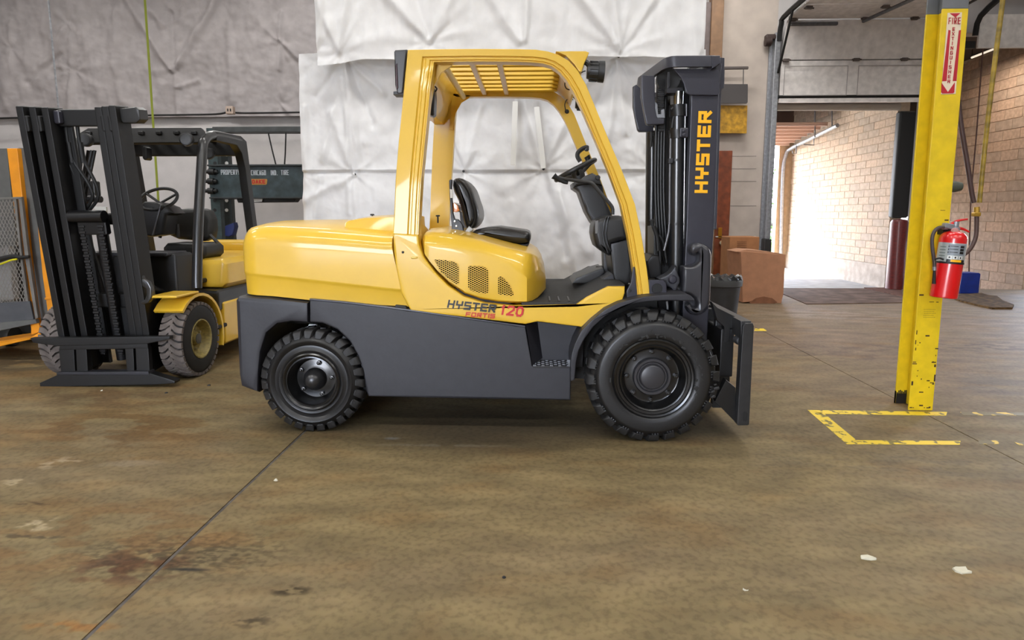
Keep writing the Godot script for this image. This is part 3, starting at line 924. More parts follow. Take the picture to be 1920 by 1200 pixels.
	for q in [[325, 132, 5, 1.2], [318, 25, 7, 1.0], [125, 45, 6, 0.9], [133, 130, 7, 0.9], [520, 20, 4, 0.8], [524, 80, 7, 0.8], [526, 195, 6, 0.6], [200, 0, 5, 1.0], [415, 0, 5, 1.0], [20, 90, 6, 0.8]]:
		var p := P(q[0], q[1], zg)
		gp.append([Vector2(p.x, p.y), q[2], q[3], rng.randf() * 6.0])
	var grey_folds := folds([[322, 132, 235, -10, 0.10, 0.13], [326, 132, 418, -20, 0.10, 0.13], [300, 40, 250, -30, 0.12, 0.10], [318, 20, 330, 132, 0.05, -0.06], [328, 140, 333, 215, 0.05, 0.05], [125, 45, 62, 150, 0.10, 0.10], [130, 45, 128, 210, 0.07, 0.08], [112, 100, 50, 155, 0.06, -0.06], [215, 20, 228, 190, 0.12, 0.07], [428, 40, 436, 190, 0.10, 0.07], [524, 75, 560, 110, 0.06, 0.08], [526, 20, 523, 130, 0.05, 0.08], [526, 195, 540, 210, 0.05, 0.06], [92, 0, 80, 60, 0.10, 0.08], [20, 40, 10, 200, 0.15, 0.07], [370, 20, 300, 50, 0.05, 0.04], [330, 165, 370, 150, 0.05, 0.06]], zg)
	var gf := func(x: float, y: float) -> float:
		var d := n1.get_noise_2d(x * 1.1 + 40.0, y * 0.5) * 0.09 + n2.get_noise_2d(x * 0.6, y * 1.5) * 0.009 + sin(x * 2.1 + 2.0 * n1.get_noise_2d(x, y * 0.3)) * 0.02
		for p in gp:
			var v: Vector2 = Vector2(x, y) - p[0]
			if v.length() < 3.0: d += star(v, p[1], p[3], p[2]) * 0.035 - 0.05 * exp(-v.length() / 0.1)
		return maxf(d + folded(x, y, grey_folds), -0.1)
	tag(cloth("grey_curtain", -11.9, P(610, 100, zg).x + 1.0, P(300, 219, zg).y, 6.5, zg, 300, 120, gf, gm), "grey insulated curtain wrinkled across the upper back wall", "curtain")

func gon(b: MB, s: String, z: float, thick: float, bev := 0.003, ox := 0.0, oy := 0.0, k := 1.0):
	b.ext(W(s, z, ox, oy, k), z, z - thick, bev, bev)

func build_backdrop_things():
	var b: MB
	var z := ZB
	# cable and junction box along the hem of the curtain
	b = MB.new()
	b.tube(L("-60,224 60,220 200,217 330,215.5 405,214 430,210 460,212 600,210", z + 0.3), 0.018, 6, 4)
	own("black_cable", b, M.dark, "thin black cable running along the lower hem of the grey curtain", "cable")
	b = MB.new()
	var jp := P(432, 207, z + 0.38)
	var jt := thing("junction_box", "small pale outlet box on the black cable at the curtain hem", "outlet box", Vector3(jp.x, jp.y - 0.07, jp.z))
	b.box(jp, Vector3(0.14, 0.14, 0.1), 0.012)
	obj("box_body", b, mat(Color(0.62, 0.55, 0.5), 0.6), jt)
	for k in [-0.025, 0.025]:
		b = MB.new(); b.box(jp + Vector3(k, 0, 0.05), Vector3(0.025, 0.05, 0.008), 0.003)
		obj("socket", b, M.dark, jt)
	b = MB.new()
	b.tube(L("88,-30 97,70 110,206", z + 0.32), 0.017, 6, 2)
	own("conduit", b, M.zinc, "thin grey conduit running down the grey curtain at the far left", "conduit")
	b = MB.new()
	var sa := P(269, -40, -8.6); var sb := P(297, 378, -8.6)
	b.box((sa + sb) / 2, Vector3(0.03, sa.distance_to(sb), 0.006), 0.001, Basis(Vector3.BACK, atan2(sb.x - sa.x, sa.y - sb.y)))
	own("hanging_strap", b, mat(Color(0.50, 0.54, 0.14), 0.7), "thin yellow-green strap hanging straight down before the grey curtain", "strap")
	# brown steel column, door, signs and bin beside the tarp
	b = MB.new()
	b.span(Vector3(P(1333, 60, -11.9).x, 0, -12.1), Vector3(P(1356, 60, -11.9).x, 6.6, -11.9), 0.01)
	own("steel_column", b, mat(Color(0.47, 0.35, 0.24), 0.6, 0, 0.15), "brown steel column beside the right edge of the white tarp", "column")
	b = MB.new()
	b.span(Vector3(P(1322, 60, -11.95).x, 0, -12.12), Vector3(P(1333.5, 60, -11.95).x, 5.1, -11.95), 0.01)
	own("steel_column", b, mat(Color(0.36, 0.31, 0.3), 0.6, 0, 0.15), "narrow grey-brown post between the white tarp and the brown column", "post")
	var dt := thing("door_1", "", "", P(1345, 540, z + 0.03))
	tag(dt, "", "", "", "structure")
	b = MB.new()
	b.span(Vector3(P(1308, 400, z).x, 0, z), Vector3(P(1367, 400, z).x, P(1360, 283, z).y, z + 0.05), 0.006)
	obj("door_leaf", b, mat(Color(0.54, 0.26, 0.12), 0.5, 0, 0.3, 0.8), dt)
	b = MB.new()
	b.box(P(1350, 437, z + 0.06), Vector3(0.07, 0.2, 0.02), 0.005)
	obj("lock_plate", b, mat(Color(0.68, 0.47, 0.12), 0.35, 0.6), dt)
	b = MB.new()
	b.lathe(PackedVector2Array([Vector2(0, 0.09), Vector2(0.04, 0.08), Vector2(0.052, 0.055), Vector2(0.03, 0.03), Vector2(0.02, 0.0), Vector2(0, 0)]), 16, Transform3D(Basis(), P(1352, 456, z + 0.05)))
	obj("door_knob", b, mat(Color(0.78, 0.72, 0.6), 0.25, 0.5), dt)
	b = MB.new()
	b.span(Vector3(P(1340, 443, z).x, P(1360, 443.5, z).y - 0.012, z + 0.05), Vector3(P(1415, 443, z).x, P(1360, 443.5, z).y + 0.008, z + 0.07), 0.003)
	b.span(Vector3(P(1361, 450, z).x, P(1361, 471, z).y, z + 0.05), Vector3(P(1363.5, 450, z).x, P(1361, 443, z).y, z + 0.07), 0.003)
	own("trim_strip", b, M.white, "thin white strips crossing the brown door above the boxes", "trim")
	# joints of the block wall
	for q in [[1356, 1418, 293], [1366, 1418, 316.5], [1367, 1418, 340], [1366, 1418, 386]]:
		b = MB.new()
		var pa := P(q[0], q[2], z); var pb := P(q[1], q[2], z)
		b.span(Vector3(pa.x, pa.y - 0.006, z - 0.01), Vector3(pb.x, pa.y + 0.006, z + 0.004), 0.001)
		tag(obj("trim_1", b, mat(Color(0.52, 0.49, 0.47), 0.9)), "", "", "", "structure")
	b = MB.new()
	var bt := thing("hanging_sign", "blank dark grey sign hung on a bar high on the wall above the yellow sign", "sign", P(1378, 195, z + 0.2))
	b.span(P(1352, 131, z + 0.2), P(1404, 124, z + 0.24), 0.01)
	obj("bracket", b, mat(Color(0.3, 0.27, 0.26), 0.6), bt)
	b = MB.new()
	b.tube(PackedVector3Array([P(1394, 130, z + 0.22), P(1393.5, 158, z + 0.22)]), 0.008, 5, 1)
	b.tube(PackedVector3Array([P(1358, 130, z + 0.22), P(1357.5, 158, z + 0.22)]), 0.008, 5, 1)
	obj("chain", b, M.steel, bt)
	b = MB.new()
	gon(b, "1345,157.5 1402,157.5 1402.5,160 1402,192 1400,194 1345,194", z + 0.23, 0.03, 0.005)
	obj("sign_board", b, mat(Color(0.25, 0.235, 0.235), 0.6), bt)
	b = MB.new()
	gon(b, "1345,197.5 1401.5,197.5 1400,250 1345,249.5", z + 0.14, 0.02, 0.003)
	own("yellow_sign", b, mat(Color(0.80, 0.60, 0.12), 0.6, 0, 0.35, 1.3, 0, 17), "faded blank yellow sign on the wall below the dark sign", "sign")
	# cardboard
	var cb := mat(Color(0.68, 0.485, 0.36), 0.85, 0, 0.10, 0.9, 0.03)
	var c1 := thing("cardboard_box", "large closed brown cardboard box standing on the floor by the dock opening", "box", G(1425, 569))
	b = MB.new()
	var zx := -10.2
	var f := W("1392,567 1388,472 1394,471 1475,478 1474,485 1470,552 1466,569 1455,569 1440,562 1420,561 1405,566", zx)
	b.ext(f, zx, zx - 0.62, 0.008, 0.008)
	b.xf(0, Transform3D(Basis(Vector3.UP, 0.06), Vector3.ZERO).translated_local(Vector3.ZERO))
	# keep the turned box where the outline stood
	var d := Basis(Vector3.UP, 0.06) * P(1430, 520, zx) - P(1430, 520, zx)
	b.xf(0, Transform3D(Basis(), -d))
	obj("box_body", b, cb, c1)
	b = MB.new()
	gon(b, "1380,472 1399,468 1430,470 1457,474 1475,478 1452,479 1412,476", zx - 0.02, 0.5, 0.004)
	obj("flap", b, mat(Color(0.70, 0.52, 0.40), 0.85, 0, 0.1), c1)
	b = MB.new()
	gon(b, "1405,568 1418,559 1432,556 1448,559 1458,567 1450,570 1412,570", zx + 0.03, 0.02, 0.004)
	obj("torn_edge", b, mat(Color(0.52, 0.34, 0.23), 0.9, 0, 0.2), c1)
	var c2 := thing("cardboard_box", "taller brown box with small grey print standing behind the closed box", "box", Vector3(P(1394, 560, -11.2).x, 0, -11.2))
	b = MB.new()
	b.span(Vector3(P(1366, 500, -11.0).x, 0, -11.5), Vector3(P(1421.5, 500, -11.0).x, P(1394, 444, -11.0).y, -11.0), 0.01)
	obj("box_body", b, mat(Color(0.64, 0.44, 0.28), 0.85, 0, 0.1, 0.8), c2)
	b = MB.new()
	for k in 4:
		for j in 7:
			b.box(P(1383 + j * 2.6, 453.5 + k * 3.5, -10.997), Vector3(0.016, 0.012, 0.003), 0.0005)
	tag(obj("print", b, mat(Color(0.42, 0.28, 0.18), 0.9), c2), "", "", "", "stuff")
	b = MB.new()
	b.span(Vector3(P(1366, 500, -10.99).x, P(1390, 479.5, -10.99).y - 0.01, -10.995), Vector3(P(1382, 500, -10.99).x, P(1390, 479.5, -10.99).y + 0.01, -10.985), 0.002)
	obj("tape", b, mat(Color(0.7, 0.55, 0.4), 0.5), c2)
	# bin
	var zt := -9.0
	var ct := P(1352, 600, zt)
	var tb := thing("trash_can", "round dark grey trash can with black liner behind the fork carriage", "trash can", Vector3(ct.x, 0, zt))
	b = MB.new()
	var top := P(1352, 527, zt).y
	b.lathe(PackedVector2Array([Vector2(0, 0), Vector2(0.2, 0), Vector2(0.205, 0.01), Vector2(0.245, top), Vector2(0.225, top), Vector2(0.19, 0.03), Vector2(0, 0.03)]), 32, Transform3D(Basis(Vector3.RIGHT, -PI / 2), Vector3(ct.x, 0, zt)))
	obj("bin_body", b, mat(Color(0.21, 0.21, 0.215), 0.6, 0, 0.2), tb)
	b = MB.new()
	b.lathe(PackedVector2Array([Vector2(0.24, top - 0.07), Vector2(0.262, top - 0.06), Vector2(0.268, top), Vector2(0.262, top + 0.03), Vector2(0.22, top + 0.02), Vector2(0.22, top - 0.07)]), 32, Transform3D(Basis(Vector3.RIGHT, -PI / 2), Vector3(ct.x, 0, zt)), true)
	obj("rim", b, mat(Color(0.27, 0.275, 0.28), 0.5), tb)
	b = MB.new()
	var ring := []
	for k in 3:
		var rr := PackedVector3Array()
		for i in 40:
			var a := TAU * i / 40
			var r: float = [0.262, 0.245, 0.15][k] + 0.008 * sin(i * 3.7 + k)
			rr.append(Vector3(ct.x + cos(a) * r, top + [0.025, 0.075, 0.05][k] + 0.018 * sin(i * 2.3 + k * 2.0), zt + sin(a) * r))
		ring.append(rr)
	b.loft(ring)
	obj("bin_liner", b, gloss(mat(Color(0.04, 0.04, 0.045), 0.4), 0.5, 0.2), tb)
	build_press()

func build_press():
	var z := -10.2
	var teal := mat(Color(0.235, 0.30, 0.305), 0.5, 0.1, 0.25, 1.2, 0.0, 23)
	var t := thing("hydraulic_press", "teal-green steel H-frame workshop press with white lettering on its crosshead", "press", Vector3(P(480, 600, z).x, 0, z))
	var b: MB
	for q in [[393, 411, 0.0], [416, 432, -0.35]]:   # near and far channel of the left upright, with a row of pin holes
		b = MB.new()
		var xa := P(q[0], 350, z + q[2]).x; var xb := P(q[1], 350, z + q[2]).x
		b.span(Vector3(xa, 0, z + q[2] - 0.02), Vector3(xb, P(400, 240, z).y, z + q[2]), 0.004)
		b.span(Vector3(xb - 0.02, 0, z + q[2] - 0.12), Vector3(xb, P(400, 240, z).y, z + q[2] - 0.02), 0.004)
		obj("upright", b, teal if q[2] == 0.0 else mat(Color(0.16, 0.19, 0.19), 0.5, 0.1, 0.2), t)
		for y in [272, 290, 306, 376, 394]:
			b = MB.new()
			b.lathe(PackedVector2Array([Vector2(0, 0.004), Vector2(0.028, 0.004), Vector2(0.028, -0.004), Vector2(0, -0.004)]), 14, Transform3D(Basis(), P((q[0] + q[1]) / 2.0 + 1.0, y, z + q[2] + 0.002)))
			obj("pin_hole", b, M.dark if q[2] == 0.0 else M.white, t)
	b = MB.new()
	b.span(Vector3(P(700, 350, z).x, 0, z - 0.2), Vector3(P(720, 350, z).x, P(400, 240, z).y, z), 0.004)
	obj("upright", b, teal, t)
	b = MB.new()
	b.span(P(398, 248.5, z + 0.06), Vector3(P(720, 250, z).x, P(500, 237, z + 0.06).y, z - 0.16), 0.008)
	obj("top_beam", b, mat(Color(0.27, 0.285, 0.285), 0.5, 0.1, 0.2), t)
	for q in [[503, 249, 510, 280, 517, 308], [536, 249, 535, 285, 533.5, 308]]:
		b = MB.new()
		b.tube(PackedVector3Array([P(q[0], q[1], z + 0.07), P(q[2], q[3], z + 0.07), P(q[4], q[5], z + 0.07)]), 0.02, 6, 3, false, -1.0, 0.5)
		obj("strap", b, M.dark, t)
	b = MB.new()
	gon(b, "396,312 562,310 700,310 700,369 562,369.5 398,371", z + 0.1, 0.3, 0.004)
	var ch := obj("crosshead", b, mat(Color(0.255, 0.315, 0.325), 0.45, 0.15, 0.35, 0.9, 0.0, 29), t)
	b = MB.new()
	b.span(P(388, 311.5, z + 0.2), Vector3(P(700, 310, z).x, P(500, 308, z + 0.2).y, z - 0.25), 0.005)
	b.span(P(392, 372.5, z + 0.2), Vector3(P(700, 310, z).x, P(500, 369.5, z + 0.2).y, z - 0.25), 0.005)
	obj("flange", b, mat(Color(0.19, 0.21, 0.215), 0.5, 0.1, 0.2), ch)
	for y in [322, 340, 358]:
		b = MB.new()
		b.lathe(PackedVector2Array([Vector2(0, 0.0), Vector2(0.03, 0.0), Vector2(0.03, 0.05), Vector2(0.05, 0.05), Vector2(0.05, 0.14), Vector2(0.03, 0.14), Vector2(0.03, 0.26), Vector2(0, 0.26)]), 10, Transform3D(Basis(Vector3.UP, -PI / 2), P(407 if y > 330 else 408, y, z + 0.16)))
		obj("bolt", b, M.dark, t)
	for q in [["PROPERTY", 414.5, 327.5], ["OF", 458.5, 328], ["CHICAGO", 471, 328.5], ["IND.", 508, 328.5], ["TIRE", 527, 328.2]]:
		var o := P(q[1], q[2], z + 0.103)
		b = word(q[0], o, Vector3.RIGHT, Vector3(0, 0.077, 0), 0.031 if q[0] == "PROPERTY" else 0.0295, 0.0085, 0.0095, Vector3.BACK)
		obj("stencil_lettering", b, mat(Color(0.80, 0.83, 0.85), 0.6), t)
	b = MB.new()
	gon(b, "470,335.5 500,335.5 501,338 500,345 498,346.5 471,346.5 469,344 469,337", z + 0.108, 0.008, 0.002)
	var bg := obj("maker_badge", b, mat(Color(0.72, 0.52, 0.22), 0.5), t)
	b = word("DAKE", P(473, 344.5, z + 0.11), Vector3.RIGHT, Vector3(0, 0.062, 0), 0.045, 0.01, 0.014, Vector3.BACK)
	obj("badge_lettering", b, mat(Color(0.75, 0.09, 0.06), 0.5), bg)
	b = MB.new()
	gon(b, "443,373 556,372 551,379 446,380", z + 0.05, 0.2, 0.01)
	obj("tray", b, M.dark, t)
	b = MB.new()
	gon(b, "468,371 487,371 492,373 491,378 468,379.5", z + 0.115, 0.01, 0.002)
	obj("notice_plate", b, M.white, t)
	b = MB.new()
	gon(b, "421,424 430,420 438,417 440,425 436,441 428,444 421,442", z + 0.1, 0.15, 0.02)
	own("blue_gauge_box", b, mat(Color(0.06, 0.13, 0.36), 0.5), "small blue box hung on the press upright behind the parked forklift seat", "box")

# ---- the yellow column on the right, and what hangs there
func build_column():
	var b: MB
	var base := G(1725, 769)
	var ct := thing("yellow_column", "tall yellow-painted steel H-column scuffed at its foot right of the forklift", "column", Vector3(2.79, 0, -4.66))
	var yel := mat(Color(0.90, 0.77, 0.09), 0.5, 0, 0.10, 1.2, 0.02, 33)
	var grn := yel
	var gy := mat(Color(0.43, 0.44, 0.45), 0.6, 0, 0.1)
	var xa := 2.703; var xb := 2.872; var zn := -4.565; var zf := -4.755
	var yn := P(1790, 16, zn).y
	var yf := P(1748, 28, zf).y
	for part in [[xa, xb, zn, zn - 0.014, yn, "flange"], [xa, xb, zf + 0.014, zf, yf, "flange"], [2.782, 2.794, zn - 0.012, zf + 0.012, yf, "web"]]:
		b = MB.new()
		b.span(Vector3(part[0], 0.0, part[3]), Vector3(part[1], part[4], part[2]), 0.003)
		obj(part[5], b, yel, ct)
		b = MB.new()
		b.span(Vector3(part[0], part[4], part[3]), Vector3(part[1], 6.6, part[2]), 0.003)
		obj("upper_" + part[5], b, gy, ct)
	b = MB.new()   # black paint left bare at the foot
	for k in 8: b.span(Vector3(xa - 0.001 + 0.0, 0, zf - 0.0005), Vector3(xa + 0.002, 0.07 + 0.012 * (k % 3), zf + 0.016), 0.0005)
	b.span(Vector3(xa + 0.004, 0.0, zf + 0.013), Vector3(2.784, 0.075, zf + 0.017), 0.001)
	for k in 7:
		b.span(Vector3(xa + 0.006 + k * 0.011, 0.07, zf + 0.013), Vector3(xa + 0.014 + k * 0.011, 0.085 + 0.018 * absf(sin(k * 2.3)), zf + 0.0165), 0.001)
	obj("bare_foot", b, M.dark, ct)
	b = MB.new()   # chipped paint
	for k in 26:
		var y := pow(rng.randf(), 2.2) * 1.6 + 0.02
		var x := xa + 0.004 + (xb - xa - 0.008) * (rng.randf() if rng.randf() < 0.4 else (pow(rng.randf(), 3.0) if rng.randf() < 0.5 else 1.0 - pow(rng.randf(), 3.0)))
		var w := 0.003 + rng.randf() * 0.012
		b.box(Vector3(clampf(x, xa + w, xb - w), y, zn + 0.0004), Vector3(w * (2.2 if rng.randf() < 0.3 else 1.0), 0.003 + rng.randf() * 0.008, 0.0016), 0.0003)
	for q in [[2.715, 0.355, 0.024, 0.006], [2.85, 0.355, 0.03, 0.008], [2.861, 0.33, 0.012, 0.02], [2.866, 0.24, 0.01, 0.05], [2.712, 0.2, 0.012, 0.03], [2.85, 0.205, 0.028, 0.006], [2.78, 0.135, 0.03, 0.008], [2.712, 0.5, 0.006, 0.03], [2.714, 0.57, 0.006, 0.03], [2.716, 0.45, 0.006, 0.02]]:
		b.box(Vector3(q[0], q[1], zn + 0.0004), Vector3(q[2], q[3], 0.0016), 0.0003)
	tag(obj("paint_chips", b, mat(Color(0.27, 0.17, 0.09), 0.8, 0, 0.3, 6.0), ct), "", "", "", "stuff")
	b = MB.new()
	for k in 5:   # faint stencilled lines low on the column
		for j in 8 - k % 2:
			b.box(Vector3(2.752 + j * 0.0105 + 0.002 * (k % 3), 0.735 - k * 0.014, zn + 0.0003), Vector3(0.0075, 0.0026, 0.001), 0.0002)
	tag(obj("faded_stencil", b, mat(Color(0.45, 0.38, 0.12), 0.7), ct), "", "", "", "stuff")
	# sign
	var zs := zn + 0.004
	var sg := thing("fire_extinguisher_sign", "tall white and red fire extinguisher sign with a downward arrow on the yellow column", "sign", P(1778, 177, zs))
	var red := mat(Color(0.68, 0.10, 0.16), 0.5)
	b = MB.new()
	gon(b, "1777,24 1804,23 1792,176 1764.5,177", zs, 0.003, 0.0008)
	obj("sign_plate", b, mat(Color(0.86, 0.80, 0.70), 0.5), sg)
	for s in ["1781,25 1801,24.5 1791.5,33", "1778.5,56 1782.5,57 1775,152 1766.5,152.5", "1798,57 1802,56 1793.5,152 1788,152 1786.5,152", "1765.5,155 1777.5,172.5 1790.5,154 1789.5,173 1787,175 1767,175.5 1764.8,173"]:
		b = MB.new()
		gon(b, s, zs + 0.0012, 0.0014, 0.0003)
		obj("red_field", b, red, sg)
	var fo := P(1778.0, 45.5, zs + 0.0012)
	b = word("FIRE", fo, Vector3.RIGHT, Vector3(0, 0.042, 0), 0.016, 0.0078, 0.0042, Vector3.BACK, 0.001)
	obj("lettering", b, red, sg)
	var ext := "EXTINGUISHER"
	for k in ext.length():
		var c := ext[k]
		var yy := 58.0 + k * 8.9
		var o := P(1787.8 - k * 0.83, yy, zs + 0.0012)
		b = word(c, o - Vector3(0.0085 if c != "I" else 0.002, 0, 0), Vector3.RIGHT, Vector3(0, 0.023, 0), 0.017, 0.0, 0.0042, Vector3.BACK, 0.001)
		obj("lettering", b, red, sg)
	# extinguisher
	var ze := -4.47
	var xc := P(1778, 480, ze).x
	var et := thing("fire_extinguisher", "red fire extinguisher with silver label hung on the yellow column", "fire extinguisher", Vector3(xc, P(1775, 558, ze).y, ze))
	var y0 := P(1775, 558, ze).y; var y1 := P(1780, 436, ze).y
	var lean := Transform3D(Basis(Vector3.BACK, -0.075), Vector3(xc - 0.008, y0, ze))
	var up := Transform3D(Basis(Vector3.RIGHT, -PI / 2), Vector3.ZERO)
	var h := y1 - y0
	var R := 0.082
	b = MB.new()
	b.lathe(PackedVector2Array([Vector2(0, 0.01), Vector2(R - 0.01, 0.0), Vector2(R - 0.001, 0.004), Vector2(R, 0.012), Vector2(R, h - 0.045), Vector2(R * 0.93, h - 0.02), Vector2(R * 0.7, h), Vector2(0.028, h + 0.012), Vector2(0.026, h + 0.03), Vector2(0, h + 0.03)]), 40, lean * up)
	obj("cylinder", b, gloss(mat(Color(0.80, 0.03, 0.05), 0.35), 0.6, 0.1), et)
	var curved := func(u0: float, u1: float, va: float, vb: float, r: float) -> MB:   # a patch wrapped round the cylinder: angle from the front, height
		var q := MB.new()
		var n := 14
		for i in n:
			var a0 := lerpf(u0, u1, float(i) / n) - 0.45; var a1 := lerpf(u0, u1, float(i + 1) / n) - 0.45
			q.quad(Vector3(sin(a0) * r, va, cos(a0) * r), Vector3(sin(a1) * r, va, cos(a1) * r), Vector3(sin(a1) * r, vb, cos(a1) * r), Vector3(sin(a0) * r, vb, cos(a0) * r))
		q.xf(0, lean)
		return q
	var lb := obj("label", curved.call(-1.35, 1.45, h * 0.545, h * 0.845, R + 0.0012), mat(Color(0.66, 0.68, 0.67), 0.35, 0.3), et)
	obj("label_panel", curved.call(-0.35, 1.0, h * 0.66, h * 0.83, R + 0.0018), mat(Color(0.52, 0.55, 0.58), 0.5), lb)
	for k in 3:
		obj("pictogram", curved.call(-0.22, 0.35, h * (0.79 - 0.045 * k), h * (0.80 - 0.045 * k), R + 0.0024), M.letter_black, lb)
		obj("pictogram", curved.call(0.5, 0.85, h * (0.775 - 0.045 * k), h * (0.81 - 0.045 * k), R + 0.0024), M.letter_black, lb)
		obj("pictogram", curved.call(-0.34, -0.27, h * (0.78 - 0.045 * k), h * (0.80 - 0.045 * k), R + 0.0024), M.letter_black, lb)
		obj("class_square", curved.call(-0.3 + k * 0.4, 0.0 + k * 0.4, h * 0.605, h * 0.65, R + 0.0024), M.white, lb)
		obj("class_mark", curved.call(-0.22 + k * 0.4, -0.1 + k * 0.4, h * 0.615, h * 0.64, R + 0.0028), M.letter_black, lb)
	obj("label_band", curved.call(-0.35, 1.1, h * 0.555, h * 0.598, R + 0.0024), M.letter_black, lb)
	obj("label_band", curved.call(-0.05, 0.75, h * 0.56, h * 0.594, R + 0.0029), M.letter_yellow, lb)
	for k in 5:
		obj("label_text", curved.call(-1.0, -0.5, h * (0.59 + 0.045 * k), h * (0.605 + 0.045 * k), R + 0.0018), mat(Color(0.42, 0.46, 0.44), 0.5), lb)
	b = MB.new()
	b.lathe(PackedVector2Array([Vector2(0, h + 0.02), Vector2(0.03, h + 0.02), Vector2(0.03, h + 0.035), Vector2(0.02, h + 0.04), Vector2(0.02, h + 0.075), Vector2(0, h + 0.075)]), 20, lean * up)
	b.box(P(1778, 424, ze), Vector3(0.07, 0.035, 0.04), 0.006, Basis(Vector3.BACK, -0.2))
	b.tube(L("1777,427 1771,427 1767,426", ze), 0.013, 10, 2)
	obj("valve", b, M.zinc, et)
	b = MB.new()
	b.lathe(PackedVector2Array([Vector2(0, 0.02), Vector2(0.02, 0.018), Vector2(0.022, 0.0), Vector2(0, 0)]), 16, Transform3D(Basis(), P(1789, 433, ze + 0.02)))
	obj("gauge", b, mat(Color(0.75, 0.55, 0.53), 0.3), et)
	b = MB.new()
	var hb := L("1781,423 1789,417 1799,413 1814,411", ze)
	b.tube(hb, 0.011, 8, 4, false, 0.006, 1.0)
	obj("lever", b, M.red, et)
	b = MB.new()
	b.tube(L("1790,428 1800,428 1810,431 1817,435", ze), 0.012, 8, 4, false, 0.006)
	obj("carry_handle", b, M.red, et)
	b = MB.new()
	b.tube(L("1770,426 1760,427 1752,434 1748,446 1748,462 1750,478 1752,492 1752,502", ze + 0.02), 0.0115, 10, 4)
	obj("hose", b, mat(Color(0.26, 0.22, 0.21), 0.5), et)
	b = MB.new()
	b.tube(L("1752,500 1752,507", ze + 0.02), 0.012, 10, 1)
	obj("hose_collar", b, M.zinc, et)
	b = MB.new()
	b.tube(L("1752,507 1751,532", ze + 0.02), 0.008, 10, 1, false, 0.012)
	obj("nozzle", b, M.dark, et)
	var sp := MB.new()
	var rg := []
	for e in [0.0, 0.012]:
		var rr := PackedVector3Array()
		for i in 32:
			var a := TAU * i / 32
			rr.append(lean * Vector3(sin(a) * (R + 0.003), h * 0.53 + e, cos(a) * (R + 0.003)))
		rg.append(rr)
	sp.loft(rg, true, false, false)
	sp.tube(L("1769,487 1762,484 1757,485 1753,486", ze + 0.05), 0.006, 6, 3)
	obj("strap", sp, M.dark, et)
	b = MB.new()
	b.span(P(1768, 440, ze - 0.03), P(1776, 425, zn - 0.002), 0.003)
	b.span(Vector3(xc - 0.03, y0 + h * 0.5, zn - 0.002), Vector3(xc + 0.0, y0 + h * 0.54, ze), 0.003)
	obj("bracket", b, M.dark, et)
	# air hoses hung behind
	b = MB.new()
	b.tube(L("1797,188 1800,220 1806,260 1816,320 1822,362 1826,380", -4.86), 0.0165, 10, 4)
	own("air_hose", b, mat(Color(0.25, 0.17, 0.16), 0.5), "brown air hose hanging in a slant beside the yellow column", "hose")
	b = MB.new()
	b.tube(L("1884,-40 1879,10 1866,110 1856,190 1846,280 1840,340 1836,380", -4.86), 0.016, 10, 4)
	own("air_hose", b, mat(Color(0.66, 0.55, 0.17), 0.5, 0, 0.4, 2.0), "yellow air hose hanging from above beside the yellow column", "hose")
	b = MB.new()
	b.tube(L("1831,406 1831,425 1829,445 1822,462 1812,474 1800,480 1792,480", -4.86), 0.015, 10, 4)
	own("air_hose", b, mat(Color(0.28, 0.2, 0.18), 0.5), "short brown hose curling from the brass fitting down behind the extinguisher", "hose")
	b = MB.new()
	b.tube(L("1831,388 1831,396 1830,404", -4.86), 0.02, 8, 2)
	b.box(P(1830, 402, -4.85), Vector3(0.05, 0.03, 0.04), 0.006)
	own("hose_fitting", b, mat(Color(0.66, 0.52, 0.18), 0.4, 0.5), "brass-yellow hose fitting where the yellow and brown hoses meet", "fitting")
	b = MB.new()
	b.tube(L("1846,60 1840,128 1830,260 1820,380 1816,546", -12.1), 0.012, 5, 3)
	own("thin_wire", b, mat(Color(0.3, 0.18, 0.14), 0.7), "thin dark wire running down before the right brick wall", "wire")
	b = MB.new()
	b.lathe(PackedVector2Array([Vector2(0, 0.05), Vector2(0.03, 0.045), Vector2(0.04, 0.0), Vector2(0.03, -0.045), Vector2(0, -0.05)]), 16, Transform3D(Basis(Vector3.UP, PI / 2), P(1789, 350, -4.68)))
	own("hose_hook", b, mat(Color(0.24, 0.26, 0.22), 0.5), "small dark green round hook on the right side of the yellow column", "hook")

func flat(b: MB, pts: Array, y0: float, y1: float, bev := 0.0):   # an outline on the floor given by points of the photograph
	var poly := PackedVector2Array()
	for q in pts:
		var g := G(q[0], q[1])
		poly.append(Vector2(g.x, -g.z))
	var from := b.t.size()
	b.ext(poly, y1, y0, bev)
	b.xf(from, Transform3D(Basis(Vector3.RIGHT, -PI / 2), Vector3.ZERO))

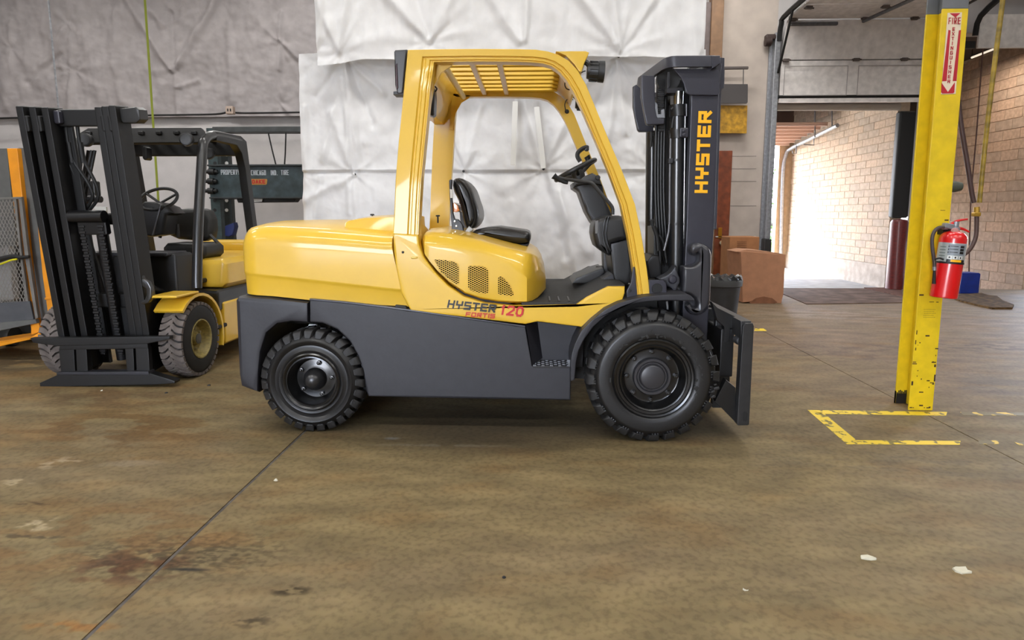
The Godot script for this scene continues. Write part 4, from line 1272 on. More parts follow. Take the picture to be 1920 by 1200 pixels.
func build_floor_bits():
	var tm := mat(Color(0.86, 0.74, 0.14), 0.6, 0, 0.0)
	tm.albedo_texture = worn(0.06)
	tm.uv1_scale = Vector3.ONE * 1.1
	var b := MB.new()
	var faded := mat(Color(0.80, 0.66, 0.16), 0.6, 0, 0.0)
	faded.albedo_texture = worn(0.35)
	faded.uv1_scale = Vector3.ONE * 1.1
	var tapes := [
		[[[1514, 769], [1776, 772.5], [1774, 779.5], [1538, 776]], "worn yellow floor stripe along the near foot of the yellow column", tm],
		[[[1514, 769], [1546, 776], [1604, 824], [1588, 833]], "yellow floor stripe slanting toward the viewer left of the column", tm],
		[[[1588, 833], [1602, 825.5], [1801, 827], [1800, 834]], "long bright yellow floor stripe nearest the viewer", tm],
		[[[1800, 773], [2050, 774], [2050, 780], [1806, 779]], "faded yellow floor stripe right of the column foot", faded],
		[[[1834, 826], [1872, 826], [1873, 833], [1836, 833]], "short faded yellow dash right of the long stripe's end", faded],
		[[[1902, 829], [1990, 830], [1990, 836], [1910, 835]], "last faded yellow dash at the right edge", faded],
		[[[1416, 616], [1432, 616], [1438, 620.5], [1414, 620.5]], "small yellow floor mark just right of the fork carriage", tm]]
	for t in tapes:
		b = MB.new()
		flat(b, t[0], 0.0, 0.0012)
		own("floor_stripe", b, t[2], t[1], "floor marking", "yellow floor markings")
	for q in [[517, 901, 0.016, "small pale paper scrap on the floor below the rear wheel"], [1627, 1047, 0.035, "thin pale torn scrap on the floor at lower right"], [1804, 1070, 0.036, "crumpled white paper scrap on the floor at lower right"], [1398, 1107, 0.01, "tiny pale fleck on the floor below the front wheel"], [190, 733, 0.01, "tiny pale crumb under the parked forklift's carriage"]]:
		b = MB.new()
		var g := G(q[0], q[1])
		var n := 9
		var poly := PackedVector2Array()
		for i in n:
			var a := TAU * i / n
			var r: float = q[2] * (0.6 + 0.5 * rng.randf())
			poly.append(Vector2(g.x + cos(a) * r, -g.z + sin(a) * r * (0.55 if q[0] != 1804 else 0.9)))
		b.ext(poly, 0.006, 0.0, 0.002)
		b.xf(0, Transform3D(Basis(Vector3.RIGHT, -PI / 2), Vector3.ZERO))
		for i in b.t.size():
			if b.t[i].y > 0.003: b.t[i].y += 0.006 * sin(b.t[i].x * 190.0) * sin(b.t[i].z * 150.0)
		own("paper_scrap", b, mat(Color(0.74, 0.72, 0.64), 0.8), q[3], "scrap")
	for q in [[945, 1083, 0.008, "dark pebble on the bare floor below the forklift's middle"], [392, 723, 0.014, "dark crumb on the floor between the parked forklift and the big one"], [312, 737, 0.012, "dark crumb on the floor before the parked forklift"]]:
		b = MB.new()
		var g := G(q[0], q[1])
		b.lathe(PackedVector2Array([Vector2(0, 0), Vector2(q[2], 0.0), Vector2(q[2] * 0.8, q[2] * 0.6), Vector2(0, q[2] * 0.8)]), 7, Transform3D(Basis(Vector3.RIGHT, -PI / 2), g))
		own("pebble", b, M.dark, q[3], "pebble")
	b = MB.new()
	flat(b, [[1786, 556], [1806, 554], [1840, 552], [1853, 556], [1870, 558], [1880, 566], [1901, 574], [1898, 580], [1860, 580], [1836, 575], [1800, 566], [1786, 560]], 0.0, 0.03, 0.008)
	own("scrap_board", b, dull(mat(Color(0.42, 0.32, 0.20), 0.95, 0, 0.6, 1.2, 0.3)), "broken dark wooden board lying on the floor behind the extinguisher", "board")
	b = MB.new()
	var bp := P(1809, 543, -11.75)
	bp.y = 0.0
	b.ext(PackedVector2Array([Vector2(-0.17, 0), Vector2(0.15, 0), Vector2(0.155, 0.35), Vector2(0.13, 0.37), Vector2(-0.17, 0.37)]), 0.15, -0.15, 0.015, 0.015)
	b.xf(0, Transform3D(Basis(), bp))
	own("blue_bin", b, mat(Color(0.05, 0.17, 0.52), 0.5, 0, 0.15), "small blue plastic bin on the floor before the right brick wall", "bin")

func worn(bare: float) -> ImageTexture:   # paint worn off to the concrete in patches
	var a := noise(0.035, 4, 51).get_seamless_image(256, 256)
	var im := Image.create(256, 256, false, Image.FORMAT_RGB8)
	for j in 256:
		for i in 256:
			var k := smoothstep(bare + 0.22, bare + 0.3, a.get_pixel(i, j).r)
			im.set_pixel(i, j, Color(0.50, 0.52, 0.95).lerp(Color(1, 1, 1), k))
	return ImageTexture.create_from_image(im)

# ---- the big forklift
func both(called: String, b: MB, m: Material, root: Node, crease := 0.75) -> Array:   # a part and its twin on the far side
	return [obj(called, b, m, root, crease), obj(called, mirror(b), m, root, crease)]

func build_main_truck():
	var t := thing("forklift", "large yellow and black counterbalance forklift parked side-on in the middle of the hall", "forklift", Vector3(-0.4, 0, ZC))
	truck_body(t)
	truck_guard(t)
	truck_cab(t)
	truck_mast(t)
	truck_carriage(t)
	truck_marks(t)
	var front := P(1226, 708, -3.82); front.y = 0.408
	var rear := P(582, 714, -3.93); rear.y = 0.338
	wheel(t, "front_wheel", front, 0.408, 0.30, true, 1.0)
	wheel(t, "front_wheel", Vector3(front.x, front.y, 2 * ZC - front.z), 0.408, 0.30, true, -1.0)
	wheel(t, "rear_wheel", rear, 0.338, 0.24, false, 1.0)
	wheel(t, "rear_wheel", Vector3(rear.x, rear.y, 2 * ZC - rear.z), 0.338, 0.24, false, -1.0)
	var ax := MB.new()
	ax.tube(PackedVector3Array([Vector3(front.x, front.y, front.z - 0.25), Vector3(front.x, front.y, 2 * ZC - front.z + 0.25)]), 0.12, 16, 1)
	ax.tube(PackedVector3Array([Vector3(rear.x, rear.y, rear.z - 0.2), Vector3(rear.x, rear.y, 2 * ZC - rear.z + 0.2)]), 0.08, 16, 1)
	obj("axle", ax, M.dark, t)

func truck_body(t: Node3D):
	var b := MB.new()
	# rear bonnet: a lofted shell, its rear corners rounded, its front end following the cab leg
	var xe := V("0.85,766 0.92,757 1.0,749 1.1,740.5 1.2,735 1.31,733.5")
	var x0 := P(443.5, 500, ZN).x
	var rings := []
	var rc := 0.13
	for k in [0.0, 0.004, 0.015, 0.035, 0.065, 0.1, 0.13, 0.2, 0.3, 0.42, 0.55, 0.7, 0.8, 0.88, 0.94, 1.0]:
		var px: float = lerpf(443.5, 748, k)
		var s: float = k * 1.07
		var ins: float = 0.0 if s > rc else rc - sqrt(maxf(0.0, rc * rc - (rc - s) * (rc - s)))
		var yb := P(px, table("443,553 500,556 580,565 757,577", px), ZN).y
		var ym := P(px, table("443,514 600,531 757,549", px), ZN).y
		var ys := P(px, table("443,432 500,428 600,433 700,441 757,446", px), ZN).y
		var yt := 1.365 - 0.012 * pow(absf(k - 0.45) * 2.0, 2) - ins * 0.75
		ys -= ins * 0.55
		var half := []
		half.append(Vector2(0.03 + ins, yb))
		half.append(Vector2(0.02 + ins, ym - 0.012))
		half.append(Vector2(0.006 + ins, ym + 0.006))
		half.append(Vector2(0.005 + ins, ym + 0.02))
		half.append(Vector2(0.004 + ins, lerpf(ym, ys, 0.5)))
		half.append(Vector2(0.0045 + ins, ys - 0.11))
		half.append(Vector2(0.0055 + ins, ys - 0.085))
		half.append(Vector2(0.011 + ins, ys - 0.06))
		half.append(Vector2(0.022 + ins, ys - 0.035))
		half.append(Vector2(0.043 + ins, ys - 0.008))
		half.append(Vector2(0.085 + ins, ys + 0.018))
		half.append(Vector2(0.25 + ins * 0.7, lerpf(ys + 0.02, yt, 0.45)))
		half.append(Vector2(0.5 + ins * 0.4, lerpf(ys + 0.02, yt, 0.9)))
		var ring := PackedVector3Array()
		for side in 2:
			for i in half.size():
				var q: Vector2 = half[i] if side == 0 else half[half.size() - 1 - i]
				var e := 0.0
				var pe := xe[0].y
				for j in xe.size() - 1:
					if q.y >= xe[j].x: pe = lerpf(xe[j].y, xe[j + 1].y, clampf((q.y - xe[j].x) / (xe[j + 1].x - xe[j].x), 0, 1))
				var x := lerpf(x0, P(pe, 500, ZN).x, k)
				ring.append(Vector3(x, q.y, ZN - q.x if side == 0 else ZF + q.x))
		rings.append(ring)
	b.loft(rings)
	var bonnet := obj("rear_bonnet", b, M.yellow, t, 0.6)
	b = MB.new()   # raised cover on the bonnet, with a peaked rear edge
	var cv := []
	for q in [[0.0, 655, 0.0], [0.15, 662, 0.014], [0.4, 690, 0.03], [0.8, 728, 0.038], [1.0, 745, 0.036]]:
		var x := P(q[1], 418, -4.25).x
		cv.append(PackedVector3Array([Vector3(x, 1.28, -4.13), Vector3(x, 1.345 + q[2], -4.16), Vector3(x, 1.36 + q[2], -4.4), Vector3(x, 1.36 + q[2], 2 * ZC + 4.4), Vector3(x, 1.345 + q[2], 2 * ZC + 4.16), Vector3(x, 1.28, 2 * ZC + 4.13)]))
	b.loft(cv)
	obj("radiator_cover", b, M.yellow, bonnet)
	for q in [[698, 404, 412, -4.9], [821, 406, 414, -5.0]]:
		b = MB.new()
		var p := P(q[0], q[1], q[3])
		b.lathe(PackedVector2Array([Vector2(0, 0.012), Vector2(0.015, 0.011), Vector2(0.017, 0), Vector2(0.006, 0), Vector2(0.006, -0.05), Vector2(0, -0.05)]), 14, Transform3D(Basis(Vector3.RIGHT, -PI / 2), p))
		obj("filler_cap", b, M.dark, bonnet)
	b = MB.new()   # black counterweight
	var poly := W("440.5,563 446,556 500,557.5 578,566.5 578,606 545,604 520,608 500,625 489,660 485,700 484,737 472,733 451,725 447,702 444,640", ZN)
	b.ext(poly, ZN + 0.005, ZF - 0.005, 0.03, 0.03)
	obj("counterweight", b, M.charcoal, t)
	b = MB.new()   # block that joins bonnet and counterweight over the rear axle
	b.span(Vector3(P(470, 560, ZN).x, 0.66, ZN - 0.26), Vector3(P(735, 560, ZN).x, 0.93, ZF + 0.26), 0.02)
	b.span(Vector3(P(640, 560, ZN).x, 0.30, ZN - 0.30), Vector3(P(1130, 560, ZN).x, 0.82, ZF + 0.30), 0.02)
	b.span(Vector3(P(520, 700, ZN).x, 0.25, ZN - 0.42), Vector3(P(650, 700, ZN).x, 0.5, ZF + 0.42), 0.02)
	b.span(Vector3(P(735, 560, ZN).x, 0.72, ZN - 0.05), Vector3(P(960, 560, ZN).x, 0.94, ZF + 0.05), 0.02)
	obj("chassis", b, M.dark, t)
	b = MB.new()
	gon(b, "580,560 640,565 745,577 985,611 998,686 1071,686 1070,751 880,748 690,744 686,733 681,702 671,668 655,640 632,618 604,606 580,604", ZN, 0.22, 0.014)
	both("side_skirt", b, M.charcoal, t)
	b = MB.new()   # lip along the top edge of the skirt
	gon(b, "580,560 640,565 745,577 985,611 985,614.5 745,580.5 640,568.5 580,563.5", ZN + 0.006, 0.03, 0.003)
	both("skirt_lip", b, M.mast, t)
	b = MB.new()   # black wedge between bonnet and cab panel
	gon(b, "741,572 760,574 767,585 740,579", ZN + 0.002, 0.05, 0.002)
	both("filler_strip", b, M.dark, t)
	b = MB.new()   # pale bracket over the rear tyre
	gon(b, "565,619 569,615 577,612 579,608 593,608 597,616 595,620 585,620 583,619.5", ZN - 0.2, 0.03, 0.003)
	obj("bracket", b, M.white, t)
	# step
	b = MB.new()
	b.ext(W("986,606 1000,600 1008,603 1094,614 1094,690 996,690", ZN - 0.14), ZN - 0.16, ZN - 0.24, 0.004)
	both("step_back", b, M.charcoal, t)
	b = MB.new()
	var p0 := P(986, 610, ZN); var p1 := P(998, 685, ZN); var d := 0.16
	var q0 := P(1008, 604, ZN - d); var q1 := P(1017, 671, ZN - d)
	b.quad(p0, p1, q1, q0)
	b.quad(p0 + Vector3(-0.02, 0, 0), q0 + Vector3(-0.02, 0, 0), q1 + Vector3(-0.02, 0, 0), p1 + Vector3(-0.02, 0, 0))
	both("step_cheek", b, M.charcoal, t)
	b = MB.new()
	var sy := P(1035, 684, ZN).y
	var sx0 := P(999, 684, ZN).x; var sx1 := P(1071, 684, ZN).x
	b.span(Vector3(sx0, sy - 0.02, ZN - 0.16), Vector3(sx1, sy - 0.008, ZN + 0.004), 0.002)
	obj("step_plate", b, mat(Color(0.16, 0.16, 0.165), 0.5, 0.2), t)
	var teeth := MB.new()
	for i in 9:
		for j in 6:
			if (i + j) % 2 == 0: teeth.box(Vector3(sx0 + 0.012 + i * (sx1 - sx0 - 0.02) / 8.4, sy - 0.005, ZN - 0.003 - j * 0.027), Vector3(0.02, 0.008, 0.014), 0.002)
	tag(obj("step_grip", teeth, mat(Color(0.42, 0.43, 0.45), 0.4, 0.4), t), "", "", "", "stuff")
	b = MB.new()
	gon(b, "1063,675 1071,675 1071,687.5 1066,687.5", ZN + 0.012, 0.02, 0.002)
	obj("step_end", b, mat(Color(0.42, 0.43, 0.45), 0.4, 0.3), t)
	# yellow cab side
	b = MB.new()
	gon(b, "736.5,437 784,440 786,459 795,482 815,509 840,535 870,555.5 909,568 960,573 1004,572.5 1080,571 1100,557 1140,537 1172,537 1172,550 1167,564 1147,572 1115,596 1092,614 1007,603.5 985,608.5 880,596 770,584 752,550 741.5,500 738,470", ZN + 0.006, 0.16, 0.014)
	both("cab_side", b, M.yellow, t)
	b = MB.new()
	b.lathe(PackedVector2Array([Vector2(0, 0.003), Vector2(0.006, 0.003), Vector2(0.008, 0), Vector2(0, 0)]), 12, Transform3D(Basis(), P(755.5, 473, ZN + 0.006)))
	obj("plug", b, M.dark, t)
	b = MB.new()
	b.box(P(777, 483, ZN + 0.004), Vector3(0.04, 0.014, 0.016), 0.005)
	obj("latch", b, M.yellow, t)
	# seat deck
	b = MB.new()
	var sta := []
	for px in [787.0, 790.0, 796, 806, 820, 842, 870, 900, 930, 955, 975, 988, 998, 1008, 1017, 1023, 1026]:
		var ins := 0.0
		if px > 985: ins = 0.42 * pow((px - 985) / 41.0, 1.6)
		if px < 800: ins = 0.10 * pow((800 - px) / 13.0, 2.0)
		var zz := ZN - ins
		var yb := P(px, table("787,456 797,480 817,507 842,532 872,552 910,564 960,569 1005,568 1026,556", px), ZN).y
		var yc := P(px, table("787,452 800,459 860,465 910,475 950,490 975,507 988,520 1026,530", px), ZN).y
		var yt := P(px, table("787,446 791,436 797,433 847,438 885,446 922,456 960,466 990,473 1008,482 1018,496 1024,515 1026,530", px), ZN - 0.1).y
		yc = maxf(minf(yc, yt - 0.012), yb + 0.001)
		var half := [Vector2(0.02, yb), Vector2(0.0, lerpf(yb, yc, 0.06)), Vector2(0.0, lerpf(yb, yc, 0.5)), Vector2(0.0, lerpf(yb, yc, 0.88)), Vector2(0.0, yc - 0.004), Vector2(0.008, lerpf(yc, yt, 0.2)), Vector2(0.03, lerpf(yc, yt, 0.6)), Vector2(0.07, lerpf(yc, yt, 0.92)), Vector2(0.12, yt), Vector2(0.35, yt + 0.015)]
		var ring := PackedVector3Array()
		for side in 2:
			for i in half.size():
				var q: Vector2 = half[i] if side == 0 else half[half.size() - 1 - i]
				var z: float = zz - q.x if side == 0 else 2 * ZC - zz + q.x
				ring.append(Vector3(P(px, 500, ZN).x, q.y, minf(z, ZC + 0.02) if side == 1 else maxf(z, ZC - 0.02)))
		sta.append(ring)
	b.loft(sta)
	var deck := obj("seat_deck", b, M.yellow, t, 0.62)
	# ventilation openings: dark recess, mesh of crossing strips
	for s in ["215,670 225,663 300,668 365,682 392,700 403,730 403,840 396,852 380,852 330,818 265,760", "470,722 480,712 580,715 610,727 626,752 628,900 620,920 600,924 520,912 480,895 467,870", "693,805 700,793 716,790 745,808 785,855 815,920 812,940 795,942 705,930 693,920"]:
		var vp := W(s, ZN, 760, 320, 4)
		b = MB.new()
		b.ext(vp, ZN + 0.0015, ZN - 0.01, 0.0005)
		var vent := obj("vent", b, M.vent, deck)
		var mesh := MB.new()
		var cxy := Vector2.ZERO
		for q in vp: cxy += q
		cxy /= vp.size()
		for dir in [1.0, -1.0]:
			for k in range(-16, 17):
				var c := cxy + Vector2(k * 0.026, 0)
				var line := PackedVector2Array([c + Vector2(-0.3, -0.3 * 0.52 * dir), c + Vector2(0.3, 0.3 * 0.52 * dir)])
				for seg in Geometry2D.intersect_polyline_with_polygon(line, vp):
					var u: Vector2 = (seg[-1] - seg[0])
					if u.length() < 0.006: continue
					mesh.box(Vector3((seg[0].x + seg[-1].x) / 2, (seg[0].y + seg[-1].y) / 2, ZN + 0.003), Vector3(u.length(), 0.0034, 0.003), 0.0005, Basis(Vector3.BACK, u.angle()))
		obj("vent_mesh", mesh, M.yellow, vent)
		var rim := MB.new()
		for i in vp.size():
			var pa := vp[i]; var pb := vp[(i + 1) % vp.size()]
			rim.box(Vector3((pa.x + pb.x) / 2, (pa.y + pb.y) / 2, ZN + 0.0025), Vector3(pa.distance_to(pb) + 0.003, 0.005, 0.004), 0.001, Basis(Vector3.BACK, (pb - pa).angle()))
		obj("vent_rim", rim, M.yellow, vent)
	# front fender, foot bracket
	b = MB.new()
	b.ext(W("440,560 446,500 470,420 520,320 600,240 700,160 800,112 900,84 1000,64 1150,50 1320,47 1345,60 1368,88 1366,97 1150,97 1010,102 910,118 820,146 700,212 610,290 545,380 500,470 480,560 470,690 440,700", ZN + 0.1, 960, 540, 4), ZN + 0.10, ZN - 0.22, 0.006)
	both("fender", b, M.charcoal, t)
	b = MB.new()
	b.ext(W("480,560 500,470 545,380 610,290 700,212 820,146 910,118 1010,102 1100,98 1100,420 700,700 470,690", ZN - 0.2, 960, 540, 4), ZN - 0.24, ZN - 0.3, 0.004)
	both("wheel_arch", b, M.dark, t)
	b = MB.new()
	gon(b, "340,572 500,570 530,600 540,640 540,735 350,760", -3.99, 0.03, 0.004, 1160, 430, 6)
	var fb: Array = both("guard_bracket", b, M.mast, t)
	b = MB.new()
	b.lathe(PackedVector2Array([Vector2(0, 0.003), Vector2(0.031, 0.003), Vector2(0.033, 0), Vector2(0, 0)]), 24, Transform3D(Basis(), P(1232, 541.5, -3.99)))
	obj("bracket_hole", b, M.dark, fb[0])
	b = MB.new()
	gon(b, "90,760 90,690 140,600 165,430 180,420 215,780 130,790", -4.0, 0.03, 0.004, 1160, 430, 6)
	both("foot_plate", b, M.mast, t)
	for q in [[1181, 545, 0.010], [1168, 552, 0.007]]:
		b = MB.new()
		b.lathe(PackedVector2Array([Vector2(0, 0.006), Vector2(q[2], 0.004), Vector2(q[2], 0), Vector2(0, 0)]), 10, Transform3D(Basis(), P(q[0], q[1], -3.985)))
		obj("bolt", b, M.dark, t)

func truck_guard(t: Node3D):
	var b := MB.new()
	# one continuous frame a side: rear leg, roof rail, curved front leg; outer edge, inner edge and depth at each station
	var st := [[736, 442, 785, 442, -3.985], [738.5, 400, 787, 395, -3.99], [741, 340, 790.5, 335, -4.0], [747, 265, 798, 260, -4.03], [752, 215, 803, 210, -4.055], [757, 165, 808, 160, -4.075], [760.5, 128, 811.5, 138, -4.09], [764, 93, 814, 116.5, -4.1], [830, 91.5, 838, 116, -4.1], [900, 91, 900, 115.5, -4.1], [970, 91.5, 966, 116, -4.1], [1005, 92.5, 995, 117, -4.1], [1028, 96, 1017, 119, -4.1], [1047, 102, 1034, 124, -4.1], [1066, 113, 1049, 135, -4.1], [1083, 131, 1062, 151, -4.1], [1099, 158, 1076, 174, -4.098], [1113, 192, 1090, 203, -4.09], [1139, 255, 1115, 260, -4.075], [1167.5, 322, 1142, 324, -4.06], [1191, 383, 1164, 384, -4.045], [1203.5, 443, 1177, 443, -4.03], [1213, 503, 1187, 503, -4.015], [1220, 556.5, 1195, 558, -4.0]]
	var rings := []
	var prof := V("0,.085 0,.010 .02,.002 .05,0 .55,0 .60,.012 .66,.012 .71,.001 .82,.001 .86,.011 .91,.011 .95,.002 .98,.002 1,.010 1,.085")
	for s in st:
		var o := P(s[0], s[1], s[4]); var i := P(s[2], s[3], s[4])
		var ring := PackedVector3Array()
		for q in prof: ring.append(o.lerp(i, q.x) + Vector3(0, 0, -q.y))
		rings.append(ring)
	b.loft(rings)
	both("guard_frame", b, M.yellow, t, 0.82)
	# rear header and its gussets
	b = MB.new()
	var hz0 := -4.17
	var a0 := P(790, 120, hz0); var a1 := P(800, 200, hz0)
	b.ext(PackedVector2Array([Vector2(a0.x - 0.05, 2.38), Vector2(a0.x + 0.08, 2.40), Vector2(a0.x + 0.04, 2.29), Vector2(a0.x + 0.01, 2.18), Vector2(a0.x - 0.02, 2.12), Vector2(a0.x - 0.09, 2.12)]), hz0, 2 * ZC - hz0, 0.004, 0.004)
	obj("rear_header", b, M.yellow, t)
	b = MB.new()   # curved corner plate inside each rear corner
	b.ext(W("806,114 850,118 846,125 828,136 815,160 808,200 800,200", -4.18), -4.172, -4.185, 0.003)
	both("corner_gusset", b, M.yellow, t)
	b = MB.new()   # bead the roof bars butt against
	var r0 := P(834, 118, -4.2); var r1 := Vector3(r0.x, r0.y, 2 * ZC + 4.2)
	b.tube(PackedVector3Array([r0 + Vector3(0, -0.02, 0), r1 + Vector3(0, -0.02, 0)]), 0.022, 10, 1)
	obj("roof_bead", b, mat(Color(0.9, 0.82, 0.52), 0.4), t)
	var roof_y := P(940, 104, -4.2).y
	for k in 8:   # lengthwise roof bars, each tilted like a louvre
		b = MB.new()
		var z := lerpf(-4.24, 2 * ZC + 4.24, k / 7.0)
		var xa := r0.x - 0.01; var xb := P(1055, 110, -4.2).x
		b.box(Vector3((xa + xb) / 2, roof_y - 0.012, z), Vector3(xb - xa, 0.068, 0.016), 0.004, Basis(Vector3.RIGHT, deg_to_rad(-52)))
		obj("roof_bar", b, M.yellow, t)
	for px in [884, 936]:
		b = MB.new()
		var x := P(px, 110, -4.2).x
		b.span(Vector3(x - 0.018, roof_y - 0.05, 2 * ZC + 4.18), Vector3(x + 0.018, roof_y - 0.012, -4.18), 0.004)
		obj("roof_crossbar", b, M.yellow, t)
	# front header: a bent plate whose end shows at the front corner
	b = MB.new()
	b.ext(W("1042,98 1070,97.5 1098,97.5 1104,100 1101,108 1095,120 1090,136 1085,136 1076,122 1060,106", -4.13), -4.105, 2 * ZC + 4.105, 0.006, 0.006)
	obj("front_header", b, M.yellow, t)
	# rear lamp
	b = MB.new()
	b.ext(W("740,98 742,95 764,94 762,120 756,176 746,176 742,160 741,130", -4.15), -4.13, -4.26, 0.008, 0.008)
	var tl: Array = both("rear_lamp", b, mat(Color(0.12, 0.11, 0.115), 0.35), t)
	b = MB.new()
	b.ext(W("741.5,122 744,118 746,165 744,168 742,158", -4.12), -4.122, -4.24, 0.003)
	obj("lamp_lens", b, mat(Color(0.19, 0.03, 0.05), 0.25), tl[0])
	b = MB.new()
	b.ext(W("738,172 758,170 758,178 738,178", -4.15), -4.14, -4.24, 0.003)
	obj("lamp_bracket", b, M.charcoal, tl[0])
	# front work lamps
	for s in [1.0, -1.0]:
		var zc := -4.17 if s > 0 else 2 * ZC + 4.17
		var c := P(1115, 134, -4.17)
		var ax := Transform3D(Basis(Vector3.UP, PI / 2) * Basis(Vector3.RIGHT, 0.06), Vector3(c.x, c.y, zc))
		b = MB.new()
		b.lathe(PackedVector2Array([Vector2(0, -0.05), Vector2(0.045, -0.048), Vector2(0.056, -0.02), Vector2(0.06, 0.02), Vector2(0.064, 0.022), Vector2(0.066, 0.058), Vector2(0.058, 0.06), Vector2(0.055, 0.05), Vector2(0, 0.05)]), 28, ax)
		var lamp_ := obj("work_lamp", b, M.plastic, t)
		b = MB.new()
		for k in 12:
			var a := TAU * k / 12
			b.box(ax * Vector3(cos(a) * 0.058, sin(a) * 0.058, -0.008), Vector3(0.05, 0.007, 0.012), 0.002, ax.basis * Basis(Vector3.BACK, a) * Basis(Vector3.UP, PI / 2))
		obj("cooling_fin", b, M.plastic, lamp_)
		b = MB.new()
		b.tube(PackedVector3Array([P(1097, 116, -4.17), P(1103, 120, -4.17), P(1108, 128, -4.17)]) if s > 0 else PackedVector3Array([Vector3(P(1097, 116, -4.17).x, P(1097, 116, -4.17).y, zc), Vector3(P(1108, 128, -4.17).x, P(1108, 128, -4.17).y, zc)]), 0.018, 8, 2)
		obj("lamp_arm", b, M.black, lamp_)
		if s > 0:
			b = MB.new()
			b.tube(L("1098,133 1094,134 1090,136 1089,133", -4.14), 0.004, 5, 3)
			obj("wire", b, M.dark, lamp_)
	b = MB.new()
	b.tube(L("1062,150 1059,158 1062,166 1070,168 1075,162", -4.6), 0.004, 5, 4)
	b.tube(L("1075,187 1064,186 1059,196 1061,208", -5.2), 0.004, 5, 4)
	obj("wire_loop", b, M.dark, t)
	b = MB.new()
	b.lathe(PackedVector2Array([Vector2(0, 0.01), Vector2(0.014, 0.008), Vector2(0.018, 0), Vector2(0, 0)]), 12, Transform3D(Basis(), P(1063, 209, -5.28)))
	obj("grommet", b, M.dark, t)
	# mirror inside the rear corner
	b = MB.new()
	b.ext(W("804,170 812,162 817,168 818,185 817,216 814,220 806,218 804,205", -4.3), -4.24, -4.34, 0.012, 0.012)
	var mr := obj("rear_mirror", b, M.black, t)
	b = MB.new()
	b.tube(L("806,168 812,161 819,166 816,172", -4.22), 0.005, 6, 3)
	obj("mirror_stalk", b, M.dark, mr)

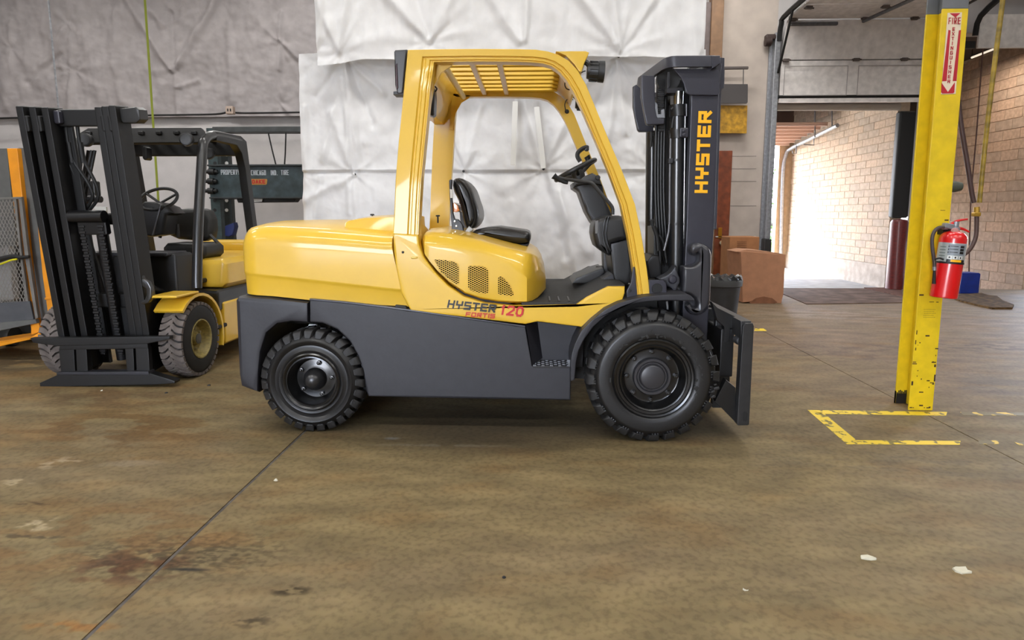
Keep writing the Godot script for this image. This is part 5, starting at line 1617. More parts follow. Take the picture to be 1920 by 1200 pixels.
func truck_cab(t: Node3D):
	var b := MB.new()
	# seat
	var zs := -4.47; var ze := 2 * ZC + 4.47
	b.ext(W("352,70 372,56 400,52 425,58 445,72 470,98 492,130 508,170 522,215 540,265 549,305 551,340 546,370 530,402 510,425 490,438 470,440 452,428 440,405 428,360 420,310 408,255 385,205 362,160 348,110", zs, 760, 320, 4), zs, ze, 0.045, 0.045)
	var sb := obj("seat_back", b, M.vinyl, t, 0.3)
	b = MB.new()
	var pp := L("400,66 432,90 462,130 485,180 502,240 520,300 524,350 512,400 490,430", zs + 0.002, 760, 320, 4)
	b.tube(pp, 0.006, 6, 3)
	obj("seat_piping", b, M.black, sb)
	b = MB.new()
	b.ext(W("485,485 500,462 530,442 580,430 640,424 690,420 740,428 800,436 860,446 905,452 930,464 941,488 940,515 930,540 900,548 850,552 780,540 700,528 600,508 520,500", zs + 0.03, 760, 320, 4), zs + 0.03, ze - 0.03, 0.04, 0.04)
	obj("seat_cushion", b, M.vinyl, t, 0.3)
	b = MB.new()
	b.ext(W("480,490 560,500 700,528 850,552 930,548 915,568 860,572 790,582 700,560 560,515 470,500", zs, 760, 320, 4), zs, ze, 0.006, 0.006)
	obj("seat_pan", b, M.dark, t)
	b = MB.new()
	b.ext(W("332,78 340,68 356,70 352,110 352,180 358,240 362,320 376,362 402,366 428,398 438,420 440,450 478,490 470,505 420,500 352,480 352,420 345,330 336,180", zs - 0.02, 760, 320, 4), zs + 0.015, zs - 0.02, 0.004)
	var sf := obj("seat_frame", b, M.black, t)
	var sf2 := MB.new()
	sf2.ext(W("332,78 340,68 356,70 352,110 352,180 358,240 362,320 376,362 402,366 428,398 438,420 440,450 478,490 470,505 420,500 352,480 352,420 345,330 336,180", zs - 0.02, 760, 320, 4), ze, ze - 0.03, 0.004)
	obj("seat_frame", sf2, M.black, t)
	for q in [[853, 415], [856, 424]]:
		b = MB.new()
		b.lathe(PackedVector2Array([Vector2(0, 0.006), Vector2(0.007, 0.005), Vector2(0.009, 0), Vector2(0, 0)]), 10, Transform3D(Basis(), P(q[0], q[1], zs + 0.016)))
		obj("seat_bolt", b, M.chrome, sf)
	b = MB.new()
	b.ext(W("346,250 372,240 398,262 410,300 385,312 350,306", zs - 0.05, 760, 320, 4), zs - 0.02, zs - 0.3, 0.004)
	obj("amber_reflector", b, gloss(mat(Color(0.85, 0.48, 0.06), 0.25), 0.8, 0.05), sf)
	b = MB.new()
	gon(b, "442,462 476,416 504,436 504,448 468,474 450,474", zs + 0.03, 0.03, 0.006, 760, 320, 4)
	obj("belt_buckle", b, mat(Color(0.6, 0.61, 0.62), 0.4), sf)
	b = MB.new()
	gon(b, "333,138 352,142 354,205 336,205", zs + 0.02, 0.02, 0.003, 760, 320, 4)
	obj("seat_label", b, M.white, sf)
	b = MB.new()
	gon(b, "838,570 905,568 908,576 880,588 845,586", zs, 0.3, 0.004, 760, 320, 4)
	obj("seat_adjuster", b, M.letter_yellow, t)
	b = MB.new()
	gon(b, "790,582 850,586 915,592 918,604 850,606 800,596", zs - 0.02, 0.4, 0.004, 760, 320, 4)
	obj("seat_mount", b, M.dark, t)
	# floor mat and pedals
	var fy := P(1005, 567, ZN).y
	var xm0 := P(1005, 567, ZN).x; var xm1 := P(1078, 567, ZN).x
	b = MB.new()
	b.ext(PackedVector2Array([Vector2(-0.08, fy - 0.03), Vector2(xm1, fy - 0.03), Vector2(P(1172, 536, ZN).x, P(1172, 536, ZN).y - 0.03), Vector2(P(1172, 536, ZN).x, P(1172, 534, ZN).y), Vector2(P(1140, 536, ZN).x, P(1140, 535, ZN).y), Vector2(xm1, fy), Vector2(-0.08, fy)]), ZN - 0.012, ZF + 0.012, 0.006, 0.006)
	var mt := obj("floor_mat", b, M.mat, t)
	b = MB.new()
	for q in [[1026, 1034], [1043, 1051], [1061, 1070]]:
		var g0 := P(q[0], 563, ZN - 0.06); var g1 := P(q[1], 553, ZN - 0.25)
		b.box(Vector3((g0.x + g1.x) / 2, fy + 0.002, ZN - 0.16), Vector3(0.012, 0.008, 0.22), 0.002)
	obj("mat_rib", b, M.black, mt)
	b = MB.new()
	b.ext(W("1072,530 1080,520 1100,512 1118,505 1130,502 1133,510 1120,520 1100,530", -4.6), -4.55, -4.95, 0.008, 0.008)
	obj("pedal", b, M.plastic, t)
	b = MB.new()
	b.ext(W("1112,535 1128,522 1148,512 1152,524 1140,534", -4.4), -4.35, -4.6, 0.008, 0.008)
	obj("pedal", b, M.charcoal, t)
	b = MB.new()
	b.lathe(PackedVector2Array([Vector2(0, 0.03), Vector2(0.05, 0.025), Vector2(0.06, 0), Vector2(0, 0)]), 16, Transform3D(Basis(Vector3.RIGHT, -PI / 2), P(1130, 505, -4.75)))
	obj("pedal", b, M.black, t)
	# steering column, dash and shroud
	b = MB.new()
	b.ext(W("1250,95 1330,60 1400,20 1450,50 1480,120 1500,225 1545,325 1560,420 1500,440 1440,430 1400,390 1355,310 1340,270 1300,160 1255,130", -4.6, 760, 320, 4), -4.58, -4.88, 0.02, 0.02)
	obj("steering_column", b, M.black, t)
	b = MB.new()
	b.ext(W("1256,98 1310,66 1345,40 1402,18 1450,45 1475,110 1400,98 1300,112 1262,126", -4.56, 760, 320, 4), -4.54, -4.90, 0.015, 0.015)
	obj("column_head", b, M.plastic, t)
	b = MB.new()
	b.lathe(PackedVector2Array([Vector2(0, 0.012), Vector2(0.016, 0.01), Vector2(0.018, 0), Vector2(0, 0)]), 12, Transform3D(Basis(), P(1121, 333, -4.53)))
	obj("column_knob", b, M.dark, t)
	var wc := P(1079, 319, -4.73)
	var tilt := Basis(Vector3.BACK, deg_to_rad(27)) * Basis(Vector3.RIGHT, -PI / 2 - 0.02)
	var wx := Transform3D(tilt, wc)
	var ring := PackedVector3Array()
	for i in 40: ring.append(wx * Vector3(cos(TAU * i / 40) * 0.155, sin(TAU * i / 40) * 0.155, 0))
	b = MB.new()
	b.tube(ring, 0.017, 10, 1, true)
	var sw := obj("steering_wheel", b, M.plastic, t)
	b = MB.new()
	for k in 3:
		var a := TAU * k / 3 + 0.5
		b.tube(PackedVector3Array([wx * Vector3(cos(a) * 0.15, sin(a) * 0.15, 0), wx * Vector3(0, 0, -0.05)]), 0.014, 8, 1)
	b.lathe(PackedVector2Array([Vector2(0, 0.0), Vector2(0.04, -0.01), Vector2(0.05, -0.05), Vector2(0.03, -0.11), Vector2(0, -0.12)]), 20, wx)
	obj("wheel_hub", b, M.plastic, sw)
	b = MB.new()
	b.tube(PackedVector3Array([P(1103, 306, -4.73), P(1102, 297, -4.73), P(1100, 293, -4.73)]), 0.017, 10, 2, false, 0.024)
	obj("spinner_knob", b, M.black, sw)
	b = MB.new()
	b.tube(L("1100,276 1092,279 1084,286 1083,294 1088,303", -4.95), 0.017, 8, 4)
	b.box(P(1100, 278, -4.95), Vector3(0.035, 0.045, 0.03), 0.01)
	obj("grab_handle", b, M.plastic, t)
	b = MB.new()
	b.tube(L("1125,45 1180,60 1300,78 1395,92 1440,140 1500,210 1552,275 1556,330", -4.42, 760, 320, 4), 0.012, 8, 4)
	var lv := obj("control_lever", b, M.plastic, t)
	for q in [[1123, 48, 0.024], [1150, 66, 0.02], [1180, 78, 0.018]]:
		b = MB.new()
		b.tube(PackedVector3Array([P(760 + (q[0] - 12) / 4.0, 320 + (q[1] - 10) / 4.0, -4.42), P(760 + (q[0] + 10) / 4.0, 320 + (q[1] + 6) / 4.0, -4.42), P(760 + (q[0] + 40) / 4.0, 320 + (q[1] + 14) / 4.0, -4.42)]), q[2], 10, 3, false, 0.01)
		obj("lever_knob", b, M.dark, lv)
	b = MB.new()
	b.ext(W("1425,372 1470,352 1510,338 1600,336 1645,345 1662,430 1668,510 1600,530 1545,545 1540,620 1530,640 1500,622 1470,600 1432,570 1415,520 1406,470 1410,420", -4.3, 760, 320, 4), -4.28, -4.62, 0.03, 0.03)
	var sh := obj("dash_shroud", b, M.plastic, t, 0.5)
	b = MB.new()
	for q in ["1500,350 1512,345 1498,400 1490,470 1500,540 1525,610 1516,620 1488,545 1478,470 1485,400", "1522,345 1534,342 1518,400 1512,470 1520,540 1545,600 1540,612 1510,545 1500,470 1508,400"]:
		gon(b, q, -4.272, 0.02, 0.003, 760, 320, 4)
	obj("shroud_rib", b, M.black, sh)
	b = MB.new()
	gon(b, "1424,378 1448,372 1446,468 1424,472", -4.272, 0.012, 0.003, 760, 320, 4)
	obj("shroud_label", b, mat(Color(0.42, 0.42, 0.42), 0.5), sh)
	b = MB.new()
	b.ext(W("1480,590 1545,560 1540,880 1490,880", -4.7, 760, 320, 4), -4.66, -4.8, 0.01)
	b.ext(W("1535,545 1600,528 1672,508 1690,600 1702,700 1695,835 1650,862 1580,850 1555,770 1540,650", -4.32, 760, 320, 4), -4.31, -4.66, 0.02, 0.02)
	obj("cowl", b, M.plastic, t)
	b = MB.new()
	b.ext(W("1665,430 1690,440 1702,560 1716,720 1712,850 1690,850 1700,700 1680,560", -4.2, 760, 320, 4), -4.19, -4.3, 0.01, 0.01)
	obj("cowl_edge", b, M.black, t)

func truck_marks(t: Node3D):
	var z := ZN + 0.0065
	var base := P(838, 577, z); var right := P(931, 586.5, z)
	var along := (right - base).normalized()
	var h := 0.052
	var up := Vector3(0.0, h, 0)
	var b := word("HYSTER", base, along, up, 0.0438, 0.0082, 0.0108, Vector3.BACK, 0.0012, 0.22)
	obj("lettering", b, M.letter_black, t)
	base = P(872.5, 593, z); right = P(928, 597, z)
	along = (right - base).normalized()
	b = word("FORTIS", base, along, Vector3(0, 0.0285, 0), 0.0295, 0.006, 0.0062, Vector3.BACK, 0.0012, 0.22)
	obj("lettering", b, M.letter_red, t)
	base = P(938, 590, z); right = P(978, 594, z)
	along = (right - base).normalized()
	b = word("120", base, along, Vector3(0, 0.064, 0), 0.0475, 0.0095, 0.0125, Vector3.BACK, 0.0012, 0.2)
	obj("lettering", b, M.letter_red, t)
	z = -4.198
	base = P(1326.5, 362, z); right = P(1334, 215, z)
	along = (right - base).normalized()
	var upv := Vector3(-along.y, along.x, 0).normalized()
	b = word("HYSTER", base, along, upv * 0.083, 0.0735, 0.0135, 0.0195, Vector3.BACK, 0.0015, 0.0)
	obj("lettering", b, M.letter_yellow, t)

func truck_mast(t: Node3D):
	var b := MB.new()
	var zm := -4.2
	var f := W("1296,130 1354,118 1348,183 1339,430 1328,597 1324,690 1274,690 1280,588 1287,430 1296,183", zm)
	b.ext(f, zm, zm - 0.06, 0.008, 0.004)
	both("outer_channel", b, M.mast, t)
	b = MB.new()
	b.ext(W("1349,108 1358,109 1357,165 1352,168 1343,430 1338,430", zm - 0.04), zm - 0.03, zm - 0.12, 0.004)
	both("channel_flange", b, M.mast, t)
	# inner channel, lift cylinders, chain and hoses behind the near channel
	b = MB.new()
	b.ext(W("1262,150 1312,150 1306,600 1257,600", zm - 0.22), zm - 0.2, zm - 0.3, 0.008)
	both("inner_channel", b, M.black, t)
	b = MB.new()
	b.tube(PackedVector3Array([P(1271, 212, zm - 0.08), P(1266, 610, zm - 0.08)]), 0.049, 24, 1)
	both("lift_cylinder", b, gloss(mat(Color(0.08, 0.085, 0.095), 0.35), 0.6, 0.15), t, 0.3)
	b = MB.new()
	b.tube(PackedVector3Array([P(1273, 172, zm - 0.08), P(1271, 205, zm - 0.08)]), 0.031, 20, 1)
	both("piston_rod", b, M.chrome, t, 0.3)
	for q in [[1271, 208, 0.056, 22.0], [1270, 252, 0.058, 16.0], [1268.5, 301, 0.053, 4.0], [1267.5, 420, 0.053, 4.0]]:
		b = MB.new()
		b.tube(PackedVector3Array([P(q[0], q[1] - q[3] / 2, zm - 0.08), P(q[0], q[1] + q[3] / 2, zm - 0.08)]), q[2], 20, 1)
		obj("cylinder_collar", b, M.black, t, 0.3)
	b = MB.new()
	b.box(P(1282, 249, zm - 0.03), Vector3(0.055, 0.06, 0.03), 0.006)
	for k in [-0.012, 0.014]: b.box(P(1282, 249, zm - 0.01) + Vector3(0, k, 0.002), Vector3(0.02, 0.02, 0.014), 0.006)
	obj("clamp", b, M.mast, t)
	b = MB.new()
	b.tube(L("1258,206 1270,198 1271,206 1263,222 1260,240", zm - 0.05), 0.012, 8, 3)
	obj("hose_elbow", b, M.dark, t)
	b = MB.new()
	b.tube(L("1258,245 1256,330 1255,420 1250,450 1245,470", zm - 0.06), 0.008, 8, 3)
	obj("steel_pipe", b, M.steel, t)
	b = MB.new()
	gon(b, "1254,297 1262,296 1262,306 1254,306", zm - 0.03, 0.04, 0.004)
	obj("pipe_clip", b, M.charcoal, t)
	for k in 4:
		b = MB.new()
		var x := 1228.0 + k * 5.2
		b.tube(PackedVector3Array([P(x + 6, 150 + k * 3, zm - 0.2), P(x + 2, 260, zm - 0.16), P(x + 1, 360, zm - 0.16), P(x + 5, 440, zm - 0.16), P(x + 12, 500, zm - 0.2)]), 0.0105, 8, 5)
		obj("hydraulic_hose", b, M.black, t)
	var link := MB.new()   # leaf chain over its sheave
	for k in 30:
		link.box(P(1243 - 4.0 * sin(minf(k, 8) / 8.0 * 1.5), 140 + k * 3.6, zm - 0.16), Vector3(0.04, 0.0105, 0.035), 0.003)
		link.box(P(1240 - 0.0 * k, 141.8 + k * 3.6, zm - 0.16), Vector3(0.026, 0.007, 0.028), 0.002)
	tag(obj("lift_chain", link, mat(Color(0.2, 0.2, 0.205), 0.45, 0.4, 0.2, 5.0), t), "", "", "", "stuff")
	b = MB.new()
	b.lathe(PackedVector2Array([Vector2(0, 0.02), Vector2(0.05, 0.02), Vector2(0.075, 0.025), Vector2(0.075, -0.025), Vector2(0, -0.025)]), 24, Transform3D(Basis(), P(1252, 150, zm - 0.16)))
	obj("chain_sheave", b, M.black, t)
	b = MB.new()
	gon(b, "1250,165 1280,164 1282,174 1250,175", zm - 0.06, 0.1, 0.005)
	gon(b, "1251,135 1257,135 1257,162 1251,166", zm - 0.05, 0.05, 0.004)
	obj("rod_crosshead", b, M.charcoal, t)
	b = MB.new()
	gon(b, "1228,190 1233,196 1234,214 1240,214 1240,206 1246,204 1247,221 1228,221", zm - 0.12, 0.04, 0.003)
	obj("hose_bracket", b, mat(Color(0.55, 0.56, 0.58), 0.4, 0.4), t)
	for q in [[1221.5, 247, 255], [1229, 255, 300]]:
		b = MB.new()
		b.tube(PackedVector3Array([P(q[0], q[1], -4.4), P(q[0], q[1] + 12, -4.4)]), 0.013, 8, 1)
		b.tube(PackedVector3Array([P(q[0], q[1] + 10, -4.4), P(q[0] - 1.0, q[2] + 20, -4.4)]), 0.009, 8, 1)
		obj("hose_end", b, M.dark, t)
	b = MB.new()   # valve block and loose hoses at the foot of the mast
	b.tube(L("1221,412 1223,418", -4.3), 0.017, 8, 1)
	b.tube(L("1222,418 1229,438 1236,460 1238,490 1237,520", -4.3), 0.0085, 8, 4)
	b.tube(L("1236,440 1243,452 1247,472 1250,492", -4.3), 0.0085, 8, 4)
	b.tube(L("1225,425 1232,445 1234,470", -4.28), 0.012, 8, 3)
	obj("loose_hose", b, M.dark, t)
	b = MB.new()
	gon(b, "1214,490 1222,479 1236,480 1240,500 1240,520 1218,522", -4.28, 0.3, 0.01)
	gon(b, "1226,425 1256,420 1256,610 1238,610 1226,500", zm - 0.19, 0.25, 0.006)
	obj("valve_block", b, M.black, t)
	# curved hose guard round the back of the mast top
	var yt := P(1240, 105, -4.13).y; var yb := P(1240, 126, -4.13).y
	var xr := P(1340, 110, -4.13).x
	var path := PackedVector2Array([Vector2(xr, -4.12), Vector2(0.98, -4.12), Vector2(0.87, -4.12), Vector2(0.835, -4.13), Vector2(0.81, -4.16), Vector2(0.795, -4.21), Vector2(0.765, -4.45), Vector2(0.735, -4.69), Vector2(0.73, ZC)])
	var full := path.duplicate()
	for i in range(path.size() - 2, -1, -1): full.append(Vector2(path[i].x, 2 * ZC - path[i].y))
	var ringsA := []
	for i in full.size():
		var dd := (full[mini(i + 1, full.size() - 1)] - full[maxi(i - 1, 0)]).normalized()
		var nn := Vector2(dd.y, -dd.x) * 0.025
		var o := full[i]
		var q := o - nn
		if q.distance_to(Vector2(1.1, ZC)) > o.distance_to(Vector2(1.1, ZC)): q = o + nn
		ringsA.append(PackedVector3Array([Vector3(o.x, yb, o.y), Vector3(o.x, yt - 0.005, o.y), Vector3(lerpf(o.x, q.x, 0.2), yt, lerpf(o.y, q.y, 0.2)), Vector3(q.x, yt, q.y), Vector3(q.x, yb, q.y)]))
	b = MB.new()
	b.loft(ringsA)
	var hg := obj("hose_guard", b, M.mast, t, 0.6)
	b = MB.new()
	b.ext(W("1335,103 1352,102.5 1352,118 1337,127", -4.1), -4.115, -4.2, 0.005)
	gon(b, "970,292 1440,288 1475,292 1498,330 1500,560 1490,580 1470,590 1160,588 1130,572 1118,548 1090,450 1060,395 1020,345", -4.175, 0.02, 0.004, 1100, 80, 6)
	both("mast_gusset", b, M.mast, t)
	b = MB.new()   # ties between the two channels
	b.span(Vector3(P(1296, 120, zm).x, 2.22, zm - 0.05), Vector3(P(1345, 120, zm).x, 2.34, 2 * ZC - zm + 0.05), 0.01)
	obj("mast_tie", b, M.black, t)
	b = MB.new()
	b.span(Vector3(P(1290, 560, zm).x, 0.45, zm - 0.05), Vector3(P(1310, 560, zm).x, 0.7, 2 * ZC - zm + 0.05), 0.01)
	obj("mast_tie", b, M.black, t)
	# two angled hose hangers under the guard
	b = MB.new()
	gon(b, "615,368 640,362 768,372 770,730 788,820 802,850 876,850 876,905 862,916 695,926 676,915 668,895 640,740 614,598", -4.3, 0.05, 0.006, 1100, 80, 6)
	obj("hose_hanger", b, M.mast, t)
	b = MB.new()
	gon(b, "525,490 560,470 612,520 620,600 645,740 672,900 690,925 752,938 756,1000 600,1002 580,985 572,965 545,830 524,720", -4.66, 0.05, 0.006, 1100, 80, 6)
	obj("hose_hanger", b, M.mast, t)
	# hooked bracket low on the channel
	b = MB.new()
	b.ext(W("720,420 735,412 800,415 845,408 885,385 908,355 911,290 895,258 878,268 868,292 842,297 818,280 805,245 804,205 820,180 850,160 900,152 950,165 1000,195 1032,235 1045,290 1040,560 1032,830 1010,880 975,930 930,958 880,970 825,962 790,935 770,895 772,858 800,828 826,850 815,862 830,880 856,892 880,878 885,830 860,780 800,740 712,715 716,560", -4.11, 1160, 430, 6), -4.10, -4.19, 0.022, 0.006)
	obj("hook_bracket", b, gloss(mat(Color(0.17, 0.17, 0.19), 0.4), 0.5, 0.2), t, 0.5)
	b = MB.new()
	gon(b, "455,560 480,545 545,515 585,485 610,455 640,412 656,450 668,500 690,550 692,590 675,630 655,665 645,700 615,690 590,660 550,645 520,610 495,580", -4.1, 0.12, 0.012, 1160, 430, 6)
	var tk := obj("tilt_pivot", b, mat(Color(0.22, 0.225, 0.25), 0.45, 0, 0.25, 4.0, 0.1), t)
	b = MB.new()
	b.lathe(PackedVector2Array([Vector2(0, 0.015), Vector2(0.02, 0.012), Vector2(0.03, 0.0), Vector2(0, 0)]), 14, Transform3D(Basis(), P(1261, 524, -4.1)))
	obj("pivot_pin", b, M.mast, tk)
	b = MB.new()
	b.tube(L("1250,565 1251.5,575 1250.5,590", -4.1), 0.007, 6, 2)
	obj("cable", b, mat(Color(0.5, 0.5, 0.5), 0.5), t)
	b = MB.new()
	b.tube(PackedVector3Array([Vector3(P(1235, 540, -4.2).x, 0.93, -4.22), Vector3(P(1290, 560, -4.2).x, 0.9, -4.22)]), 0.05, 16, 1)
	both("tilt_cylinder", b, M.black, t)

func truck_carriage(t: Node3D):
	var b := MB.new()
	var zn := -3.85; var zf := 2 * ZC - zn
	var g := func(px: float, py: float) -> Vector2:
		var p := P(px, py, zn); return Vector2(p.x, p.y)
	var cm := mat(Color(0.16, 0.16, 0.165), 0.42, 0.0, 0.2, 2.0)
	# end plates
	for s in [0, 1]:
		b = MB.new()
		var z0 := zn if s == 0 else zf + 0.07
		b.ext(PackedVector2Array([g.call(1393, 612), g.call(1397, 606), g.call(1412, 606), g.call(1414, 612), g.call(1405, 796), g.call(1402, 798), g.call(1384, 798), g.call(1382, 794)]), z0, z0 - 0.07, 0.005, 0.005)
		var ep := obj("end_plate", b, cm, t)
		if s == 0:
			b = MB.new()
			gon(b, "1393,775 1396,772 1400,772 1402,776 1401,788 1398,791 1394,790 1392,786", zn + 0.0015, 0.003, 0.0005)
			obj("slot", b, M.dark, ep)
	# upper and lower fork bars
	b = MB.new()
	b.ext(PackedVector2Array([g.call(1391, 603), g.call(1411, 603), g.call(1411, 636), g.call(1391, 636)]), zn - 0.02, zf + 0.02, 0.006, 0.006)
	obj("fork_bar", b, cm, t)
	b = MB.new()
	b.ext(PackedVector2Array([g.call(1385, 760), g.call(1405, 760), g.call(1404, 797), g.call(1384, 797)]), zn - 0.02, zf + 0.02, 0.006, 0.006)
	obj("fork_bar", b, cm, t)
	b = MB.new()
	b.span(Vector3(g.call(1376, 640).x - 0.02, g.call(1380, 722).y, zn - 0.2), Vector3(g.call(1396, 640).x, g.call(1380, 628).y, zf + 0.2), 0.006)
	obj("carriage_web", b, M.black, t)
	# uprights and rollers of the carriage
	for z in [-4.18, -4.42, 2 * ZC + 4.42, 2 * ZC + 4.18]:
		b = MB.new()
		var x := P(1385, 650, zn).x
		b.span(Vector3(x - 0.05, 0.12, z - 0.05), Vector3(x + 0.06, 0.755, z), 0.006)
		obj("carriage_upright", b, cm, t)
	b = MB.new()
	b.ext(W("1334,566 1345,577 1392,600 1392,608 1368,616 1368,640 1357,640 1357,612 1344,600", -4.05), -4.04, -4.1, 0.004)
	obj("roller_plate", b, M.black, t)
	b = MB.new()
	b.lathe(PackedVector2Array([Vector2(0, 0.06), Vector2(0.022, 0.055), Vector2(0.03, 0.04), Vector2(0.03, 0), Vector2(0, 0)]), 18, Transform3D(Basis(), P(1383, 636, -4.02)))
	obj("roller", b, mat(Color(0.25, 0.25, 0.26), 0.4, 0.3), t)
	b = MB.new()   # gusset that carries the lower bar
	b.ext(PackedVector2Array([g.call(1345, 757), g.call(1366, 716), g.call(1384, 731), g.call(1384, 797)]), -3.9, -3.96, 0.004, 0.004)
	obj("lower_gusset", b, M.black, t)

func wheel(t: Node3D, called: String, c: Vector3, R: float, width: float, front: bool, s: float):
	# built facing +z round the origin, z = 0 at the bulge of the side wall, then turned for its side
	var x := Transform3D(Basis() if s > 0 else Basis(Vector3.UP, PI), c)
	var b := MB.new()
	var k := R / 0.408
	var rr := 0.245 * k if front else 0.186
	var pf := PackedVector2Array([Vector2(rr - 0.02, -0.05), Vector2(rr, -0.012), Vector2(rr + 0.012, 0.0), Vector2(rr + 0.035, 0.004), Vector2(lerpf(rr, R, 0.50), 0.003), Vector2(lerpf(rr, R, 0.60), -0.006), Vector2(lerpf(rr, R, 0.64), -0.02), Vector2(R - 0.045, -0.032), Vector2(R - 0.03, -0.04), Vector2(R - 0.024, -0.06), Vector2(R - 0.02, -width * 0.5), Vector2(R - 0.024, -width + 0.06), Vector2(R - 0.045, -width + 0.03), Vector2(rr + 0.03, -width), Vector2(rr - 0.02, -width + 0.05)])
	if not front: pf = PackedVector2Array([Vector2(rr - 0.02, -0.05), Vector2(rr, -0.012), Vector2(rr + 0.02, -0.006), Vector2(rr + 0.035, -0.016), Vector2(rr + 0.05, -0.018), Vector2(rr + 0.066, -0.004), Vector2(rr + 0.078, 0.0), Vector2(rr + 0.086, -0.01), Vector2(R - 0.05, -0.018), Vector2(R - 0.035, -0.04), Vector2(R - 0.028, -0.06), Vector2(R - 0.024, -width * 0.5), Vector2(R - 0.03, -width + 0.06), Vector2(R - 0.05, -width + 0.03), Vector2(rr + 0.03, -width), Vector2(rr - 0.02, -width + 0.05)])
	b.lathe(pf, 72, x, true)
	var tyre := obj(called, b, M.rubber, t, 0.7)
	# tread lugs, alternating from either shoulder
	var n := 24 if front else 27
	var lug := MB.new()
	var h := 0.036
	var w := TAU * R / n * (0.66 if front else 0.74)
	var r1 := R - h
	var lf := []
	for q in [[0.0, -0.012], [0.45, 0.0], [1.0, 0.0]]: pass
	var rings := []
	for q in [[-0.012, -0.045 if front else -0.055, w * 0.62], [-0.022, 0.02 - h, w * 0.92], [-0.035, R - 0.004 - R, w * 0.96], [-0.055, 0.0, w], [-width * 0.54, 0.0, w * 0.62]]:
		var zt: float = q[0]; var top: float = R + minf(0.0, q[1]); var ww: float = q[2]
		var skew: float = (zt + width * 0.25) * -0.28
		rings.append(PackedVector3Array([Vector3(-ww / 2 + skew, r1 - 0.012, zt), Vector3(ww / 2 + skew, r1 - 0.012, zt), Vector3(ww / 2 * 0.93 + skew, top, zt), Vector3(-ww / 2 * 0.93 + skew, top, zt)]))
	lug.loft(rings)
	var lm := lug.mesh(0.8)
	var lug2 := MB.new()   # the inner row
	for i in range(0, lug.t.size(), 3):
		for e in [0, 2, 1]:
			var v := lug.t[i + e]
			lug2.t.append(Vector3(v.x, v.y, -width - v.z))
	var lm2 := lug2.mesh(0.8)
	for i in n * 2:
		var a := TAU * (i * 0.5 + (0.0 if s > 0 else 0.25)) / n
		var o := put("tread_lug", lm if i % 2 == 0 else lm2, M.lug, tyre)
		var off := t.position
		o.transform = Transform3D(Basis(), Vector3.ZERO) * x * Transform3D(Basis(Vector3.BACK, a), Vector3.ZERO)
	if front:   # rows of small side blocks under the shoulder
		var blk := MB.new()
		for i in n * 2:
			if i % 2 == 0: continue
			var a := TAU * i / (n * 2) + 0.065
			for e in 3:
				var aa := a + (e - 1) * 0.045
				blk.box(Vector3(sin(aa) * (R - 0.046), cos(aa) * (R - 0.046), -0.028), Vector3(0.012, 0.026, 0.014), 0.003, Basis(Vector3.BACK, -aa))
		blk.xf(0, x)
		tag(obj("side_block", blk, M.rubber, tyre), "", "", "", "stuff")
		var wear := MB.new()   # torn rubber along the bead
		var r2 := RandomNumberGenerator.new(); r2.seed = 5
		for i in 34:
			var a: float = r2.randf_range(-0.9, 2.0) if i < 24 else r2.randf_range(-2.6, 2.6)
			var r := rr + 0.012 + absf(r2.randfn()) * 0.02
			wear.box(Vector3(sin(a) * r, cos(a) * r, 0.003), Vector3(r2.randf_range(0.008, 0.03), r2.randf_range(0.006, 0.016), 0.009), 0.002, Basis(Vector3.BACK, -a + r2.randfn() * 0.5))
		for q in [[1.72, 0.385, 0.035], [1.78, 0.37, 0.025], [1.86, 0.38, 0.03], [1.66, 0.375, 0.02]]:
			wear.box(Vector3(sin(q[0]) * q[1], cos(q[0]) * q[1], -0.01), Vector3(q[2], q[2] * 0.6, 0.016), 0.005, Basis(Vector3.BACK, q[0] * 2.0))
		wear.xf(0, x)
		tag(obj("torn_rubber", wear, M.lug, tyre), "", "", "", "stuff")
	# rim: lock ring, cup and disc
	b = MB.new()
	if front: pf = PackedVector2Array([Vector2(rr + 0.002, -0.03), Vector2(rr + 0.002, -0.006), Vector2(rr - 0.006, 0.002), Vector2(rr - 0.016, -0.002), Vector2(rr - 0.02, -0.014), Vector2(rr - 0.034, -0.016), Vector2(rr - 0.042, -0.006), Vector2(rr - 0.05, -0.01), Vector2(rr - 0.062, -0.05), Vector2(rr - 0.075, -0.085), Vector2(rr - 0.085, -0.09), Vector2(0.115, -0.082), Vector2(0.11, -0.075), Vector2(0.0, -0.075), Vector2(0, -0.14), Vector2(rr, -0.14)])
	else: pf = PackedVector2Array([Vector2(rr + 0.002, -0.03), Vector2(rr + 0.002, -0.006), Vector2(rr - 0.006, 0.0), Vector2(rr - 0.016, -0.004), Vector2(rr - 0.022, -0.014), Vector2(rr - 0.03, -0.012), Vector2(rr - 0.036, -0.03), Vector2(rr - 0.045, -0.09), Vector2(rr - 0.06, -0.11), Vector2(0.09, -0.105), Vector2(0.08, -0.1), Vector2(0, -0.1), Vector2(0, -0.15), Vector2(rr, -0.15)])
	b.lathe(pf, 64, x, true)
	var rim := obj("rim", b, M.rim, tyre, 0.75)
	b = MB.new()
	if front: b.lathe(PackedVector2Array([Vector2(0.118, -0.09), Vector2(0.118, -0.055), Vector2(0.112, -0.046), Vector2(0.098, -0.046), Vector2(0.09, -0.058), Vector2(0.082, -0.058), Vector2(0.076, -0.04), Vector2(0.068, -0.032), Vector2(0.0, -0.026), Vector2(0, -0.09)]), 40, x, true)
	else: b.lathe(PackedVector2Array([Vector2(0.075, -0.12), Vector2(0.072, -0.07), Vector2(0.062, -0.055), Vector2(0.05, -0.03), Vector2(0.035, -0.012), Vector2(0.0, -0.004), Vector2(0, -0.12)]), 32, x, true)
	obj("hub_cap", b, gloss(mat(Color(0.17, 0.17, 0.185) if front else Color(0.11, 0.11, 0.115), 0.4), 0.4, 0.25), tyre, 0.7)
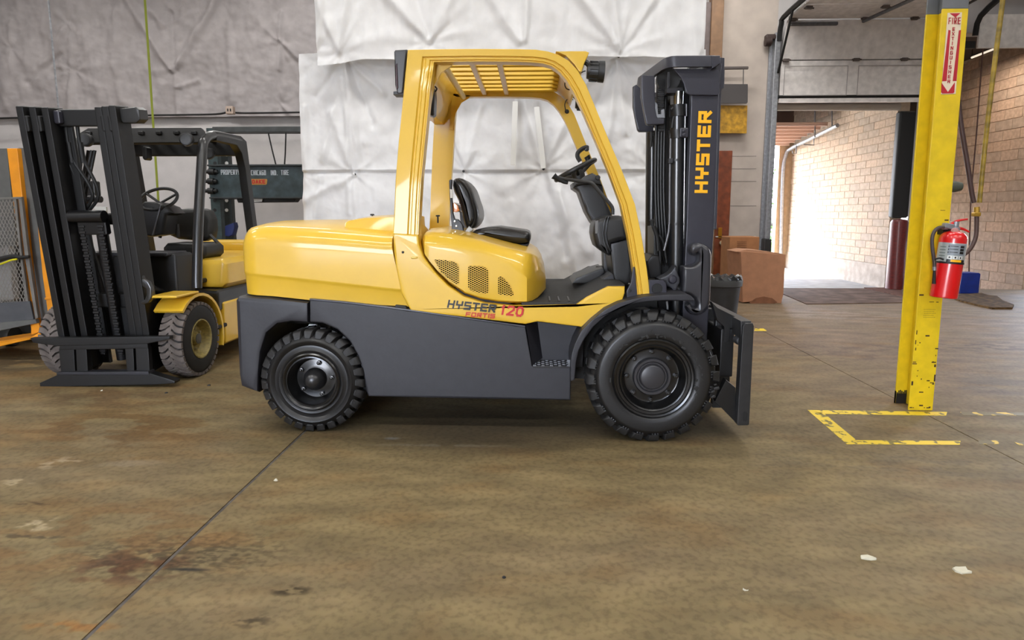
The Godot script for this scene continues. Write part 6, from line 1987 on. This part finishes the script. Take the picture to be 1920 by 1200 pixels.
	for i in (8 if front else 5):
		b = MB.new()
		var a := TAU * i / (8 if front else 5) + (0.0 if front else 0.25)
		var r := 0.152 if front else 0.108
		var zz := -0.086 if front else -0.105
		b.lathe(PackedVector2Array([Vector2(0, 0.032), Vector2(0.007, 0.03), Vector2(0.008, 0.018), Vector2(0.015, 0.017), Vector2(0.016, 0.0), Vector2(0, 0)]), 6, x * Transform3D(Basis(), Vector3(sin(a) * r, cos(a) * r, zz)))
		obj("wheel_nut", b, M.rim, tyre)

# ---- the parked forklift at the left, facing the viewer
func build_second_truck():
	var X := -3.51
	var t := thing("forklift", "smaller yellow forklift with black mast parked nose-on at the left", "forklift", Vector3(X, 0, -5.9))
	var b: MB
	var mm := mat(Color(0.05, 0.048, 0.05), 0.5, 0.0, 0.2, 1.5, 0.02, 13)
	var lean := Transform3D(Basis(Vector3.RIGHT, deg_to_rad(6.6)), Vector3(X - 0.045, 0.1, -5.12))   # mast tilted forward
	# mast: nested rails either side
	for s in [-1.0, 1.0]:
		for k in 3:
			b = MB.new()
			var xo: float = s * (0.36 - 0.075 * k)
			var zz := -0.03 * k
			var top: float = 2.13 - 0.004 * k
			b.span(Vector3(xo - 0.028, 0.0, zz - 0.17), Vector3(xo + 0.028, top, zz), 0.006)
			b.span(Vector3(xo - s * 0.06 - 0.035, 0.0, zz - 0.165), Vector3(xo - s * 0.06 + 0.035, top - 0.01, zz - 0.135), 0.004)
			b.xf(0, lean)
			obj("mast_rail", b, mm, t)
		b = MB.new()
		for k in 2:
			b.box(Vector3(s * (0.325 - 0.075 * k), 2.0, -0.025 - 0.03 * k), Vector3(0.03, 0.12, 0.05), 0.014)
		b.xf(0, lean)
		obj("mast_roller", b, M.dark, t)
	b = MB.new()
	b.span(Vector3(-0.3, 1.98, -0.22), Vector3(0.3, 2.11, -0.15), 0.01)
	b.xf(0, lean)
	obj("mast_tie", b, mm, t)
	b = MB.new()
	b.span(Vector3(-0.3, 1.2, -0.26), Vector3(0.3, 1.29, -0.2), 0.01)
	b.xf(0, lean)
	obj("mast_tie", b, mm, t)
	b = MB.new()
	b.span(Vector3(-0.3, 0.5, -0.24), Vector3(0.3, 0.62, -0.18), 0.01)
	b.xf(0, lean)
	obj("mast_tie", b, mm, t)
	b = MB.new()
	b.box(Vector3(-0.16, 2.05, -0.13), Vector3(0.05, 0.1, 0.05), 0.01)
	b.xf(0, lean)
	obj("tie_block", b, M.mast, t)
	b = MB.new()
	b.ext(PackedVector2Array([Vector2(0.36, 2.03), Vector2(0.40, 2.0), Vector2(0.50, 2.0), Vector2(0.535, 2.03), Vector2(0.535, 2.10), Vector2(0.51, 2.12), Vector2(0.38, 2.11), Vector2(0.35, 2.08)]), -0.05, -0.17, 0.012, 0.012)
	b.xf(0, lean)
	obj("mast_lamp", b, M.plastic, t)
	for x in [-0.10, 0.055]:   # lift chains
		b = MB.new()
		for k in 46:
			b.box(Vector3(x, 0.12 + k * 0.024, -0.1), Vector3(0.05 if k % 2 else 0.036, 0.021, 0.02), 0.004)
		b.xf(0, lean)
		tag(obj("lift_chain", b, mat(Color(0.16, 0.16, 0.165), 0.4, 0.3), t), "", "", "", "stuff")
	b = MB.new()
	b.tube(PackedVector3Array([Vector3(0.02, 0.05, -0.16), Vector3(0.02, 1.2, -0.16)]), 0.045, 16, 1)
	b.xf(0, lean)
	obj("lift_cylinder", b, M.black, t, 0.3)
	b = MB.new()
	b.tube(PackedVector3Array([Vector3(-0.18, 1.28, -0.1), Vector3(0.1, 1.28, -0.1)]), 0.05, 12, 1)
	b.box(Vector3(-0.02, 1.2, -0.13), Vector3(0.24, 0.14, 0.06), 0.01)
	b.xf(0, lean)
	obj("chain_roller", b, M.black, t)
	for q in [[-0.2, -0.13, -0.18], [-0.16, -0.05, -0.2], [-0.07, 0.0, -0.16]]:
		b = MB.new()
		b.tube(PackedVector3Array([Vector3(q[0], 2.02, -0.2), Vector3(q[0], 1.75, -0.2), Vector3(q[1], 1.45, -0.22), Vector3(q[2], 1.2, -0.24), Vector3(q[0], 0.6, -0.24)]), 0.014, 8, 5)
		b.tube(PackedVector3Array([Vector3(q[0], 1.86, -0.2), Vector3(q[0], 1.7, -0.2)]), 0.02, 8, 1)
		b.xf(0, lean)
		obj("hydraulic_hose", b, M.dark, t)
	# carriage
	var zc := -5.0
	b = MB.new()
	b.ext(W("56,634 318,630.5 318,636 275,645 107,649 62,643", zc), zc, zc - 0.05, 0.006)
	obj("fork_bar", b, mm, t)
	b = MB.new()
	b.ext(W("110,648 275,644 276,654 108,657", zc), zc - 0.01, zc - 0.05, 0.006)
	obj("carriage_plate", b, mm, t)
	for s in ["108,655 136,655 139,697 112,698", "140,655 160,655 163,697 142,697", "232,653 248,653 250,696 236,696", "252,653 276,652 279,696 254,696"]:
		b = MB.new()
		b.ext(W(s, zc), zc - 0.012, zc - 0.06, 0.005)
		obj("carriage_upright", b, mm, t)
	b = MB.new()
	b.ext(W("112,701 281,700 328,714.5 327,719 283,722 75,726 74,718", zc + 0.02), zc + 0.02, zc - 0.06, 0.006)
	obj("fork_bar", b, mm, t)
	b = MB.new()
	b.ext(W("110,697 281,695 283,702 110,702", zc), zc + 0.025, zc - 0.06, 0.005)
	obj("bar_ledge", b, M.charcoal, t)
	# hook on the right rail
	b = MB.new()
	b.ext(W("257,531 262,520 268,516 270,523 280,528 286,540 287,556 281,567 272,571 266,569 266,564 273,562 277,552 276,541 268,536 259,538", -5.06), -5.04, -5.09, 0.01, 0.01)
	obj("hook_bracket", b, gloss(mat(Color(0.1, 0.1, 0.1), 0.35), 0.6, 0.15), t)
	b = MB.new()
	b.tube(PackedVector3Array([P(284, 540, -5.2), P(300, 547, -5.4), P(318, 552, -5.6)]), 0.03, 10, 1)
	obj("tilt_cylinder", b, M.rim, t)
	# wheels
	for s in [-1.0, 1.0]: truck_two_wheel(t, Vector3(X + s * 0.61, 0.325, -5.40), s)
	# fender and front body
	b = MB.new()
	var arc := PackedVector2Array()
	for i in 15:
		var a := lerpf(2.35, -0.35, i / 14.0)
		arc.append(Vector2(-5.40, 0.325) + Vector2(-cos(a), sin(a)) * 0.40)   # x runs backwards along the truck
	var ring0 := []
	for i in arc.size():
		var p := arc[i]; var q := Vector2(-5.40, 0.325) + (p - Vector2(-5.40, 0.325)) * 0.94
		ring0.append(PackedVector3Array([Vector3(-3.14, p.y, p.x), Vector3(-2.895, p.y, p.x), Vector3(-2.895, q.y, q.x), Vector3(-3.14, q.y, q.x)]))
	b.loft(ring0)
	obj("fender", b, M.yellow, t)
	b = MB.new()
	b.span(Vector3(-3.12, 0.725, -5.40), Vector3(-2.895, 0.745, -5.05), 0.006)
	obj("fender_lip", b, M.yellow, t)
	b = MB.new()
	b.span(Vector3(X - 0.42, 0.3, -5.75), Vector3(X + 0.40, 1.06, -5.45), 0.02)
	obj("front_cowl", b, mat(Color(0.10, 0.10, 0.105), 0.5, 0, 0.15), t)
	b = MB.new()
	b.span(Vector3(X - 0.40, 1.04, -5.72), Vector3(X + 0.36, 1.075, -5.40), 0.01)
	obj("dash_edge", b, M.charcoal, t)
	b = MB.new()
	b.span(Vector3(X - 0.54, 0.70, -7.4), Vector3(-2.915, 0.985, -5.95), 0.05)
	obj("engine_hood", b, M.yellow, t)
	b = MB.new()
	b.span(Vector3(X - 0.52, 0.5, -7.4), Vector3(-2.93, 0.70, -5.8), 0.02)
	obj("side_band", b, M.black, t)
	b = MB.new()
	b.span(Vector3(X - 0.54, 0.18, -7.5), Vector3(-2.915, 0.585, -5.86), 0.02)
	obj("frame", b, M.yellow, t)
	b = MB.new()
	b.box(P(416, 611, -5.8), Vector3(0.03, 0.035, 0.16), 0.008)
	b.box(P(378, 526, -5.9), Vector3(0.06, 0.04, 0.1), 0.008)
	obj("step_handle", b, M.dark, t)
	b = MB.new()
	b.span(Vector3(X - 0.5, 0.6, -7.7), Vector3(-2.96, 1.1, -7.35), 0.06)
	obj("counterweight", b, M.yellow, t)
	# overhead guard
	var gx := 0.565
	for s in [-1.0, 1.0]:
		b = MB.new()
		b.tube(PackedVector3Array([Vector3(X + s * gx, 0.76, -5.46), Vector3(X + s * gx, 1.3, -5.55), Vector3(X + s * gx, 1.95, -5.70), Vector3(X + s * gx, 2.06, -5.76), Vector3(X + s * gx, 2.115, -5.88), Vector3(X + s * gx, 2.13, -6.1), Vector3(X + s * gx, 2.13, -6.42)]), 0.042, 12, 5)
		obj("guard_leg", b, gloss(mat(Color(0.09, 0.09, 0.092), 0.4), 0.5, 0.2), t, 0.3)
		b = MB.new()
		b.ext(PackedVector2Array([Vector2(6.40, 2.17), Vector2(6.52, 2.13), Vector2(6.56, 1.9), Vector2(6.72, 0.95), Vector2(6.62, 0.95), Vector2(6.46, 1.85), Vector2(6.40, 2.0), Vector2(6.3, 2.07), Vector2(5.9, 2.07), Vector2(5.9, 2.15)]), 0.04, -0.04, 0.008, 0.008)
		b.xf(0, Transform3D(Basis(Vector3.UP, PI / 2), Vector3(X + s * gx, 0, 0)))
		obj("guard_leg", b, mm, t)
	b = MB.new()
	for k in 7:
		var x := X - 0.48 + k * 0.16
		b.box(Vector3(x, 2.12, -6.1), Vector3(0.05, 0.03, 0.75), 0.006)
	obj("roof_bar", b, mm, t)
	b = MB.new()
	b.ext(PackedVector2Array([Vector2(-0.58, 2.05), Vector2(0.54, 2.05), Vector2(0.58, 2.08), Vector2(0.58, 2.13), Vector2(0.53, 2.19), Vector2(-0.50, 2.19), Vector2(-0.58, 2.14)]), 0.03, -0.03, 0.008, 0.008)
	b.xf(0, Transform3D(Basis(Vector3.RIGHT, -0.25), Vector3(X, 0.04, -5.25)) )
	obj("front_header", b, mm, t)
	b = MB.new()
	for k in 6: b.box(Vector3(X - 0.22 + k * 0.11, 2.1 + 0.005 * (k % 2), -5.765), Vector3(0.045, 0.008, 0.006), 0.002)
	obj("header_slot", b, mat(Color(0.6, 0.6, 0.6), 0.4), t)
	b = MB.new()
	b.span(Vector3(X - 0.56, 1.98, -6.48), Vector3(X + 0.56, 2.12, -6.42), 0.01)
	obj("rear_header", b, mm, t)
	for q in [[163, 263, -5.62], [351, 262, -5.62], [392, 288, -6.3]]:
		b = MB.new()
		b.lathe(PackedVector2Array([Vector2(0, 0.05), Vector2(0.045, 0.05), Vector2(0.055, 0.045), Vector2(0.058, 0.0), Vector2(0.04, -0.05), Vector2(0, -0.06)]), 22, Transform3D(Basis(Vector3.UP, 0.25), P(q[0], q[1], q[2])))
		var wl := obj("work_lamp", b, M.black, t)
		b = MB.new()
		b.lathe(PackedVector2Array([Vector2(0, 0.052), Vector2(0.04, 0.052), Vector2(0.042, 0.045), Vector2(0, 0.045)]), 20, Transform3D(Basis(Vector3.UP, 0.25), P(q[0], q[1], q[2])))
		obj("lamp_glass", b, mat(Color(0.08, 0.08, 0.085), 0.45), wl)
	b = MB.new()
	b.box(P(276, 288, -6.3), Vector3(0.05, 0.13, 0.1), 0.015)
	obj("rear_mirror", b, M.black, t)
	# steering, seat, levers
	var wx := Transform3D(Basis(Vector3.UP, 0.1) * Basis(Vector3.RIGHT, deg_to_rad(-52)), P(297, 373, -5.95))
	var ring := PackedVector3Array()
	for i in 40: ring.append(wx * Vector3(cos(TAU * i / 40) * 0.165, sin(TAU * i / 40) * 0.165, 0))
	b = MB.new()
	b.tube(ring, 0.015, 8, 1, true)
	var sw := obj("steering_wheel", b, M.black, t)
	b = MB.new()
	for k in 3:
		var a := TAU * k / 3 + 0.5
		b.tube(PackedVector3Array([wx * Vector3(cos(a) * 0.16, sin(a) * 0.16, 0), wx * Vector3(0, 0, -0.05)]), 0.012, 6, 1)
	obj("wheel_spoke", b, M.black, sw)
	b = MB.new()
	b.ext(W("262,388 276,378 300,380 322,388 332,400 318,404 312,440 290,444 264,440 258,420 256,402", -5.9), -5.84, -6.05, 0.03, 0.01)
	obj("steering_console", b, mat(Color(0.15, 0.15, 0.155), 0.4), t, 0.5)
	b = MB.new()
	b.ext(W("301,384 303,385 289,440 285,443", -5.83), -5.82, -5.84, 0.003)
	obj("console_trim", b, M.steel, t)
	b = MB.new()
	b.ext(W("327,400 334,393 356,391 384,391 397,395 404,412 405,430 402,446 388,452 340,448 322,440", -6.35), -6.27, -6.42, 0.04, 0.03)
	obj("seat_back", b, mat(Color(0.13, 0.13, 0.125), 0.55, 0, 0.15), t, 0.3)
	b = MB.new()
	b.span(Vector3(P(330, 450, -6.2).x, 0.98, -6.35), Vector3(P(408, 450, -6.2).x, 1.13, -5.95), 0.04)
	obj("seat_cushion", b, mat(Color(0.13, 0.13, 0.125), 0.55, 0, 0.15), t, 0.3)
	for q in [[333, 420, 334, 445], [300, 446, 301, 438], [394, 440, 408, 455]]:
		b = MB.new()
		b.tube(PackedVector3Array([P(q[0], q[1], -5.95), P(q[2], q[3], -5.95)]), 0.014, 8, 1, false, 0.018)
		obj("control_lever", b, M.plastic, t)
	# left pillar with hose bundle, fuel bottle and decals seen between the rails
	b = MB.new()
	for k in 3:
		b.tube(L("%f,282 %f,340 %f,400" % [178.0 - k * 6, 166.0 - k * 6, 152.0 - k * 4], -5.75 - 0.03 * k), 0.014, 8, 3)
	obj("hose_bundle", b, M.black, t)
	b = MB.new()
	b.span(P(159, 374, -6.6), P(188, 340, -6.7), 0.01)
	obj("rear_panel", b, M.black, t)
	b = MB.new()
	b.tube(L("157,410 158,385 162,375 172,373 190,374", -5.85), 0.03, 10, 4)
	obj("grab_rail", b, M.charcoal, t)
	b = MB.new()
	b.box(P(190, 398, -6.4), Vector3(0.12, 0.11, 0.02), 0.003)
	b.box(P(189, 430, -6.4), Vector3(0.14, 0.14, 0.02), 0.003)
	var dc := obj("decal_plate", b, mat(Color(0.72, 0.72, 0.70), 0.5), t)
	b = MB.new()
	b.box(P(190, 401, -6.388), Vector3(0.08, 0.03, 0.004), 0.001)
	b.box(P(189, 415.5, -6.388), Vector3(0.12, 0.012, 0.004), 0.001)
	obj("decal_stripe", b, mat(Color(0.65, 0.3, 0.2), 0.5), dc)

func truck_two_wheel(t: Node3D, c: Vector3, s: float):
	# axle along x; the outer face at +x (s > 0) or -x
	var R := 0.325; var w := 0.2
	var x := Transform3D(Basis(Vector3.UP, s * PI / 2), c)
	var b := MB.new()
	b.lathe(PackedVector2Array([Vector2(0.17, -0.03), Vector2(0.175, 0.0), Vector2(0.2, 0.004), Vector2(0.27, 0.002), Vector2(0.30, -0.012), Vector2(R - 0.016, -0.03), Vector2(R - 0.013, -w / 2), Vector2(R - 0.016, -w + 0.03), Vector2(0.27, -w), Vector2(0.17, -w)]), 56, x, true)
	var tyre := obj("front_wheel", b, mat(Color(0.075, 0.072, 0.07), 0.7, 0, 0.2), t)
	var lug := MB.new()   # one zigzag tread block of the dusty running surface
	var rings := []
	for q in [[-0.004, -0.006, 0.0], [-0.03, 0.0, 0.0], [-0.06, 0.0, 0.012], [-0.085, 0.0, 0.036], [-0.108, 0.0, 0.036]]:
		rings.append(PackedVector3Array([Vector3(q[2] - 0.0245, R - 0.03, q[0]), Vector3(q[2] + 0.0245, R - 0.03, q[0]), Vector3(q[2] + 0.023, R + q[1], q[0]), Vector3(q[2] - 0.023, R + q[1], q[0])]))
	lug.loft(rings)
	var lm := lug.mesh(0.7)
	var lug2 := MB.new()
	for i in range(0, lug.t.size(), 3):
		for e in [0, 2, 1]:
			var v := lug.t[i + e]
			lug2.t.append(Vector3(v.x, v.y, -w - v.z))
	var lm2 := lug2.mesh(0.7)
	var dusty := mat(Color(0.42, 0.385, 0.365), 0.85, 0, 0.25, 2.0)
	for i in 64:
		var o := put("tread_lug", lm if i % 2 == 0 else lm2, dusty, tyre)
		o.transform = x * Transform3D(Basis(Vector3.BACK, TAU * (i / 2 + (0.5 if i % 2 else 0.0)) / 32.0), Vector3.ZERO)
	b = MB.new()
	b.lathe(PackedVector2Array([Vector2(0.175, -0.03), Vector2(0.172, 0.004), Vector2(0.162, 0.004), Vector2(0.155, -0.01), Vector2(0.14, -0.05), Vector2(0.12, -0.07), Vector2(0.06, -0.065), Vector2(0.05, -0.03), Vector2(0.0, -0.025), Vector2(0, -0.1), Vector2(0.175, -0.1)]), 40, x, true)
	var rim := obj("rim", b, mat(Color(0.62, 0.55, 0.30), 0.55, 0.0, 0.35, 5.0), tyre, 0.7)
	b = MB.new()
	b.lathe(PackedVector2Array([Vector2(0, -0.02), Vector2(0.045, -0.025), Vector2(0.05, -0.07), Vector2(0, -0.07)]), 20, x)
	obj("hub_cap", b, mat(Color(0.30, 0.29, 0.26), 0.5, 0, 0.2), tyre)
	for i in 6:
		b = MB.new()
		var a := TAU * i / 6
		b.lathe(PackedVector2Array([Vector2(0, 0.022), Vector2(0.012, 0.02), Vector2(0.013, 0), Vector2(0, 0)]), 6, x * Transform3D(Basis(), Vector3(sin(a) * 0.09, cos(a) * 0.09, -0.068)))
		obj("wheel_nut", b, mat(Color(0.5, 0.46, 0.33), 0.5), tyre)

# ---- the caged lift at the left edge
func build_left_side():
	var z := -5.95
	var t := thing("caged_lift", "orange and grey lift truck with a mesh-sided operator cage cut off by the left edge", "lift truck", Vector3(-5.0, 0, z - 0.4))
	var orange := mat(Color(0.89, 0.57, 0.06), 0.5, 0, 0.1)
	var grey := mat(Color(0.36, 0.36, 0.35), 0.55, 0.0, 0.12)
	var b := MB.new()
	b.ext(W("-60,279 12,278 27,420 30,462 -60,462", z - 0.25), z - 0.25, z - 0.4, 0.005)
	obj("back_panel", b, grey, t)
	b = MB.new()
	b.ext(W("12.5,278 32,278 42,370 58,520 72,618 58,618 45,520 27,400", z - 0.05), z - 0.05, z - 0.2, 0.006)
	obj("mast_beam", b, orange, t)
	b = MB.new()
	b.ext(W("33.5,277 63,277 66,310 72,390 88,540 94,600 74,618 60,520 46,390", z - 0.1), z - 0.1, z - 0.2, 0.006)
	obj("mast_post", b, grey, t)
	b = MB.new()
	b.ext(W("64,358 67,362 84,470 103,575 90,590 80,520", z - 0.05), z - 0.05, z - 0.16, 0.005)
	b.ext(W("85,558 101,556 101,560 85,562", z - 0.04), z - 0.03, z - 0.1, 0.003)
	obj("brace", b, orange, t)
	# gate with expanded mesh
	b = MB.new()
	b.ext(W("-80,373 40,369 40,373 -80,377", z), z, z - 0.03, 0.003)
	b.ext(W("34,371 40,370 52,470 71,596 66,598 46,480", z), z, z - 0.03, 0.003)
	b.ext(W("24,372 29,372 40,480 52,565 46,565 36,480", z), z - 0.005, z - 0.03, 0.003)
	obj("gate_frame", b, mat(Color(0.45, 0.44, 0.42), 0.5, 0.1, 0.15), t)
	b = MB.new()
	var poly := W("-80,377 25,374 46,566 -80,572", z)
	var c := P(0, 470, z)
	for dir in [1.0, -1.0]:
		for k in range(-22, 22):
			var o := Vector2(c.x + k * 0.034, c.y)
			for seg in Geometry2D.intersect_polyline_with_polygon(PackedVector2Array([o + Vector2(-0.5, -1.0 * dir), o + Vector2(0.5, 1.0 * dir)]), poly):
				var u: Vector2 = seg[-1] - seg[0]
				if u.length() < 0.01: continue
				b.box(Vector3((seg[0].x + seg[-1].x) / 2, (seg[0].y + seg[-1].y) / 2, z - 0.015), Vector3(u.length(), 0.0055, 0.004), 0.001, Basis(Vector3.BACK, u.angle()))
	obj("gate_mesh", b, mat(Color(0.52, 0.51, 0.49), 0.5, 0.2), t)
	b = MB.new()
	b.ext(W("-80,572 54,565 62,603 66,606 -80,634", z), z - 0.01, z - 0.03, 0.004)
	obj("gate_panel", b, mat(Color(0.30, 0.305, 0.32), 0.5, 0, 0.12), t)
	b = MB.new()
	b.ext(W("-80,612 66,599 69,606 -80,636", z + 0.01), z + 0.01, z - 0.03, 0.004)
	obj("gate_sill", b, grey, t)
	b = MB.new()
	b.ext(W("-80,652 58,632 76,621 78,632 -80,668", z + 0.05), z + 0.05, z - 0.5, 0.01)
	b.ext(W("58,610 72,605 76,622 58,628", z - 0.02), z - 0.02, z - 0.12, 0.005)
	obj("chassis_bar", b, orange, t)
	b = MB.new()
	b.span(Vector3(P(-80, 400, z - 0.7).x, 0.1, z - 1.4), Vector3(P(58, 400, z - 0.7).x, 1.55, z - 0.75), 0.02)
	obj("cabin", b, mat(Color(0.12, 0.12, 0.12), 0.6, 0, 0.3), t)
	b = MB.new()
	b.span(Vector3(P(-30, 400, z - 0.5).x, 0.5, z - 0.6), Vector3(P(8, 400, z - 0.5).x, 1.7, z - 0.5), 0.02)
	b.box(P(3, 345, z - 0.4), Vector3(0.06, 0.14, 0.05), 0.01)
	obj("mast_cover", b, mat(Color(0.5, 0.5, 0.5), 0.5), t)
	b = MB.new()
	b.tube(L("-20,492 8,484 28,481 40,483 55,481", z + 0.04), 0.028, 8, 4, false, 0.014)
	obj("strap", b, M.dark, t)
	b = MB.new()
	b.tube(L("-20,502 5,494 20,488 32,486", z + 0.065), 0.009, 6, 3)
	obj("strap_edge", b, mat(Color(0.75, 0.72, 0.08), 0.5), t)
	b = MB.new()
	for xx in [-5.6, -4.75]:
		b.lathe(PackedVector2Array([Vector2(0, 0.05), Vector2(0.1, 0.05), Vector2(0.11, 0.03), Vector2(0.11, -0.03), Vector2(0.1, -0.05), Vector2(0, -0.05)]), 20, Transform3D(Basis(Vector3.UP, PI / 2), Vector3(xx, 0.11, z - 0.6)))
	obj("support_wheel", b, M.dark, t)
